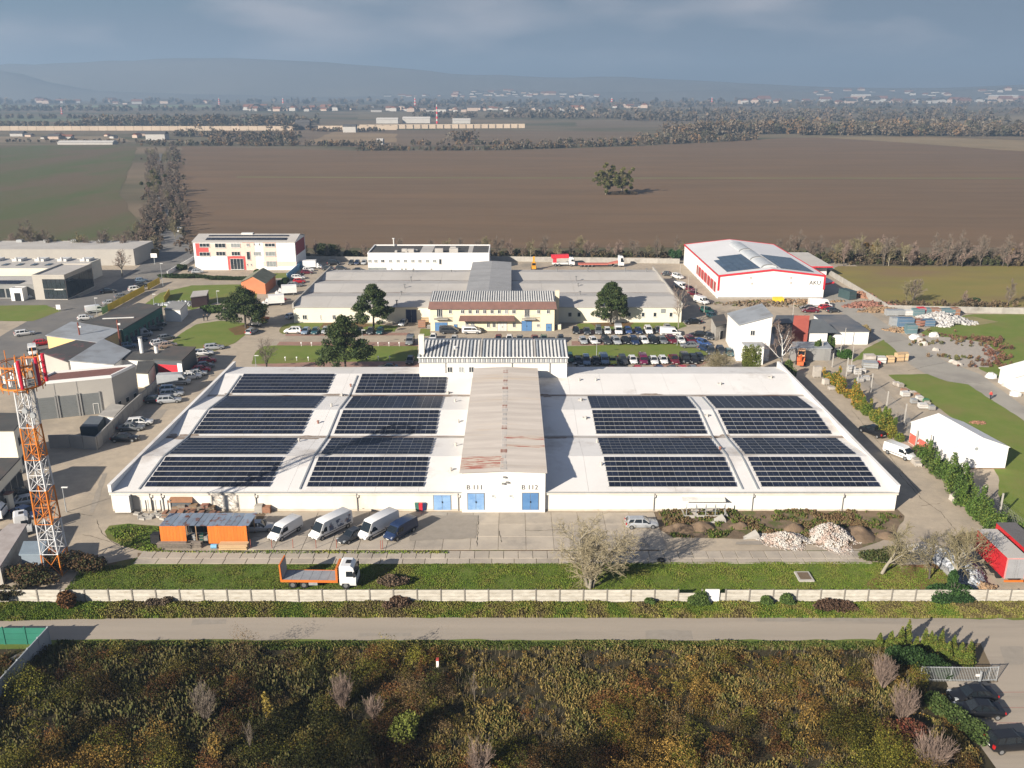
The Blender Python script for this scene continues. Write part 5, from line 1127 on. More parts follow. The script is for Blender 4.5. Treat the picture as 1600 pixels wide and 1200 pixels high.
def make_van(kind):
    L_, hw, zr = {'van': (5.3, .98, 2.05), 'longvan': (6.6, 1.02, 2.5), 'minivan': (4.9, .95, 1.92), 'boxtruck': (6.4, 1.12, 3.0)}[kind]; f = L_/2
    t = thing('car_proto_'+kind, 'x', 'van', (0, 0, -500))
    zb = 1.15; xb = f-.75; xw = f-1.55
    if kind == 'boxtruck':
        st = [(f-1.9,.4,.9,1.9,hw*.7,hw*.86,hw*.80),(f-1.3,.35,1.0,2.15,hw*.76,hw*.88,hw*.70),(f-.75,.35,1.0,1.35,hw*.76,hw*.88,hw*.80),(f-.15,.35,.85,1.05,hw*.72,hw*.86,hw*.72),(f,.4,.65,.8,hw*.6,hw*.76,hw*.6)]
        loft(st).build('body', paint('white'), t, smooth=34)
        b = MB(); b.box(-f, f-1.95, -hw, hw, .75, zr); b.build('cargo_box', mat('box_white', (.76,.76,.75), rough=.5), t)
        b = MB(); b.box(-f+.1, f-1.2, -.45, .45, .4, .74); b.build('chassis', m_trim, t)
        g = MB(); g.hexa([(f-1.28,-hw*.74,1.38),(f-.70,-hw*.78,1.36),(f-.70,hw*.78,1.36),(f-1.28,hw*.74,1.38)], [(f-1.4,-hw*.70,2.06),(f-1.18,-hw*.70,2.06),(f-1.18,hw*.70,2.06),(f-1.4,hw*.70,2.06)]); g.build('windscreen', m_cglass, t)
    else:
        st = [(-f,.42,.9,zr-.10,hw*.9,hw,hw*.84),(-f+.12,.34,1.0,zr-.02,hw*.9,hw,hw*.86),(0,.30,1.0,zr,hw*.9,hw,hw*.86),(xw-.15,.30,1.0,zr-.03,hw*.9,hw,hw*.84),(xw+.05,.30,1.0,zr-.14,hw*.9,hw,hw*.80),(xb-.02,.30,.95,zb+.05,hw*.88,hw,hw*.84),(xb+.32,.32,.85,zb-.12,hw*.84,hw*.97,hw*.76),(f-.08,.36,.7,.85,hw*.76,hw*.9,hw*.66),(f,.42,.62,.74,hw*.66,hw*.8,hw*.6)]
        loft(st).build('body', paint('white'), t, smooth=34)
        g = MB(); g.hexa([(xw+.03,-hw*.78,zb+.08),(xb+.06,-hw*.80,zb+.06),(xb+.06,hw*.80,zb+.06),(xw+.03,hw*.78,zb+.08)], [(xw+.02,-hw*.72,zr-.22),(xw+.14,-hw*.74,zr-.22),(xw+.14,hw*.74,zr-.22),(xw+.02,hw*.72,zr-.22)]); g.build('windscreen', m_cglass, t)
        for s in (-1, 1):
            y0, y1 = s*hw*.985, s*hw*.91; w = MB()
            w.hexa([(xw-.75, y0-.012, 1.12),(xb-.30, y0-.012, 1.12),(xb-.30, y0+.012, 1.12),(xw-.75, y0+.012, 1.12)], [(xw-.75, y1-.012, min(zr-.35,1.75)),(xw+.0, y1-.012, min(zr-.35,1.75)),(xw+.0, y1+.012, min(zr-.35,1.75)),(xw-.75, y1+.012, min(zr-.35,1.75))]); w.build('side_window', m_cglass, t)
            if kind == 'minivan':
                w = MB(); w.hexa([(-f+.5, y0-.012, 1.12),(xw-.85, y0-.012, 1.12),(xw-.85, y0+.012, 1.12),(-f+.5, y0+.012, 1.12)], [(-f+.6, y1-.012, 1.62),(xw-.85, y1-.012, 1.62),(xw-.85, y1+.012, 1.62),(-f+.6, y1+.012, 1.62)]); w.build('side_window', m_cglass, t)
            w = MB(); w.box(-f+.3, f-.6, s*(hw+.006)-.012, s*(hw+.006)+.012, .62, .72); w.build('side_moulding', m_trim, t)
        w = MB(); w.box(-f-.02, -f+.02, -.015, .015, .5, zr-.15); w.build('door_gap', m_trim, t)
    for sx in (f-.95, -f+1.0):
        for s in (-1, 1):
            wb = MB(); wb.tube((0, -.12, 0), (0, .12, 0), .36, seg=14); o = wb.build('wheel', m_tyre, t, (sx, s*(hw-.10), .36)); q = MB(); q.tube((0, s*.09, 0), (0, s*.135, 0), .22, seg=10); q.build('rim', m_rim, o)
    for s in (-1, 1):
        h = MB(); h.hexa([(f-.25, s*hw*.74-.15, .66),(f-.03, s*hw*.70-.15, .66),(f-.05, s*hw*.70+.13, .66),(f-.32, s*hw*.76+.13, .66)], [(f-.35, s*hw*.74-.12, .92),(f-.12, s*hw*.70-.12, .90),(f-.16, s*hw*.70+.10, .90),(f-.42, s*hw*.76+.10, .92)]); h.build('headlight', m_lamp, t)
        h = MB(); h.box(-f-.03, -f+.05, s*hw*.86-.06, s*hw*.86+.07, .8, 1.3); h.build('tail_light', m_tail, t)
        h = MB(); h.box(xb-.25, xb-.08, s*(hw+.14)-.12, s*(hw+.14)+.12, 1.15, 1.5); h.build('mirror', m_trim, t)
    p = MB(); p.box(f-.06, f+.02, -.6, .6, .36, .56); p.build('bumper', m_trim, t)
    p = MB(); p.box(f+.021, f+.03, -.26, .26, .42, .52); p.build('number_plate', m_plate, t)
    return t
PROTO = {}
USED = set()
def car(kind, color, px, py, deg, label, cat='car', group=None, name='parked_car', scale=1.0, z=.05):
    if kind not in PROTO:
        PROTO[kind] = make_car(kind) if kind in SPEC else make_van(kind)
    x, y = G(px, py) if not isinstance(px, tuple) else px
    o = copy_tree(PROTO[kind], (x, y, z), R(deg), label, cat, group, scale)
    o.name = name
    if group is None and 'group' in o: del o['group']
    if color != 'white':
        for c in [c for c in C.objects if c.parent == o and c.name.split('.')[0] in ('body', 'roof')]:
            key = (c.data.name, color)
            if key not in CM: me = c.data.copy(); me.materials[0] = paint(color); CM[key] = me
            c.data = CM[key]
    return o
CM = {}
def ordw(i): return ['first','second','third','fourth','fifth','sixth','seventh','eighth','ninth','tenth','eleventh','twelfth','thirteenth','fourteenth','fifteenth','sixteenth'][i]
def row(items, deg, place, group, jitter=3):
    for i, (k, c, px, py) in enumerate(items):
        kk = {'hatch':'hatchback','sedan':'saloon','wagon':'estate','suv':'SUV','mpv':'people carrier','pickup':'pickup','van':'van','minivan':'minibus','longvan':'van','boxtruck':'box truck'}[k]
        cc = {'paleblue':'pale blue','dark':'dark grey'}.get(c, c)
        car(k, c, px, py, deg+rnd.uniform(-jitter, jitter), '%s %s, %s from the left %s' % (cc, kk, ordw(i), place), 'van' if 'van' in k else 'car', group, 'parked_van' if 'van' in k else 'parked_car')
row([('hatch','black',900,520),('sedan','dark',917,521),('mpv','grey',935,520.5),('hatch','white',949,520.5),('van','white',966,520.5),('hatch','blue',981,520),('hatch','navy',997.5,521),('suv','white',1013,520),('sedan','dark',1029,519),('hatch','grey',1043,516)], -90, 'in the row under the cream wall', 'cars in the rear row of the right car park')
row([('hatch','silver',911,536),('hatch','white',927,536),('suv','dark',947,536),('wagon','silver',962.5,536),('hatch','black',978,536),('suv','navy',991,536.5),('hatch','white',1006,535.5),('suv','black',1020,535.5),('sedan','grey',1034.5,535),('suv','maroon',1049,535),('hatch','white',1063,535)], -82, 'in the middle row above the lawn', 'cars in the middle row of the right car park')
row([('suv','green',890,564),('hatch','black',903,568),('mpv','paleblue',916,568),('hatch','black',931,568),('minivan','paleblue',943.5,567),('hatch','yellow',957,568),('suv','dark',973,567),('hatch','white',988.5,566.5),('minivan','purple',1004.5,567),('sedan','white',1021,566.5),('hatch','white',1036,566.5),('pickup','maroon',1053,566),('minivan','black',1070,565.5),('suv','black',1083.5,566)], -88, 'in the front row below the lawn', 'cars in the front row of the right car park')
row([('sedan','dark',908,580.5),('hatch','red',955,582),('hatch','red',996,580.5),('hatch','navy',1030,580.5),('hatch','dark',1050,580.5),('hatch','red',1066,580.5),('hatch','grey',1082,580)], 92, 'just behind the warehouse roof edge', 'cars half hidden behind the warehouse roof edge')
row([('hatch','white',677,531),('hatch','silver',710,534),('hatch','maroon',779,533),('hatch','white',796,533),('sedan','grey',812,533),('sedan','maroon',836,533),('hatch','green',850,533),('hatch','dark',876,533)], -90, 'hidden behind the ribbed metal roof', 'cars half hidden behind the ribbed roof', 2)
for k, c, px, py, d, lab in [
    ('suv','maroon',1079,535.5,-80,'maroon SUV at the right end of the middle row beside the white hatchback'), ('sedan','black',1091,526,170,'black saloon parked crosswise behind the maroon SUV'), ('hatch','dark',1108,529,-85,'dark hatchback nearest the dark saloon in the crowded corner'),
    ('wagon','blue',1098,539,-55,'blue estate parked diagonally in the crowded corner'), ('sedan','grey',1078,543,180,'low grey car lying across the end of the middle lawn'), ('hatch','navy',1103,549,-60,'dark blue hatchback behind the diagonal blue estate'),
    ('suv','dark',1111,553,-95,'dark SUV leftmost of three by the white house wall'), ('suv','dark',1126,552.5,-92,'dark SUV in the middle of three by the white house wall'), ('hatch','teal',1139,555,-90,'dark teal hatchback nearest the white house wall'), ('hatch','dark',1093,562,-85,'dark hatchback at the right end of the front row by the bare bush'),
    ('sedan','black',1082,506,190,'black saloon driving past the corner of the cream hall'), ('suv','green',1105,489,-62,'dark green SUV by the stone gatehouse'), ('hatch','teal',1113,497,-65,'teal hatchback nearest the stone gatehouse'),
    ('suv','white',1059,435,-60,'white SUV topmost in the lane beside the red-edged hall'), ('hatch','dark',1044,431,-30,'dark hatchback in the shade at the far end of the side lane'), ('hatch','maroon',1077,454,-60,'maroon hatchback upper of two in the side lane'), ('hatch','maroon',1084,462,-60,'maroon hatchback lower of two in the side lane'),
    ('suv','white',458,520.5,180,'white SUV side-on at the left end of the left car park'), ('hatch','paleblue',478,521,-92,'pale blue hatchback next to the side-on white SUV'), ('hatch','teal',493,521,-90,'teal hatchback in the left car park between two lighter cars'), ('hatch','silver',509,520,-88,'silver hatchback partly hidden by the front pine'),
    ('hatch','black',561,521,-92,'black hatchback left of three under the tall pine'), ('hatch','dark',579,521,-90,'dark hatchback middle of three under the tall pine'), ('hatch','teal',594,521,-90,'teal hatchback right of three under the tall pine'), ('hatch','silver',630,508,-100,'small silver hatchback beside the dark blue hall door'),
    ('hatch','dark',641,567,-90,'dark hatchback in the shade left of the white chimney'), ('sedan','dark',606,578,180,'dark saloon in the shade just behind the warehouse roof'),
    ('wagon','silver',394,521,80,'silver estate on the drive behind the yellow crane lorry'), ('wagon','silver',335,546,20,'silver estate at the edge of the round lawn, upper of two'), ('wagon','white',318,555,18,'white estate at the edge of the round lawn, lower of two'),
    ('hatch','red',324,567,20,'bright red hatchback topmost beside the black shed'), ('hatch','grey',321,575,20,'grey hatchback between two red cars beside the black shed'), ('hatch','red',315,581,20,'red hatchback second of the red cars beside the black shed'), ('hatch','silver',309,587,20,'silver hatchback below the red cars beside the black shed'), ('hatch','white',300,592,20,'white hatchback lowest in the row beside the black shed'),
    ('wagon','paleblue',268,612,12,'pale blue estate topmost of the stack by the grey wall'), ('wagon','silver',269,619,12,'silver estate in the middle of the stack by the grey wall'), ('wagon','silver',265,629,14,'silver estate lowest and brightest of the stack by the grey wall'), ('hatch','dark',243,629,10,'dark hatchback between the silver estates and the grey wall'),
    ('wagon','white',219,664,15,'white estate alone in the sun by the grey wall'), ('sedan','grey',206,672,5,'grey saloon next to the white estate by the grey wall'), ('sedan','black',196,689,5,'black car nearest the camera by the grey wall'),
    ('sedan','dark',32,775,40,'dark car topmost beside the cream workshop wing'), ('sedan','silver',45,787,30,'silver saloon beside the cream workshop wing'), ('sedan','navy',42,806,-20,'dark blue saloon just behind the white lorry cab'),
    ('hatch','white',134,500,30,'white hatchback nearest the camera beside the yellow fence'), ('sedan','silver',174,476,32,'silver saloon beside the yellow fence below the grey one'), ('sedan','grey',192,466,32,'grey saloon beside the middle of the yellow fence'), ('suv','white',213,455,32,'white SUV beside the upper yellow fence'), ('hatch','dark',221,448,32,'dark hatchback at the upper end of the yellow fence'), ('hatch','paleblue',221,441,32,'pale hatchback topmost along the yellow fence'),
    ('sedan','white',48,466,20,'white car parked before the showroom entrance'), ('sedan','black',170,458,20,'black car in the shade beside the glazed showroom'), ('wagon','white',39,524,35,'white estate driving on the shaded street'), ('hatch','red',67,539,35,'red hatchback beside the yellow end wall'),
    ('hatch','dark',242,517,32,'dark car beside the green workshop, lower of two'), ('hatch','dark',248,510,32,'dark car beside the green workshop, upper of two'), ('sedan','navy',216,534,30,'dark blue car beside the zinc roofs'), ('hatch','paleblue',200,544,30,'pale blue car in the shade beside the rust-red pole'),
    ('hatch','grey',260,531,45,'grey hatchback at the edge of the round lawn path'), ('hatch','white',249,539,45,'white hatchback beside the dark garage'), ('sedan','beige',262,543,30,'beige saloon beside the dark garage'),
    ('hatch','maroon',480,428,10,'dark red hatchback behind the blue fence below the lorry'), ('hatch','white',482,424,10,'white hatchback behind the blue fence below the lorry'), ('wagon','white',466,436,10,'white estate behind the middle of the blue fence'), ('hatch','red',468,442,10,'bright red hatchback behind the blue fence'), ('wagon','grey',461,448,10,'grey estate at the lower end of the blue fence'),
    ('hatch','red',437,470,15,'red hatchback between the two white box lorries'), ('hatch','dark',533,422,0,'dark hatchback on the yard left of the white office block'), ('sedan','dark',513,422,0,'dark saloon beside the lorry at the end of the blue fence'), ('hatch','dark',549,413,-90,'dark hatchback left of three along the far wall'), ('hatch','navy',558,413,-90,'dark blue hatchback middle of three along the far wall'), ('hatch','silver',569,413,-90,'silver hatchback right of three along the far wall'), ('sedan','black',561,425,0,'black saloon at the edge of the pale roofs'), ('mpv','black',522,414,0,'black people carrier against the far wall'),
    ('hatch','dark',299,424,-80,'dark hatchback at the left corner of the red and white block'), ('hatch','silver',309,427,10,'silver hatchback before the red and white block'), ('hatch','white',456,497,60,'white hatchback in the shade at the left end of the cream hall'),
    ('wagon','silver',405,829,8,'silver-blue estate in the shade of the orange shed'), ('sedan','dark',551,842,-128,'dark grey car between the two long white vans'), ('wagon','silver',1002,823,2,'silver estate alone on the apron beside the big bare tree'),
    ('sedan','maroon',1265,488,175,'dark red saloon behind the flat store'), ('sedan','black',1262,484,175,'black saloon behind the dark red saloon'), ('hatch','red',1290,483,20,'bright red hatchback in front of the white van by the hall'), ('hatch','dark',1301,488,15,'dark grey hatchback at the edge of the concrete drive'),
    ('pickup','black',1363,679,118,'black pickup in the lane right of the warehouse'),
    ('sedan','black',1518,1093,184,'black saloon upper of two beside the steel gate'), ('sedan','black',1527,1116,176,'black saloon lower of two beside the steel gate'), ('suv','black',1577,1168,6,'black car cut by the right edge at the bottom')]:
    if k == 'mpv' and c == 'black': pass
    sc = 1.0
    car(k, c, px, py, d, lab, 'pickup' if k == 'pickup' else 'car', None, 'parked_car' if 'driving' not in lab else 'car')
VAN = {}
for k, c, px, py, d, lab in [
    ('van','white',446,836,-119,'short white high-roof van nearest the orange shed'), ('longvan','white',517,832,-128,'long white van with printed pictures on its side'), ('longvan','white',591,832,-128,'plain long white van next to the dark blue van'), ('van','navy',626,836,-126,'dark blue van at the right end of the parked vans'),
    ('van','white',1405,713,-58,'white van in the lane between the warehouse and the marquee'), ('minivan','white',737,521,0,'white van parked before the cream office'), ('minivan','dark',702,521,0,'dark grey minivan parked before the cream office'), ('minivan','grey',641,537,-90,'grey van with a glazed front beside the white chimney'),
    ('van','white',1047,524,-5,'white van parked side-on in the rear row of the right car park'), ('van','white',1064,451,-62,'white van in the shade of the side lane'), ('van','white',1096,474,-64,'white van in the sun at the lower side lane'), ('van','white',150,488,32,'white van beside the lower end of the yellow fence'),
    ('van','white',52,553,-60,'white van on the street behind the mast head'), ('van','silver',222,526,30,'grey van beside the green workshop wall'), ('longvan','silver',273,601,10,'big grey-white van between the garage and the warehouse'), ('van','white',281,363,-70,'white van standing at the end of the tree avenue'),
    ('longvan','white',1281,480,0,'large white van behind the bright red hatchback'), ('boxtruck','white',447,461,195,'white box lorry near the orange house'), ('boxtruck','white',427,477,195,'white box lorry with a blue cab next to the pine'), ('boxtruck','white',489,420,2,'white-cabbed lorry with a dark body at the end of the blue fence')]:
    VAN[lab] = car(k, c, px, py, d, lab, 'lorry' if k == 'boxtruck' else 'van', None, 'parked_lorry' if k == 'boxtruck' else 'parked_van')
# pictures on the long van's side
o = VAN['long white van with printed pictures on its side']
b = MB(); b.box(-2.9, 1.4, 1.035, 1.042, .9, 2.1); b.build('printed_side', mat('van_print', (.70,.71,.72), (.10,.13,.20), scale=1.1, lo=.50, hi=.56, detail=4, c3=(.30,.14,.08), scale3=.9, lo3=.56, hi3=.60, rough=.4, coords='obj'), o)
for p in PROTO.values():
    for c in [c for c in C.objects if c.parent == p]:
        for g in [g for g in C.objects if g.parent == c]: bpy.data.objects.remove(g)
        bpy.data.objects.remove(c)
    bpy.data.objects.remove(p)

# ---------------- lorries
def truck_cab(par, x, color, w=1.22, h=3.1, m=None):
    m = m or paint(color)
    b = loft([(x-2.1,.55,1.3,h-.15,w*.95,w,w*.86),(x-1.9,.5,1.3,h,w*.95,w,w*.88),(x-.7,.5,1.3,h-.02,w*.95,w,w*.86),(x-.35,.5,1.3,h-.35,w*.95,w,w*.84),(x-.05,.5,1.2,1.65,w*.95,w,w*.90),(x,.5,1.0,1.35,w*.9,w*.95,w*.88)]); b.build('cab', m, par)
    g = MB(); g.hexa([(x-.12,-w*.84,1.72),(x+.0,-w*.86,1.70),(x+.0,w*.86,1.70),(x-.12,w*.84,1.72)], [(x-.42,-w*.80,h-.52),(x-.26,-w*.80,h-.52),(x-.26,w*.80,h-.52),(x-.42,w*.80,h-.52)]); g.build('windscreen', m_cglass, par)
    for s in (-1, 1):
        g = MB(); g.hexa([(x-1.25,s*w*.995-.012,1.75),(x-.32,s*w*.995-.012,1.75),(x-.32,s*w*.995+.012,1.75),(x-1.25,s*w*.995+.012,1.75)], [(x-1.25,s*w*.92-.012,h-.75),(x-.5,s*w*.92-.012,h-.75),(x-.5,s*w*.92+.012,h-.75),(x-1.25,s*w*.92+.012,h-.75)]); g.build('side_window', m_cglass, par)
        g = MB(); g.box(x-.3, x-.1, s*(w+.15)-.1, s*(w+.15)+.1, 1.8, 2.5); g.build('mirror', m_trim, par)
        g = MB(); g.box(x-.08, x+.03, s*w*.78-.18, s*w*.78+.14, .75, .98); g.build('headlight', m_lamp, par)
    g = MB(); g.box(x-.1, x+.06, -w*.95, w*.95, .35, .72); g.build('bumper', m_trim, par)
    g = MB(); g.box(x-1.4, x-.8, -.4, .4, h+.002, h+.06); g.build('roof_hatch', m_trim, par)
def wheels(par, xs, w=1.05, r=.5):
    for x in xs:
        for s in (-1, 1):
            b = MB(); b.tube((0,-.16,0),(0,.16,0),r,seg=16); o = b.build('wheel', m_tyre, par, (x, s*w, r)); q = MB(); q.tube((0,s*.10,0),(0,s*.175,0),r*.55,seg=10); q.build('rim', m_rim, o)
x, y = G(499, 916.5); m_or = mat('orange_truck_paint', (.62,.17,.03), (.55,.15,.03), scale=1, rough=.5)
t = thing('flatbed_lorry', 'white-cabbed flatbed lorry with an orange platform and raised ramp on the front lawn', 'lorry', (x+.1, y+.6, .05), R(-1.5))
f = 4.75; truck_cab(t, f, 'white', h=3.2); wheels(t, (f-1.35, -f+1.5, -f+2.9))
b = MB(); b.box(-f+.2, f-2.3, -.42, .42, .55, .95); b.build('chassis', m_trim, t)
for i in range(6):
    b = MB(); xa = -f+.25+i*1.13; b.box(xa, xa+1.10, -1.2, 1.2, 1.12, 1.2); b.build('deck_plate', mat('worn_deck', (.30,.32,.34), (.24,.25,.27), scale=1.2, detail=8, rough=.6, rand=.06), t)
b = MB(); b.box(-f+.1, f-2.3, -1.28, -1.205, .92, 1.24); b.box(-f+.1, f-2.3, 1.205, 1.28, .92, 1.24); b.build('side_rail', m_or, t)
b = MB(); b.box(f-2.55, f-2.3, -1.25, 1.25, 1.21, 2.9); b.build('headboard', m_or, t)
b = MB(); b.hexa([(-f+.0,-1.25,.95),(-f+.22,-1.25,.95),(-f+.22,1.25,.95),(-f+.0,1.25,.95)], [(-f-.05,-1.25,3.3),(-f+.12,-1.25,3.3),(-f+.12,1.25,3.3),(-f-.05,1.25,3.3)]); o = b.build('ramp', m_or, t)
b = MB(); b.hexa([(-f+.225,-1.1,1.25),(-f+.25,-1.1,1.25),(-f+.25,1.1,1.25),(-f+.225,1.1,1.25)], [(-f+.125,-1.1,3.2),(-f+.15,-1.1,3.2),(-f+.15,1.1,3.2),(-f+.125,1.1,3.2)]); b.build('ramp_plate', MATS['worn_deck'], o)
b = MB(); b.box(-f+3.5, -f+4.6, -1.15, -.7, .45, .9); b.build('tank', m_steel, t)
x, y = G(12, 838); t = thing('white_lorry', 'white lorry cab with a sunroof parked at the left edge below the cars', 'lorry', (x, y, .05), R(28)); truck_cab(t, 3.2, 'white', h=3.1); wheels(t, (1.9, -1.5)); b = MB(); b.box(-3, 1, -.45, .45, .6, 1.0); b.build('chassis', m_trim, t)
x, y = G(6, 812); t = thing('white_lorry', 'lower white cab nosing in at the left edge above the sunroof lorry', 'lorry', (x-2, y, .05), R(10)); truck_cab(t, 2.2, 'white', h=2.4); wheels(t, (1.0,), .95, .45)
# red-bodied crane lorry and lowloader at the far wall
x, y = G(880, 415.5); t = thing('crane_lorry', 'white-cabbed lorry carrying a red crane body beside the far wall', 'lorry', (x, y, .05), 0); truck_cab(t, 4.0, 'white', h=3.2); wheels(t, (2.7, -1.5, -2.8))
b = MB(); b.box(-4, 1.7, -1.0, 1.0, .7, 1.25); b.build('chassis', m_frame, t); b = MB(); b.hexa([(-4.2,-1,2.7),(1.9,-1,2.9),(1.9,1,2.9),(-4.2,1,2.7)],[(-4.4,-1,3.9),(1.8,-1,4.1),(1.8,1,4.1),(-4.4,1,3.9)]); b.build('crane_body', m_redp, t); b = MB(); b.box(-3.6,-2.4,-.8,.8,1.26,2.75); b.build('crane_base', m_redp, t)
x, y = G(938, 416.5); t = thing('lowloader', 'red lowloader trailer with a tall white tractor cab at its right end', 'lorry', (x, y, .05), 0); truck_cab(t, 8.2, 'white', h=3.9); wheels(t, (6.8, 4.6, -3.0, -4.3, -5.6, -6.9), 1.0, .45)
b = MB(); b.box(-7.8, 2.6, -1.25, 1.25, .75, 1.15); b.hexa([(2.6,-1,.9),(6,-1,1.3),(6,1,1.3),(2.6,1,.9)],[(2.6,-1,1.15),(6,-1,2.0),(6,1,2.0),(2.6,1,1.15)]); b.build('trailer_bed', mat('faded_red_steel', (.50,.16,.12), (.42,.13,.10), scale=1, rough=.7), t)
x, y = G(834, 422); t = thing('yellow_loader', 'yellow-orange upright loader standing alone beside the far wall', 'loader', (x, y, .05), R(-90)); m_y = mat('machine_yellow', (.68,.32,.03), (.6,.28,.03), scale=1, rough=.5); wheels(t, (1.0, -1.0), .8, .5)
b = MB(); b.box(-1.6,1.5,-.75,.75,.6,1.5); b.build('body', m_y, t); b = MB(); b.box(-.8,.6,-.7,.7,1.51,2.7); b.build('cab', m_y, t); b = MB(); b.hexa([(-.2,-.35,2.71),(.3,-.35,2.71),(.3,.35,2.71),(-.2,.35,2.71)],[(-.6,-.35,4.6),(-.1,-.35,4.6),(-.1,.35,4.6),(-.6,.35,4.6)]); b.build('boom', m_y, t); b = MB(); b.box(.601,.66,-.6,.6,1.7,2.5); b.build('windscreen', m_cglass, t)
x, y = G(406, 507); t = thing('crane_lorry', 'orange mobile crane lorry in the shade beside the left pine', 'lorry', (x, y, .05), R(-100)); truck_cab(t, 3.2, 'white', h=2.3); wheels(t, (2.0,-1.2,-2.6), .95, .45)
b = MB(); b.box(-3.8,1.0,-1.1,1.1,.7,1.2); b.build('chassis', m_or, t); b = MB(); b.box(-1.2,.8,-1.0,1.0,1.21,2.7); b.build('crane_house', m_y, t); b = MB(); b.hexa([(-3.9,-.3,2.0),(.8,-.3,2.75),(.8,.3,2.75),(-3.9,.3,2.0)],[(-3.9,-.3,2.6),(.8,-.3,3.3),(.8,.3,3.3),(-3.9,.3,2.6)]); b.build('boom', m_y, t)
x, y = G(1251, 568); t = thing('orange_excavator', 'orange-red digger behind the warehouse corner under the long grey shed', 'digger', (x, y, .05), R(-110)); m_ex = mat('digger_orange', (.62,.14,.04), (.52,.11,.04), scale=1, rough=.6)
wheels(t, (1.2,-1.2), .95, .55); b = MB(); b.box(-2,1.6,-.85,.85,.8,1.9); b.build('body', m_ex, t); b = MB(); b.box(-.9,.7,-.75,.75,1.91,3.3); b.build('cab', mat('digger_cream', (.62,.33,.17), rough=.6), t); b = MB(); b.box(.701,.75,-.65,.65,2.2,3.1); b.build('windscreen', m_cglass, t)
b = MB(); b.hexa([(1.6,-.2,1.0),(1.9,-.2,1.0),(1.9,.2,1.0),(1.6,.2,1.0)],[(2.9,-.2,3.0),(3.2,-.2,3.0),(3.2,.2,3.0),(2.9,.2,3.0)]); b.build('arm', m_ex, t); b = MB(); b.box(2.8,3.8,-.7,.7,.6,1.4); b.build('bucket', m_ex, t)
# red trailers at the right edge
def trailer(px, py, lab, L_=12.0, roofm=None):
    x, y = G(px, py); t = thing('box_trailer', lab, 'trailer', (x, y+L_/2, .05), 0); w = 1.27; z0, z1 = .95, 3.9
    for s in (-1, 1):
        for i in range(6):
            b = MB(); ya = -L_/2+.08+i*(L_-.16)/6; b.box(s*w-.03, s*w+.03, ya, ya+(L_-.16)/6-.03, z0, z1-.1); b.build('side_curtain', mat('red_curtain', (.50,.025,.03), (.44,.02,.025), scale=1, rough=.5), t)
    b = MB(); b.box(-w+.05, w-.05, L_/2-.08, L_/2, z0, z1-.1); b.build('front_wall', m_redp, t)
    for s in (0, 1):
        b = MB(); b.box(-w+.12 if s == 0 else .015, -.015 if s == 0 else w-.12, -L_/2-.03, -L_/2+.04, z0+.05, z1-.2); o = b.build('rear_door', mat('trailer_door_grey', (.33,.33,.34), (.29,.29,.30), scale=1, rough=.5), t)
        h = MB(); h.box((-.3 if s == 0 else .27), (-.27 if s == 0 else .3), -L_/2-.06, -L_/2-.035, z0+.1, z1-.3); h.build('lock_bar', m_steel, o)
    b = MB(); b.box(-w-.02, -w+.115, -L_/2-.04, -L_/2+.06, z0, z1-.05); b.box(w-.115, w+.02, -L_/2-.04, -L_/2+.06, z0, z1-.05); b.box(-w+.115, w-.115, -L_/2-.04, -L_/2+.06, z1-.19, z1-.05); b.build('rear_frame', mat('faded_pink_frame', (.62,.28,.27), rough=.6), t)
    b = MB(); b.box(-w-.04, w+.04, -L_/2-.05, L_/2, z1-.04, z1); b.build('roof', roofm or m_roofpale, t)
    b = MB(); b.box(-.5, .5, -L_/2+.1, L_/2-.3, .65, .94); b.build('chassis', m_trim, t)
    b = MB(); b.box(-1.2, 1.2, -L_/2-.1, -L_/2+.05, .5, .75); b.build('bumper', m_or, t)
    wheels_y = (-L_/2+1.8, -L_/2+3.1, -L_/2+4.4)
    for yy in wheels_y:
        for s in (-1, 1):
            b = MB(); b.tube((-.17,0,0),(.17,0,0),.5,seg=14); b.build('wheel', m_tyre, t, (s*1.02, yy, .5))
trailer(1582, 915, 'red curtain-sided trailer with grey rear doors and a pale roof at the right edge', 7.6)
trailer(1622, 912, 'second red trailer with a dark grey roof cut by the right edge', 9.0, mat('dark_trailer_roof', (.14,.13,.13), rough=.7))
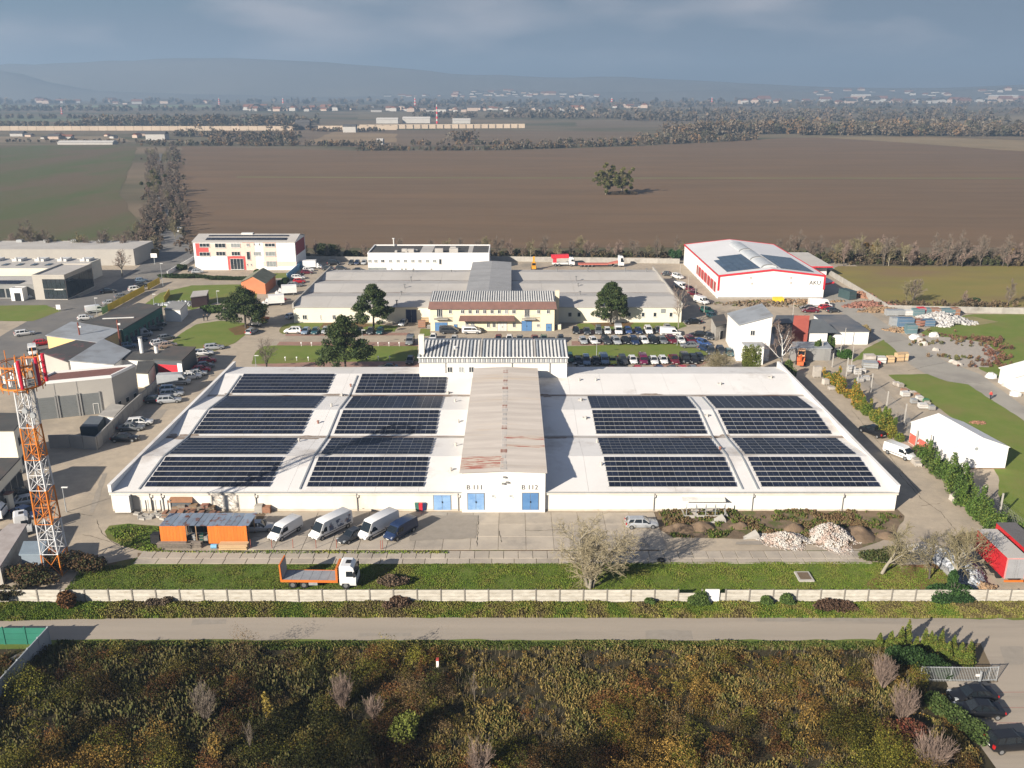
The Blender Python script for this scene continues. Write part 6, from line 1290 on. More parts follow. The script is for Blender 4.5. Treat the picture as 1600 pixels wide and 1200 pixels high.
# ================================================================ trees, hedges and scrub
m_bark = mat('pale_bark', (.30,.27,.21), (.22,.20,.16), scale=3, detail=6, rough=.95, coords='obj')
m_bark_d = mat('dark_bark', (.10,.085,.07), (.075,.065,.055), scale=3, rough=.95, coords='obj')
m_twig = mat('olive_twigs', (.24,.205,.115), (.17,.15,.085), scale=1, rough=.95, coords='obj')
m_twig_g = mat('grey_twigs', (.20,.165,.13), (.15,.12,.095), scale=.4, rough=.95, coords='obj')
m_twig_p = mat('pinkish_twigs', (.27,.20,.16), (.19,.14,.115), scale=1, rough=.95, coords='obj')
m_leaf = leafmat('foliage')
def branching(seed, height, trunk_r, levels, nchild, spread, lenf, twist=.25, start=.25, up=.25, minr=.008, multi=1, gnarl=.12, lean=(0,0), droop=0, trunk_frac=.42, fan=.18):
    """segments (p0,p1,r0,r1,level)"""
    rs = random.Random(seed); segs = []
    def grow(p, d, L_, r, lv):
        n = 4 if lv < 2 else 3; pts = [p]; q = p.copy(); dd = d.copy(); rr = [r]
        for i in range(n):
            dd = (dd + Vector((rs.uniform(-1,1), rs.uniform(-1,1), rs.uniform(-1,1)))*gnarl*(1+lv*.3) + Vector((0,0,up*.25-droop*lv*.08))).normalized()
            q = q+dd*(L_/n); pts.append(q.copy()); rr.append(max(minr, r*(1-.55*(i+1)/n)))
        for i in range(n): segs.append((pts[i], pts[i+1], rr[i], rr[i+1], lv))
        if lv >= levels: return
        k = nchild[lv]
        for c in range(k):
            f = start+(1-start)*(c+rs.uniform(.2,.9))/k; f = min(f, .99); i = min(n-1, int(f*n)); a = pts[i].lerp(pts[i+1], f*n-i)
            az = 2*math.pi*(c*.382+rs.random()*.35); sp = spread[lv]*rs.uniform(.7,1.3)
            bd = (pts[min(n,i+1)]-pts[i]).normalized(); o = bd.orthogonal().normalized(); o = Matrix.Rotation(az, 3, bd) @ o
            nd = (bd*math.cos(sp)+o*math.sin(sp)).normalized()
            grow(a, nd, L_*lenf*rs.uniform(.75,1.2)*(1.15-.4*f), max(minr, rr[i]*.62), lv+1)
    for m in range(multi):
        az = 2*math.pi*m/multi+rs.random(); t = fan*rs.uniform(.3,1.1) if multi > 1 else 0
        d = Vector((math.cos(az)*t+lean[0]+rs.uniform(-.04,.04), math.sin(az)*t+lean[1], 1)).normalized()
        grow(Vector((math.cos(az)*trunk_r*.8*(multi > 1), math.sin(az)*trunk_r*.8*(multi > 1), -.1)), d, height*trunk_frac*rs.uniform(.9,1.1), trunk_r*(1 if multi == 1 else .75), 0)
    zt = max(s[1].z for s in segs); k = height/zt
    return [(a*k, b*k, r0, r1, l) for a, b, r0, r1, l in segs]
def segmesh(segs, name, m, lv0, lv1):
    V = []; F3 = []; F4 = []
    b = MB()
    for a, c, r0, r1, l in segs:
        if lv0 <= l <= lv1: b.tube(a, c, r0, r1, seg=7 if l == 0 else 5 if l == 1 else 3, cap=False)
    return b.mesh(name, m, smooth=(lv0 == 0)*80)
def bare_tree(name, label, cat, loc, segs, mb, mt, split=1, group=None, rz=0, extra=None):
    t = thing(name, label, cat, loc, rz, group)
    add('trunk', segmesh(segs, 'trunk', mb, 0, split), t); add('crown', segmesh(segs, 'crown', mt, split+1, 9), t)
    if extra: t.scale = extra
    return t
x, y = G(922, 921)
big = bare_tree('bare_tree', 'large leafless tree with three pale trunks behind the concrete fence', 'tree', (x, y+.3, 0),
    branching(3, 10.6, .24, 4, [8,7,6,5], [.6,.75,.8,.8], .54, multi=3, start=.1, up=.12, minr=.014, trunk_frac=.6), m_bark, mat('straw_twigs', (.36,.31,.20), (.25,.21,.13), scale=1, rough=.95, coords='obj'), 1, extra=(1.35, 1.2, 1))
x, y = G(1377, 897)
bare_tree('bare_tree', 'leaning leafless tree with a pale forked trunk right of the rubble', 'tree', (x, y, 0), branching(8, 8.2, .24, 4, [7,6,6,4], [.65,.75,.8,.8], .60, start=.15, up=.15, minr=.016, lean=(.22,.05)), m_bark, m_twig, 1)
x, y = G(1488, 914)
bare_tree('bare_tree', 'leafless tree rising from the ivy beside the red trailers', 'tree', (x, y, 0), branching(21, 8.6, .24, 4, [7,7,6,4], [.6,.7,.8,.8], .60, start=.18, up=.15, minr=.016), m_bark, m_twig, 1)
x, y = G(1452, 905)
bare_tree('bare_tree', 'smaller leafless tree between the leaning one and the ivy', 'tree', (x, y, 0), branching(23, 7.0, .13, 4, [6,6,5,4], [.5,.65,.8,.8], .58, start=.18, up=.2, minr=.014), m_bark_d, m_twig, 1)
x, y = G(418, 587)
bare_tree('bare_tree', 'small leafless tree at the left end of the long lawn', 'tree', (x, y, 0), branching(31, 8.5, .14, 4, [7,6,5,3], [.5,.6,.7,.7], .56, start=.2, up=.35, minr=.018), m_bark_d, m_twig_g, 1)
x, y = G(1060, 512)
bare_tree('birch_tree', 'tall thin leafless birch with reddish twigs before the cream hall', 'tree', (x, y, 0), branching(33, 11.5, .16, 4, [9,6,5,3], [.6,.7,.7,.7], .44, start=.2, up=.3, minr=.018, trunk_frac=.6), m_bark, m_twig_p, 1)
x, y = G(1222, 575)
bare_tree('birch_tree', 'leafless birch with a white crooked trunk between the white house and the digger', 'tree', (x, y, 0), branching(37, 11.5, .2, 4, [7,6,5,4], [.6,.7,.8,.8], .52, start=.2, up=.25, minr=.018, lean=(-.12,0)), m_frame, m_twig_p, 1)
x, y = G(1120, 582)
bare_tree('bare_bush', 'low spreading leafless bush with yellow leaves right of the front car row', 'bush', (x, y, 0), branching(39, 5.5, .12, 4, [7,6,5,4], [.9,.8,.8,.8], .62, start=.1, up=.1, minr=.016, multi=3), m_bark_d, m_twig, 0)
x, y = G(191, 432)
bare_tree('bare_tree', 'leafless tree beside the rear hall at the bend of the street', 'tree', (x, y, 0), branching(41, 9, .25, 4, [7,6,5,3], [.6,.7,.7,.7], .56, start=.2, up=.3, minr=.03), m_bark, m_twig_p, 1)

# shared leafless trees for the field edges
VAR = []
for i, (mt, h, mb, sp) in enumerate([(m_twig_g,9,m_bark_d,.5),(m_twig_p,8,m_bark_d,.45),(m_twig,8.5,m_bark,.55),(m_twig_g,11,m_bark_d,.4),(m_twig_p,6.5,m_bark_d,.7)]):
    VAR.append((segmesh(branching(100+i, h, .16, 3, [9,8,7], [sp,.6,.7], .5, start=.12, up=.35, minr=.035), 'trunk', mb, 0, 0), segmesh(branching(100+i, h, .16, 3, [9,8,7], [sp,.6,.7], .5, start=.12, up=.35, minr=.035), 'crown', mt, 1, 9), h))
def far_tree(x, y, label, group, v=None, s=1.0, z=0.0):
    v = rnd.randrange(len(VAR)) if v is None else v
    t = thing('bare_tree', label, 'tree', (x, y, z), rnd.uniform(0, 6.28), group); t.scale = (s*rnd.uniform(.9,1.25), s*rnd.uniform(.9,1.25), s)
    add('trunk', VAR[v][0], t); add('crown', VAR[v][1], t)
def belt(px0, py0, px1, py1, n, label, group, s=1.0, spread=4, vs=None, bend=None):
    a = Vector(G(px0, py0)); b = Vector(G(px1, py1))
    for i in range(n):
        p = a.lerp(b, (i+rnd.random())/n)
        far_tree(p.x+rnd.uniform(-2,2), p.y+rnd.uniform(-spread, spread), label, group, rnd.choice(vs) if vs else None, s*rnd.uniform(.65,1.25))
belt(1300, 411, 1750, 414, 62, 'leafless tree in the dense belt between the meadow and the brown field', 'trees between meadow and field', 1.0, 6)
belt(768, 400, 1065, 403, 26, 'slender leafless tree on the field edge behind the red lorries', 'trees behind the red lorries', .72, 4)
belt(474, 400, 770, 401, 16, 'leafless tree on the field edge behind the white office block', 'trees behind the white office block', .72, 4)
belt(-60, 396, 215, 399, 34, 'leafless tree in the belt behind the showroom halls', 'trees behind the showroom halls', 1.05, 7)
belt(1200, 398, 1310, 404, 10, 'leafless tree behind the red-edged hall', 'trees behind the red-edged hall', .8, 4)
# avenue: two rows
for (pa, pb, n) in (((222,385),(243,300),26), ((272,352),(268,300),20), ((243,300),(236,240),30), ((266,300),(270,232),26), ((280,372),(276,350),5)):
    belt(*pa, *pb, n, 'leafless tree lining the country road between the green and brown fields', 'avenue trees', .78, 14)
for px, py, lab, s, v in ((1416,474,'lone leafless tree on the meadow edge, left of two',.85,2),(1425,475,'lone leafless tree on the meadow edge, right of two',.9,0),(1506,478,'small leafless tree beside the meadow wall',.6,1),(1575,478,'dark bushy leafless tree by the meadow wall at the right edge',.75,3),(1270,404,'single leafless tree behind the hall annex',.8,0)):
    x, y = G(px, py); far_tree(x, y, lab, '', v, s)
for o in C.objects:
    if o.get('group') == '': del o['group']

# ---------------- leafy crowns out of small leaf quads
def crown_points(rs, n, centers, shell=.35):
    """centers: (x,y,z,rx,ry,rz) lobes; points in an uneven shell"""
    C_ = np.array(centers); w = (C_[:,3]*C_[:,4]*C_[:,5])**.67; idx = rs.choice(len(C_), n, p=w/w.sum())
    d = rs.normal(size=(n,3)); d /= np.linalg.norm(d, axis=1)[:,None]; r = 1-shell*rs.rand(n)**1.4
    return C_[idx,:3]+d*C_[idx,3:]*r[:,None], idx
def tinted(rs, n, cols, idx=None, var=.25):
    cols = np.array(cols); k = (rs.randint(0, len(cols), n) if idx is None else (idx*7+rs.randint(0,2,n)) % len(cols))
    return cols[k]*(1+var*(rs.rand(n,1)*2-1))
def pine_mesh(seed, h, r):
    rs = np.random.RandomState(seed); lobes = []
    for k in range(120):
        f = rs.rand()**.8; z = h*(.22+.76*f); env = r*(1-abs(f-.12)**1.5*.95)*(.55+.45*rs.rand())*(1 if f < .85 else .6)
        a = rs.rand()*6.28; s = r*.165*(1.15-f*.5)*(.7+.6*rs.rand()); lobes.append((env*math.cos(a), env*math.sin(a), z, s*1.2, s*1.2, s*.75))
    for k in range(8): lobes.append((rs.normal()*r*.15, rs.normal()*r*.15, h*(.4+.07*k), r*.3, r*.3, r*.25))
    P, idx = crown_points(rs, 15000, lobes, .6); cols = [(.05,.070,.022),(.06,.085,.028),(.035,.058,.022),(.075,.09,.03),(.03,.05,.02)]
    V, F, T = cards(P, .34*(.6+.8*rs.rand(len(P))), tinted(rs, len(P), cols, idx), aspect=.6, rs=rs)
    return fastmesh('crown', V, F, m_leaf, T)
def pine(px, py, h, r, seed, label):
    x, y = G(px, py); t = thing('pine_tree', label, 'tree', (x, y, 0)); b = MB(); b.tube((0,0,-.1),(.1,.1,h*.45),.28,.18,seg=8); b.tube((.1,.1,h*.45),(0,0,h*.92),.18,.05,seg=6)
    rs = random.Random(seed)
    for i in range(16):
        z = h*(.25+.04*i); a = rs.random()*6.28; b.tube((0,0,z),(r*.75*math.cos(a)*(1-i/24), r*.75*math.sin(a)*(1-i/24), z+r*.2),.09,.03,seg=5)
    b.build('trunk', m_bark_d, t); add('crown', pine_mesh(seed, h, r), t)
pine(584, 515, 12.0, 5.2, 1, 'dark pine standing before the left end of the cream hall'); pine(384, 513, 10.8, 6.0, 2, 'broad dark pine by the round lawn and crane lorry')
pine(540, 586, 13.2, 5.9, 3, 'nearest dark pine, just behind the warehouse roof'); pine(954, 507, 11.4, 5.2, 4, 'rounded dark pine before the right end of the cream hall')
def bush(name, label, cat, px, py, lobes, cols, n, s, up=0, seed=0, stems=True, group=None, loc=None, mesh=None, aspect=.8):
    x, y = G(px, py) if loc is None else loc; t = thing(name, label, cat, (x, y, 0), 0, group); rs = np.random.RandomState(seed)
    if mesh is None:
        P, idx = crown_points(rs, n, lobes, .5); P[:,2] = np.maximum(P[:,2], .05); V, F, T = cards(P, s*(.6+.8*rs.rand(n)), tinted(rs, n, cols, idx), up=up, aspect=aspect, rs=rs); mesh = fastmesh('foliage', V, F, m_leaf, T)
    add('foliage', mesh, t)
    if stems:
        b = MB(); zt = max(l[2] for l in lobes)
        for i in range(4): b.tube((0,0,0),(rnd.uniform(-.4,.4)*lobes[0][3], rnd.uniform(-.4,.4)*lobes[0][4], zt),.07,.03,seg=5)
        b.build('stem', m_bark_d, t)
    return mesh
GREEN = [(.06,.10,.025),(.08,.12,.03),(.045,.08,.02)]; THUJ = [(.09,.125,.02),(.12,.15,.025),(.07,.10,.02),(.14,.13,.03)]
# thujas at the road junction
thm = None
for i, (px, py, h) in enumerate([(1373,1010,1.7),(1390,1012,2.1),(1398,1014,1.5),(1405,1016,3.0),(1415,1012,3.6),(1430,1018,1.9),(1442,1018,2.9),(1451,1020,2.7),(1457,1022,2.4),(1467,1024,3.2),(1479,1034,2.5),(1486,1030,3.0),(1499,1036,2.6),(1511,1040,3.1),(1515,1036,2.5),(1472,1032,2.2)]):
    lobes = [(0,0,h*f,(.62 if h > 2 else .5)*(1-f)**.75+.06,(.62 if h > 2 else .5)*(1-f)**.75+.06,h*.12) for f in (.08,.18,.28,.38,.48,.58,.68,.78,.87,.94)]
    bush('thuja', '%s pointed thuja, %s from the left in the group at the road junction' % ('tall' if h > 2.8 else 'medium' if h > 2.2 else 'small', ordw(i)), 'conifer', px, py, lobes, THUJ, 1500, .13, seed=200+i, stems=False, group='thujas at the road junction')
bush('evergreen_bush', 'rounded dark glossy evergreen bush among the thujas', 'bush', 1437, 1050, [(-2,1.5,1.0,1.2,1.2,1.1),(-.5,.8,1.2,1.5,1.3,1.3),(1.2,0,1.0,1.3,1.2,1.1),(2.2,-.8,.7,1,1,.9)], [(.02,.045,.012),(.03,.06,.016),(.015,.035,.01)], 9000, .17, seed=5)
# ivy round the tree at the fence
bush('ivy_mound', 'dark green ivy spilling over the concrete fence below the right tree', 'ivy', 1485, 940, [(-1.4,.5,1.0,1.6,1.0,1.1),(.6,.3,1.1,1.8,1.0,1.2),(2.0,.8,.8,1.2,1,.9),(.3,.8,2.6,.6,.6,1.4),(-1.2,-.4,.6,1.4,.7,.7),(1.1,-.5,.6,1.5,.7,.7)], [(.025,.06,.018),(.04,.085,.022),(.02,.045,.015)], 14000, .17, seed=6)
for i, (px, s) in enumerate(((1082,.8),(1094,1.2),(1013,.6),(1228,1.0),(1196,.8))):
    bush('ivy_clump', '%s green clump climbing the concrete fence, %s from the left' % (('small','large','narrow','leafy','low')[i], ordw(sorted([1082,1094,1013,1228,1196]).index(px))), 'ivy', px, 946, [(0,.1,.8*s,.8*s,.45,.8*s),(.4,-.1,.4,.7*s,.4,.5)], GREEN, 1800, .16, seed=20+i, stems=False)
# evergreens and garden bushes
for i, (px, py, rx, rz, cols, lab) in enumerate([(285,434,11,.9,[(.03,.05,.015),(.04,.06,.02)],'long dark clipped hedge left part below the red and white block'),(365,437,10,.9,[(.03,.05,.015),(.04,.06,.02)],'long dark clipped hedge right part below the red and white block'),
    (284,422,1.6,1.8,[(.05,.07,.02),(.04,.06,.018)],'round dark bush at the street by the red and white block'),(407,432,2.2,2.0,GREEN,'rounded green bush at the corner of the orange house'),(443,448,1.8,2.4,[(.03,.055,.02)],'dark bush against the right wall of the orange house'),
    (332,488,3.0,1.6,GREEN,'green bush beside the left pine and the path'),(1055,408,2.6,3.6,[(.03,.07,.03),(.04,.09,.035)],'dark green conifer clump left of the red-edged hall'),(1483,404,3.2,3.6,[(.06,.08,.03),(.05,.07,.028)],'green bush in the tree belt behind the meadow'),
    (1358,404,3.6,4.6,[(.20,.12,.03),(.25,.16,.035),(.15,.09,.03)],'golden-leaved tree in the belt behind the meadow'),(1585,404,2.6,3.4,[(.22,.15,.035),(.15,.10,.03)],'yellow-brown bush at the right end of the tree belt'),
    (60,398,3.2,3.0,[(.32,.22,.03),(.24,.15,.03)],'bright yellow bush in the belt behind the showroom'),(105,398,2.2,4.0,[(.34,.24,.03),(.24,.16,.03)],'tall narrow yellow tree behind the showroom halls'),(212,398,2.2,3.4,[(.32,.20,.03),(.26,.15,.03)],'yellow tree at the bend of the street'),(243,402,1.6,2.6,[(.26,.18,.04)],'small olive yellow tree beside the street bend'),
    (512,398,4.5,3.6,[(.04,.055,.02),(.06,.07,.03)],'dark evergreen group behind the far car row'),(548,402,3.0,2.0,[(.04,.05,.02)],'low dark bushes left of the white office block'),(1513,474,3.0,1.4,[(.04,.06,.025)],'low dark bush by the meadow wall'),
    (1171,592,2.0,6.0,[(.10,.13,.02),(.12,.13,.03),(.08,.10,.02)],'tall green-gold conifer behind the warehouse beside the white house'),(1228,592,2.0,3.4,[(.09,.13,.03),(.07,.10,.03)],'bushy green shrub behind the warehouse corner'),
    (1322,560,2.4,1.8,[(.05,.12,.02),(.04,.09,.02)],'bright green bush inside the net fence by the store'),(1297,552,.9,3.4,GREEN,'slim green shrub before the flat store'),(1275,560,.8,3.8,GREEN,'slim green shrub beside the hipped house'),(1350,520,1.4,1.8,[(.30,.24,.12),(.25,.19,.09)],'straw-coloured bush at the corner of the flat store'),
    (1375,873,3.0,1.0,[(.05,.07,.02),(.08,.08,.03)],'green undergrowth beneath the leaning tree'),(118,893,4.0,2.0,[(.07,.045,.02),(.10,.06,.03),(.05,.05,.02)],'brown thicket at the foot of the mast, right side'),(55,912,4.2,2.0,[(.08,.07,.03),(.10,.06,.03),(.05,.06,.02)],'mixed thicket at the foot of the mast, left side'),
    (100,948,1.5,1.5,[(.15,.075,.03),(.12,.06,.025)],'rust-brown bush hanging over the fence below the mast'),(20,940,2.5,1.5,[(.08,.06,.035),(.07,.07,.03)],'grey-brown bush on the fence at the left edge'),(250,942,1.6,.7,[(.10,.075,.05)],'small dry brown bush on the verge left of the lorry'),
    (612,912,2.1,.9,[(.13,.09,.06),(.10,.075,.05)],'low heap of dead branches on the front lawn'),(620,948,1.6,.8,[(.11,.07,.045)],'dry reddish bush against the fence below the brush heap'),(1302,948,2.4,.8,[(.09,.055,.035)],'dry brown bush against the fence on the right')]):
    nl = 7; rr = random.Random(i); lob = [(rr.uniform(-.7,.7)*rx, rr.uniform(-.4,.4)*min(rx,2.2), rz*rr.uniform(.3,.95), rx*.42, min(rx,2.2)*.45, rz*.36) for _ in range(nl+int(rx))]
    bush('hedge' if 'hedge' in lab else 'bush' if 'tree' not in lab else 'leafy_tree', lab, 'hedge' if 'hedge' in lab else 'bush' if 'tree' not in lab else 'tree', px, py, lob, cols, int(1500+700*rx*rz*.6), .24 if py > 500 else .42, seed=300+i, aspect=.6)
# lone tree group in the brown field with mistletoe
x, y = G(957, 304)
for i, (dx, s, lab) in enumerate(((-4, 1.75, 'left trunk tree of the lone mistletoe-hung group in the brown field'), (5, 1.7, 'right trunk tree of the lone mistletoe-hung group in the brown field'))):
    t = thing('mistletoe_tree', lab, 'tree', (x+dx, y, 0)); t.scale = (s*1.1, s*1.1, s*1.0); add('trunk', VAR[2][0], t); add('crown', VAR[2][1], t)
    rs = np.random.RandomState(60+i); lob = [(rs.normal()*1.7, rs.normal()*1.5, 5.3+rs.normal()*1.9, .55, .55, .5) for _ in range(48)]; P, idx = crown_points(rs, 5200, lob, .6); V, F, T = cards(P, .42, tinted(rs, 5200, [(.10,.10,.03),(.14,.13,.045),(.08,.085,.03)], idx), rs=rs); add('mistletoe', fastmesh('mistletoe', V, F, m_leaf, T), t)
bush('bush', 'brown brushwood around the foot of the lone field trees', 'bush', 975, 304, [(0,0,.8,4,2,1.2),(-6,0,.7,5,2,1),(5,0,.8,3,2,1)], [(.09,.065,.04),(.07,.055,.035)], 2500, .4, seed=9)
x, y = G(243, 303); t = thing('mistletoe_tree', 'tall pale mistletoe-hung tree midway along the avenue', 'tree', (x, y, 0)); t.scale = (1.7,)*3; add('trunk', VAR[2][0], t); add('crown', VAR[2][1], t)
rs = np.random.RandomState(66); lob = [(rs.normal()*1.8, rs.normal()*1.5, 3+rs.rand()*5, .6, .6, .5) for _ in range(11)]; P, idx = crown_points(rs, 2200, lob, .6); V, F, T = cards(P, .42, tinted(rs, 2200, [(.06,.07,.025),(.09,.09,.035)], idx), rs=rs); add('mistletoe', fastmesh('mistletoe', V, F, m_leaf, T), t)

# ivy-grown net fence on the right
m_post = mat('old_concrete_post', (.44,.42,.38), (.36,.34,.31), scale=2, rough=.9)
nf = thing('net_fence', 'tall wire net fence on concrete posts between the lane and the lawn', 'fence')
pts = [(1283,560),(1300,574),(1322,588),(1340,598),(1360,614),(1385,636),(1412,664),(1430,700),(1450,716),(1482,742),(1502,772),(1535,790),(1560,812),(1600,845)]
gp = [Vector(G(*p)) for p in pts]
for i, p in enumerate(gp):
    b = MB(); b.box(p.x-.09, p.x+.09, p.y-.09, p.y+.09, 0, 4.2 if i % 2 == 0 else 3.3); b.build('post', m_post, nf)
    if i < len(gp)-1:
        q = gp[i+1]; b = MB(); n = max(3, int((q-p).length/.35))
        for k in range(n+1):
            a = p.lerp(q, k/n); b.tube((a.x,a.y,.1),(a.x,a.y,2.9),.012,seg=3,cap=False)
        for z in np.arange(.2, 3.0, .35): b.tube((p.x,p.y,z),(q.x,q.y,z),.012,seg=3,cap=False)
        b.build('wire_net', m_pipe, nf)
for i in range(9):   # slim posts in the upper garden
    px, py = [(1062,437),(1075,455),(1086,472),(1100,490),(1200,520),(1238,500),(1318,545),(1330,575),(1312,560)][i]
    x, y = G(px, py); t = thing('net_pole', 'slim pale net pole, %s of the poles between the side lane and the drive' % ordw(i), 'pole', (x, y, 0), 0, 'net poles'); b = MB(); b.tube((0,0,0),(0,0,5.2),.09,.07,seg=6); b.build('shaft', m_post, t)
hl = thing('climbing_hedge', 'ragged yellow-green climbing hedge along the net fence right of the warehouse lane', 'hedge')
rs = np.random.RandomState(71); vn = VN(5, 3.0)
L1 = [(1287,590),(1310,606),(1330,622),(1345,640),(1365,655),(1385,675),(1400,690)]; L2 = [(1440,715),(1452,730),(1470,748),(1490,762),(1502,790),(1520,808),(1545,826),(1565,842),(1590,858)]
for li, LL in enumerate((L1, L2)):
    g = [Vector(G(*p)) for p in LL]; lob = []
    for i in range(len(g)-1):
        for k in range(6):
            a = g[i].lerp(g[i+1], (k+rs.rand())/6); hh = .7+2.2*vn(a.x, a.y); hh *= 1.25+.35*li; lob.append((a.x+rs.normal()*.5, a.y+rs.normal()*.6, hh*.5, .95, .95, hh*.55))
            if rs.rand() < .35: lob.append((a.x+rs.normal()*.3, a.y, hh*1.2, .35, .35, .9))
    n = 24000; P, idx = crown_points(rs, n, lob, .5); P[:,2] = np.maximum(P[:,2], .03)
    cols = [(.10,.14,.02),(.08,.12,.02),(.15,.16,.025),(.20,.17,.03),(.06,.10,.02)] if li == 0 else [(.08,.13,.025),(.06,.11,.02),(.11,.15,.03),(.045,.08,.02)]
    T = tinted(rs, n, cols, idx)
    if li == 0: k = P[:,1] > g[3].y; mk = k & (rs.rand(n) < .3); T[mk] = np.array([.42,.22,.03])
    V, F, T = cards(P, .2*(.6+.8*rs.rand(n)), T, aspect=.8, rs=rs); tag(add('foliage', fastmesh('foliage', V, F, m_leaf, T), hl), kind='stuff')

# ---------------- ground cover
def inside(poly, X, Y):
    r = np.zeros(len(X), bool); n = len(poly); j = n-1
    for i in range(n):
        xi, yi = poly[i]; xj, yj = poly[j]
        c = ((yi > Y) != (yj > Y)) & (X < (xj-xi)*(Y-yi)/(yj-yi+1e-12)+xi); r ^= c; j = i
    return r
def scatter(poly, n, rs):
    P = np.array(poly); lo, hi = P.min(0), P.max(0); X = lo[0]+(hi[0]-lo[0])*rs.rand(n*2); Y = lo[1]+(hi[1]-lo[1])*rs.rand(n*2); k = inside(poly, X, Y); return X[k][:n], Y[k][:n]
def grass(name, pxpoly, n, s, cols, seed, hgt=.0, kindname=None, patch=2.5, up=.75, aspect=1.6, z0=.04, thin=None):
    rs = np.random.RandomState(seed); poly = [G(*p) for p in pxpoly]; X, Y = scatter(poly, n, rs); v1, v2 = VN(seed, patch), VN(seed+1, patch*.35)
    den = v1(X, Y)*.6+v2(X, Y)*.4
    if thin is not None: k = den > thin; X, Y, den = X[k], Y[k], den[k]
    S = s*(.4+1.1*den)*(.6+.8*rs.rand(len(X))); cols = np.array(cols); u = np.clip((v1(X, Y)*.7+v2(X+50, Y)*.5)*len(cols)-.3+rs.normal(size=len(X))*.6, 0, len(cols)-1).astype(int)
    T = cols[u]*(.75+.5*rs.rand(len(X),1)); P = np.stack([X, Y, z0+S*.35+hgt*den*rs.rand(len(X))], 1)
    V, F, T = cards(P, S, T, up=up, aspect=aspect, rs=rs); return tag(add(name, fastmesh(name, V, F, m_leaf, T)), kind='stuff')
LG = [(.12,.19,.024),(.10,.155,.02),(.155,.20,.032),(.18,.18,.045)]
VG = [(.13,.18,.025),(.085,.14,.022),(.17,.185,.035),(.20,.175,.055),(.12,.095,.045)]
grass('lawn_grass', [(130,884),(640,882),(1100,879),(1360,879),(1480,892),(1500,936),(90,938)], 150000, .085, LG, 401, thin=.0)
grass('island_grass', [(168,828),(200,820),(252,824),(252,862),(700,862),(700,866),(400,866),(230,863),(190,854)], 9000, .16, LG, 402)
grass('verge_grass', [(-60,943),(1660,943),(1660,966),(1300,966),(400,965),(150,967),(0,971),(-60,972)], 170000, .15, VG, 403, hgt=.28, patch=3.5, aspect=1.9)
grass('lower_verge_grass', [(90,1003.5),(1400,1004.5),(1400,1016),(90,1016)], 22000, .18, [(.06,.09,.02),(.09,.11,.025),(.16,.14,.05)], 404, hgt=.1)
grass('rubble_weeds', [(1026,798),(1400,795),(1412,806),(1360,850),(1180,842),(1050,840)], 16000, .22, [(.09,.12,.02),(.07,.10,.02),(.16,.12,.06),(.12,.075,.04)], 405, hgt=.15, thin=.45)
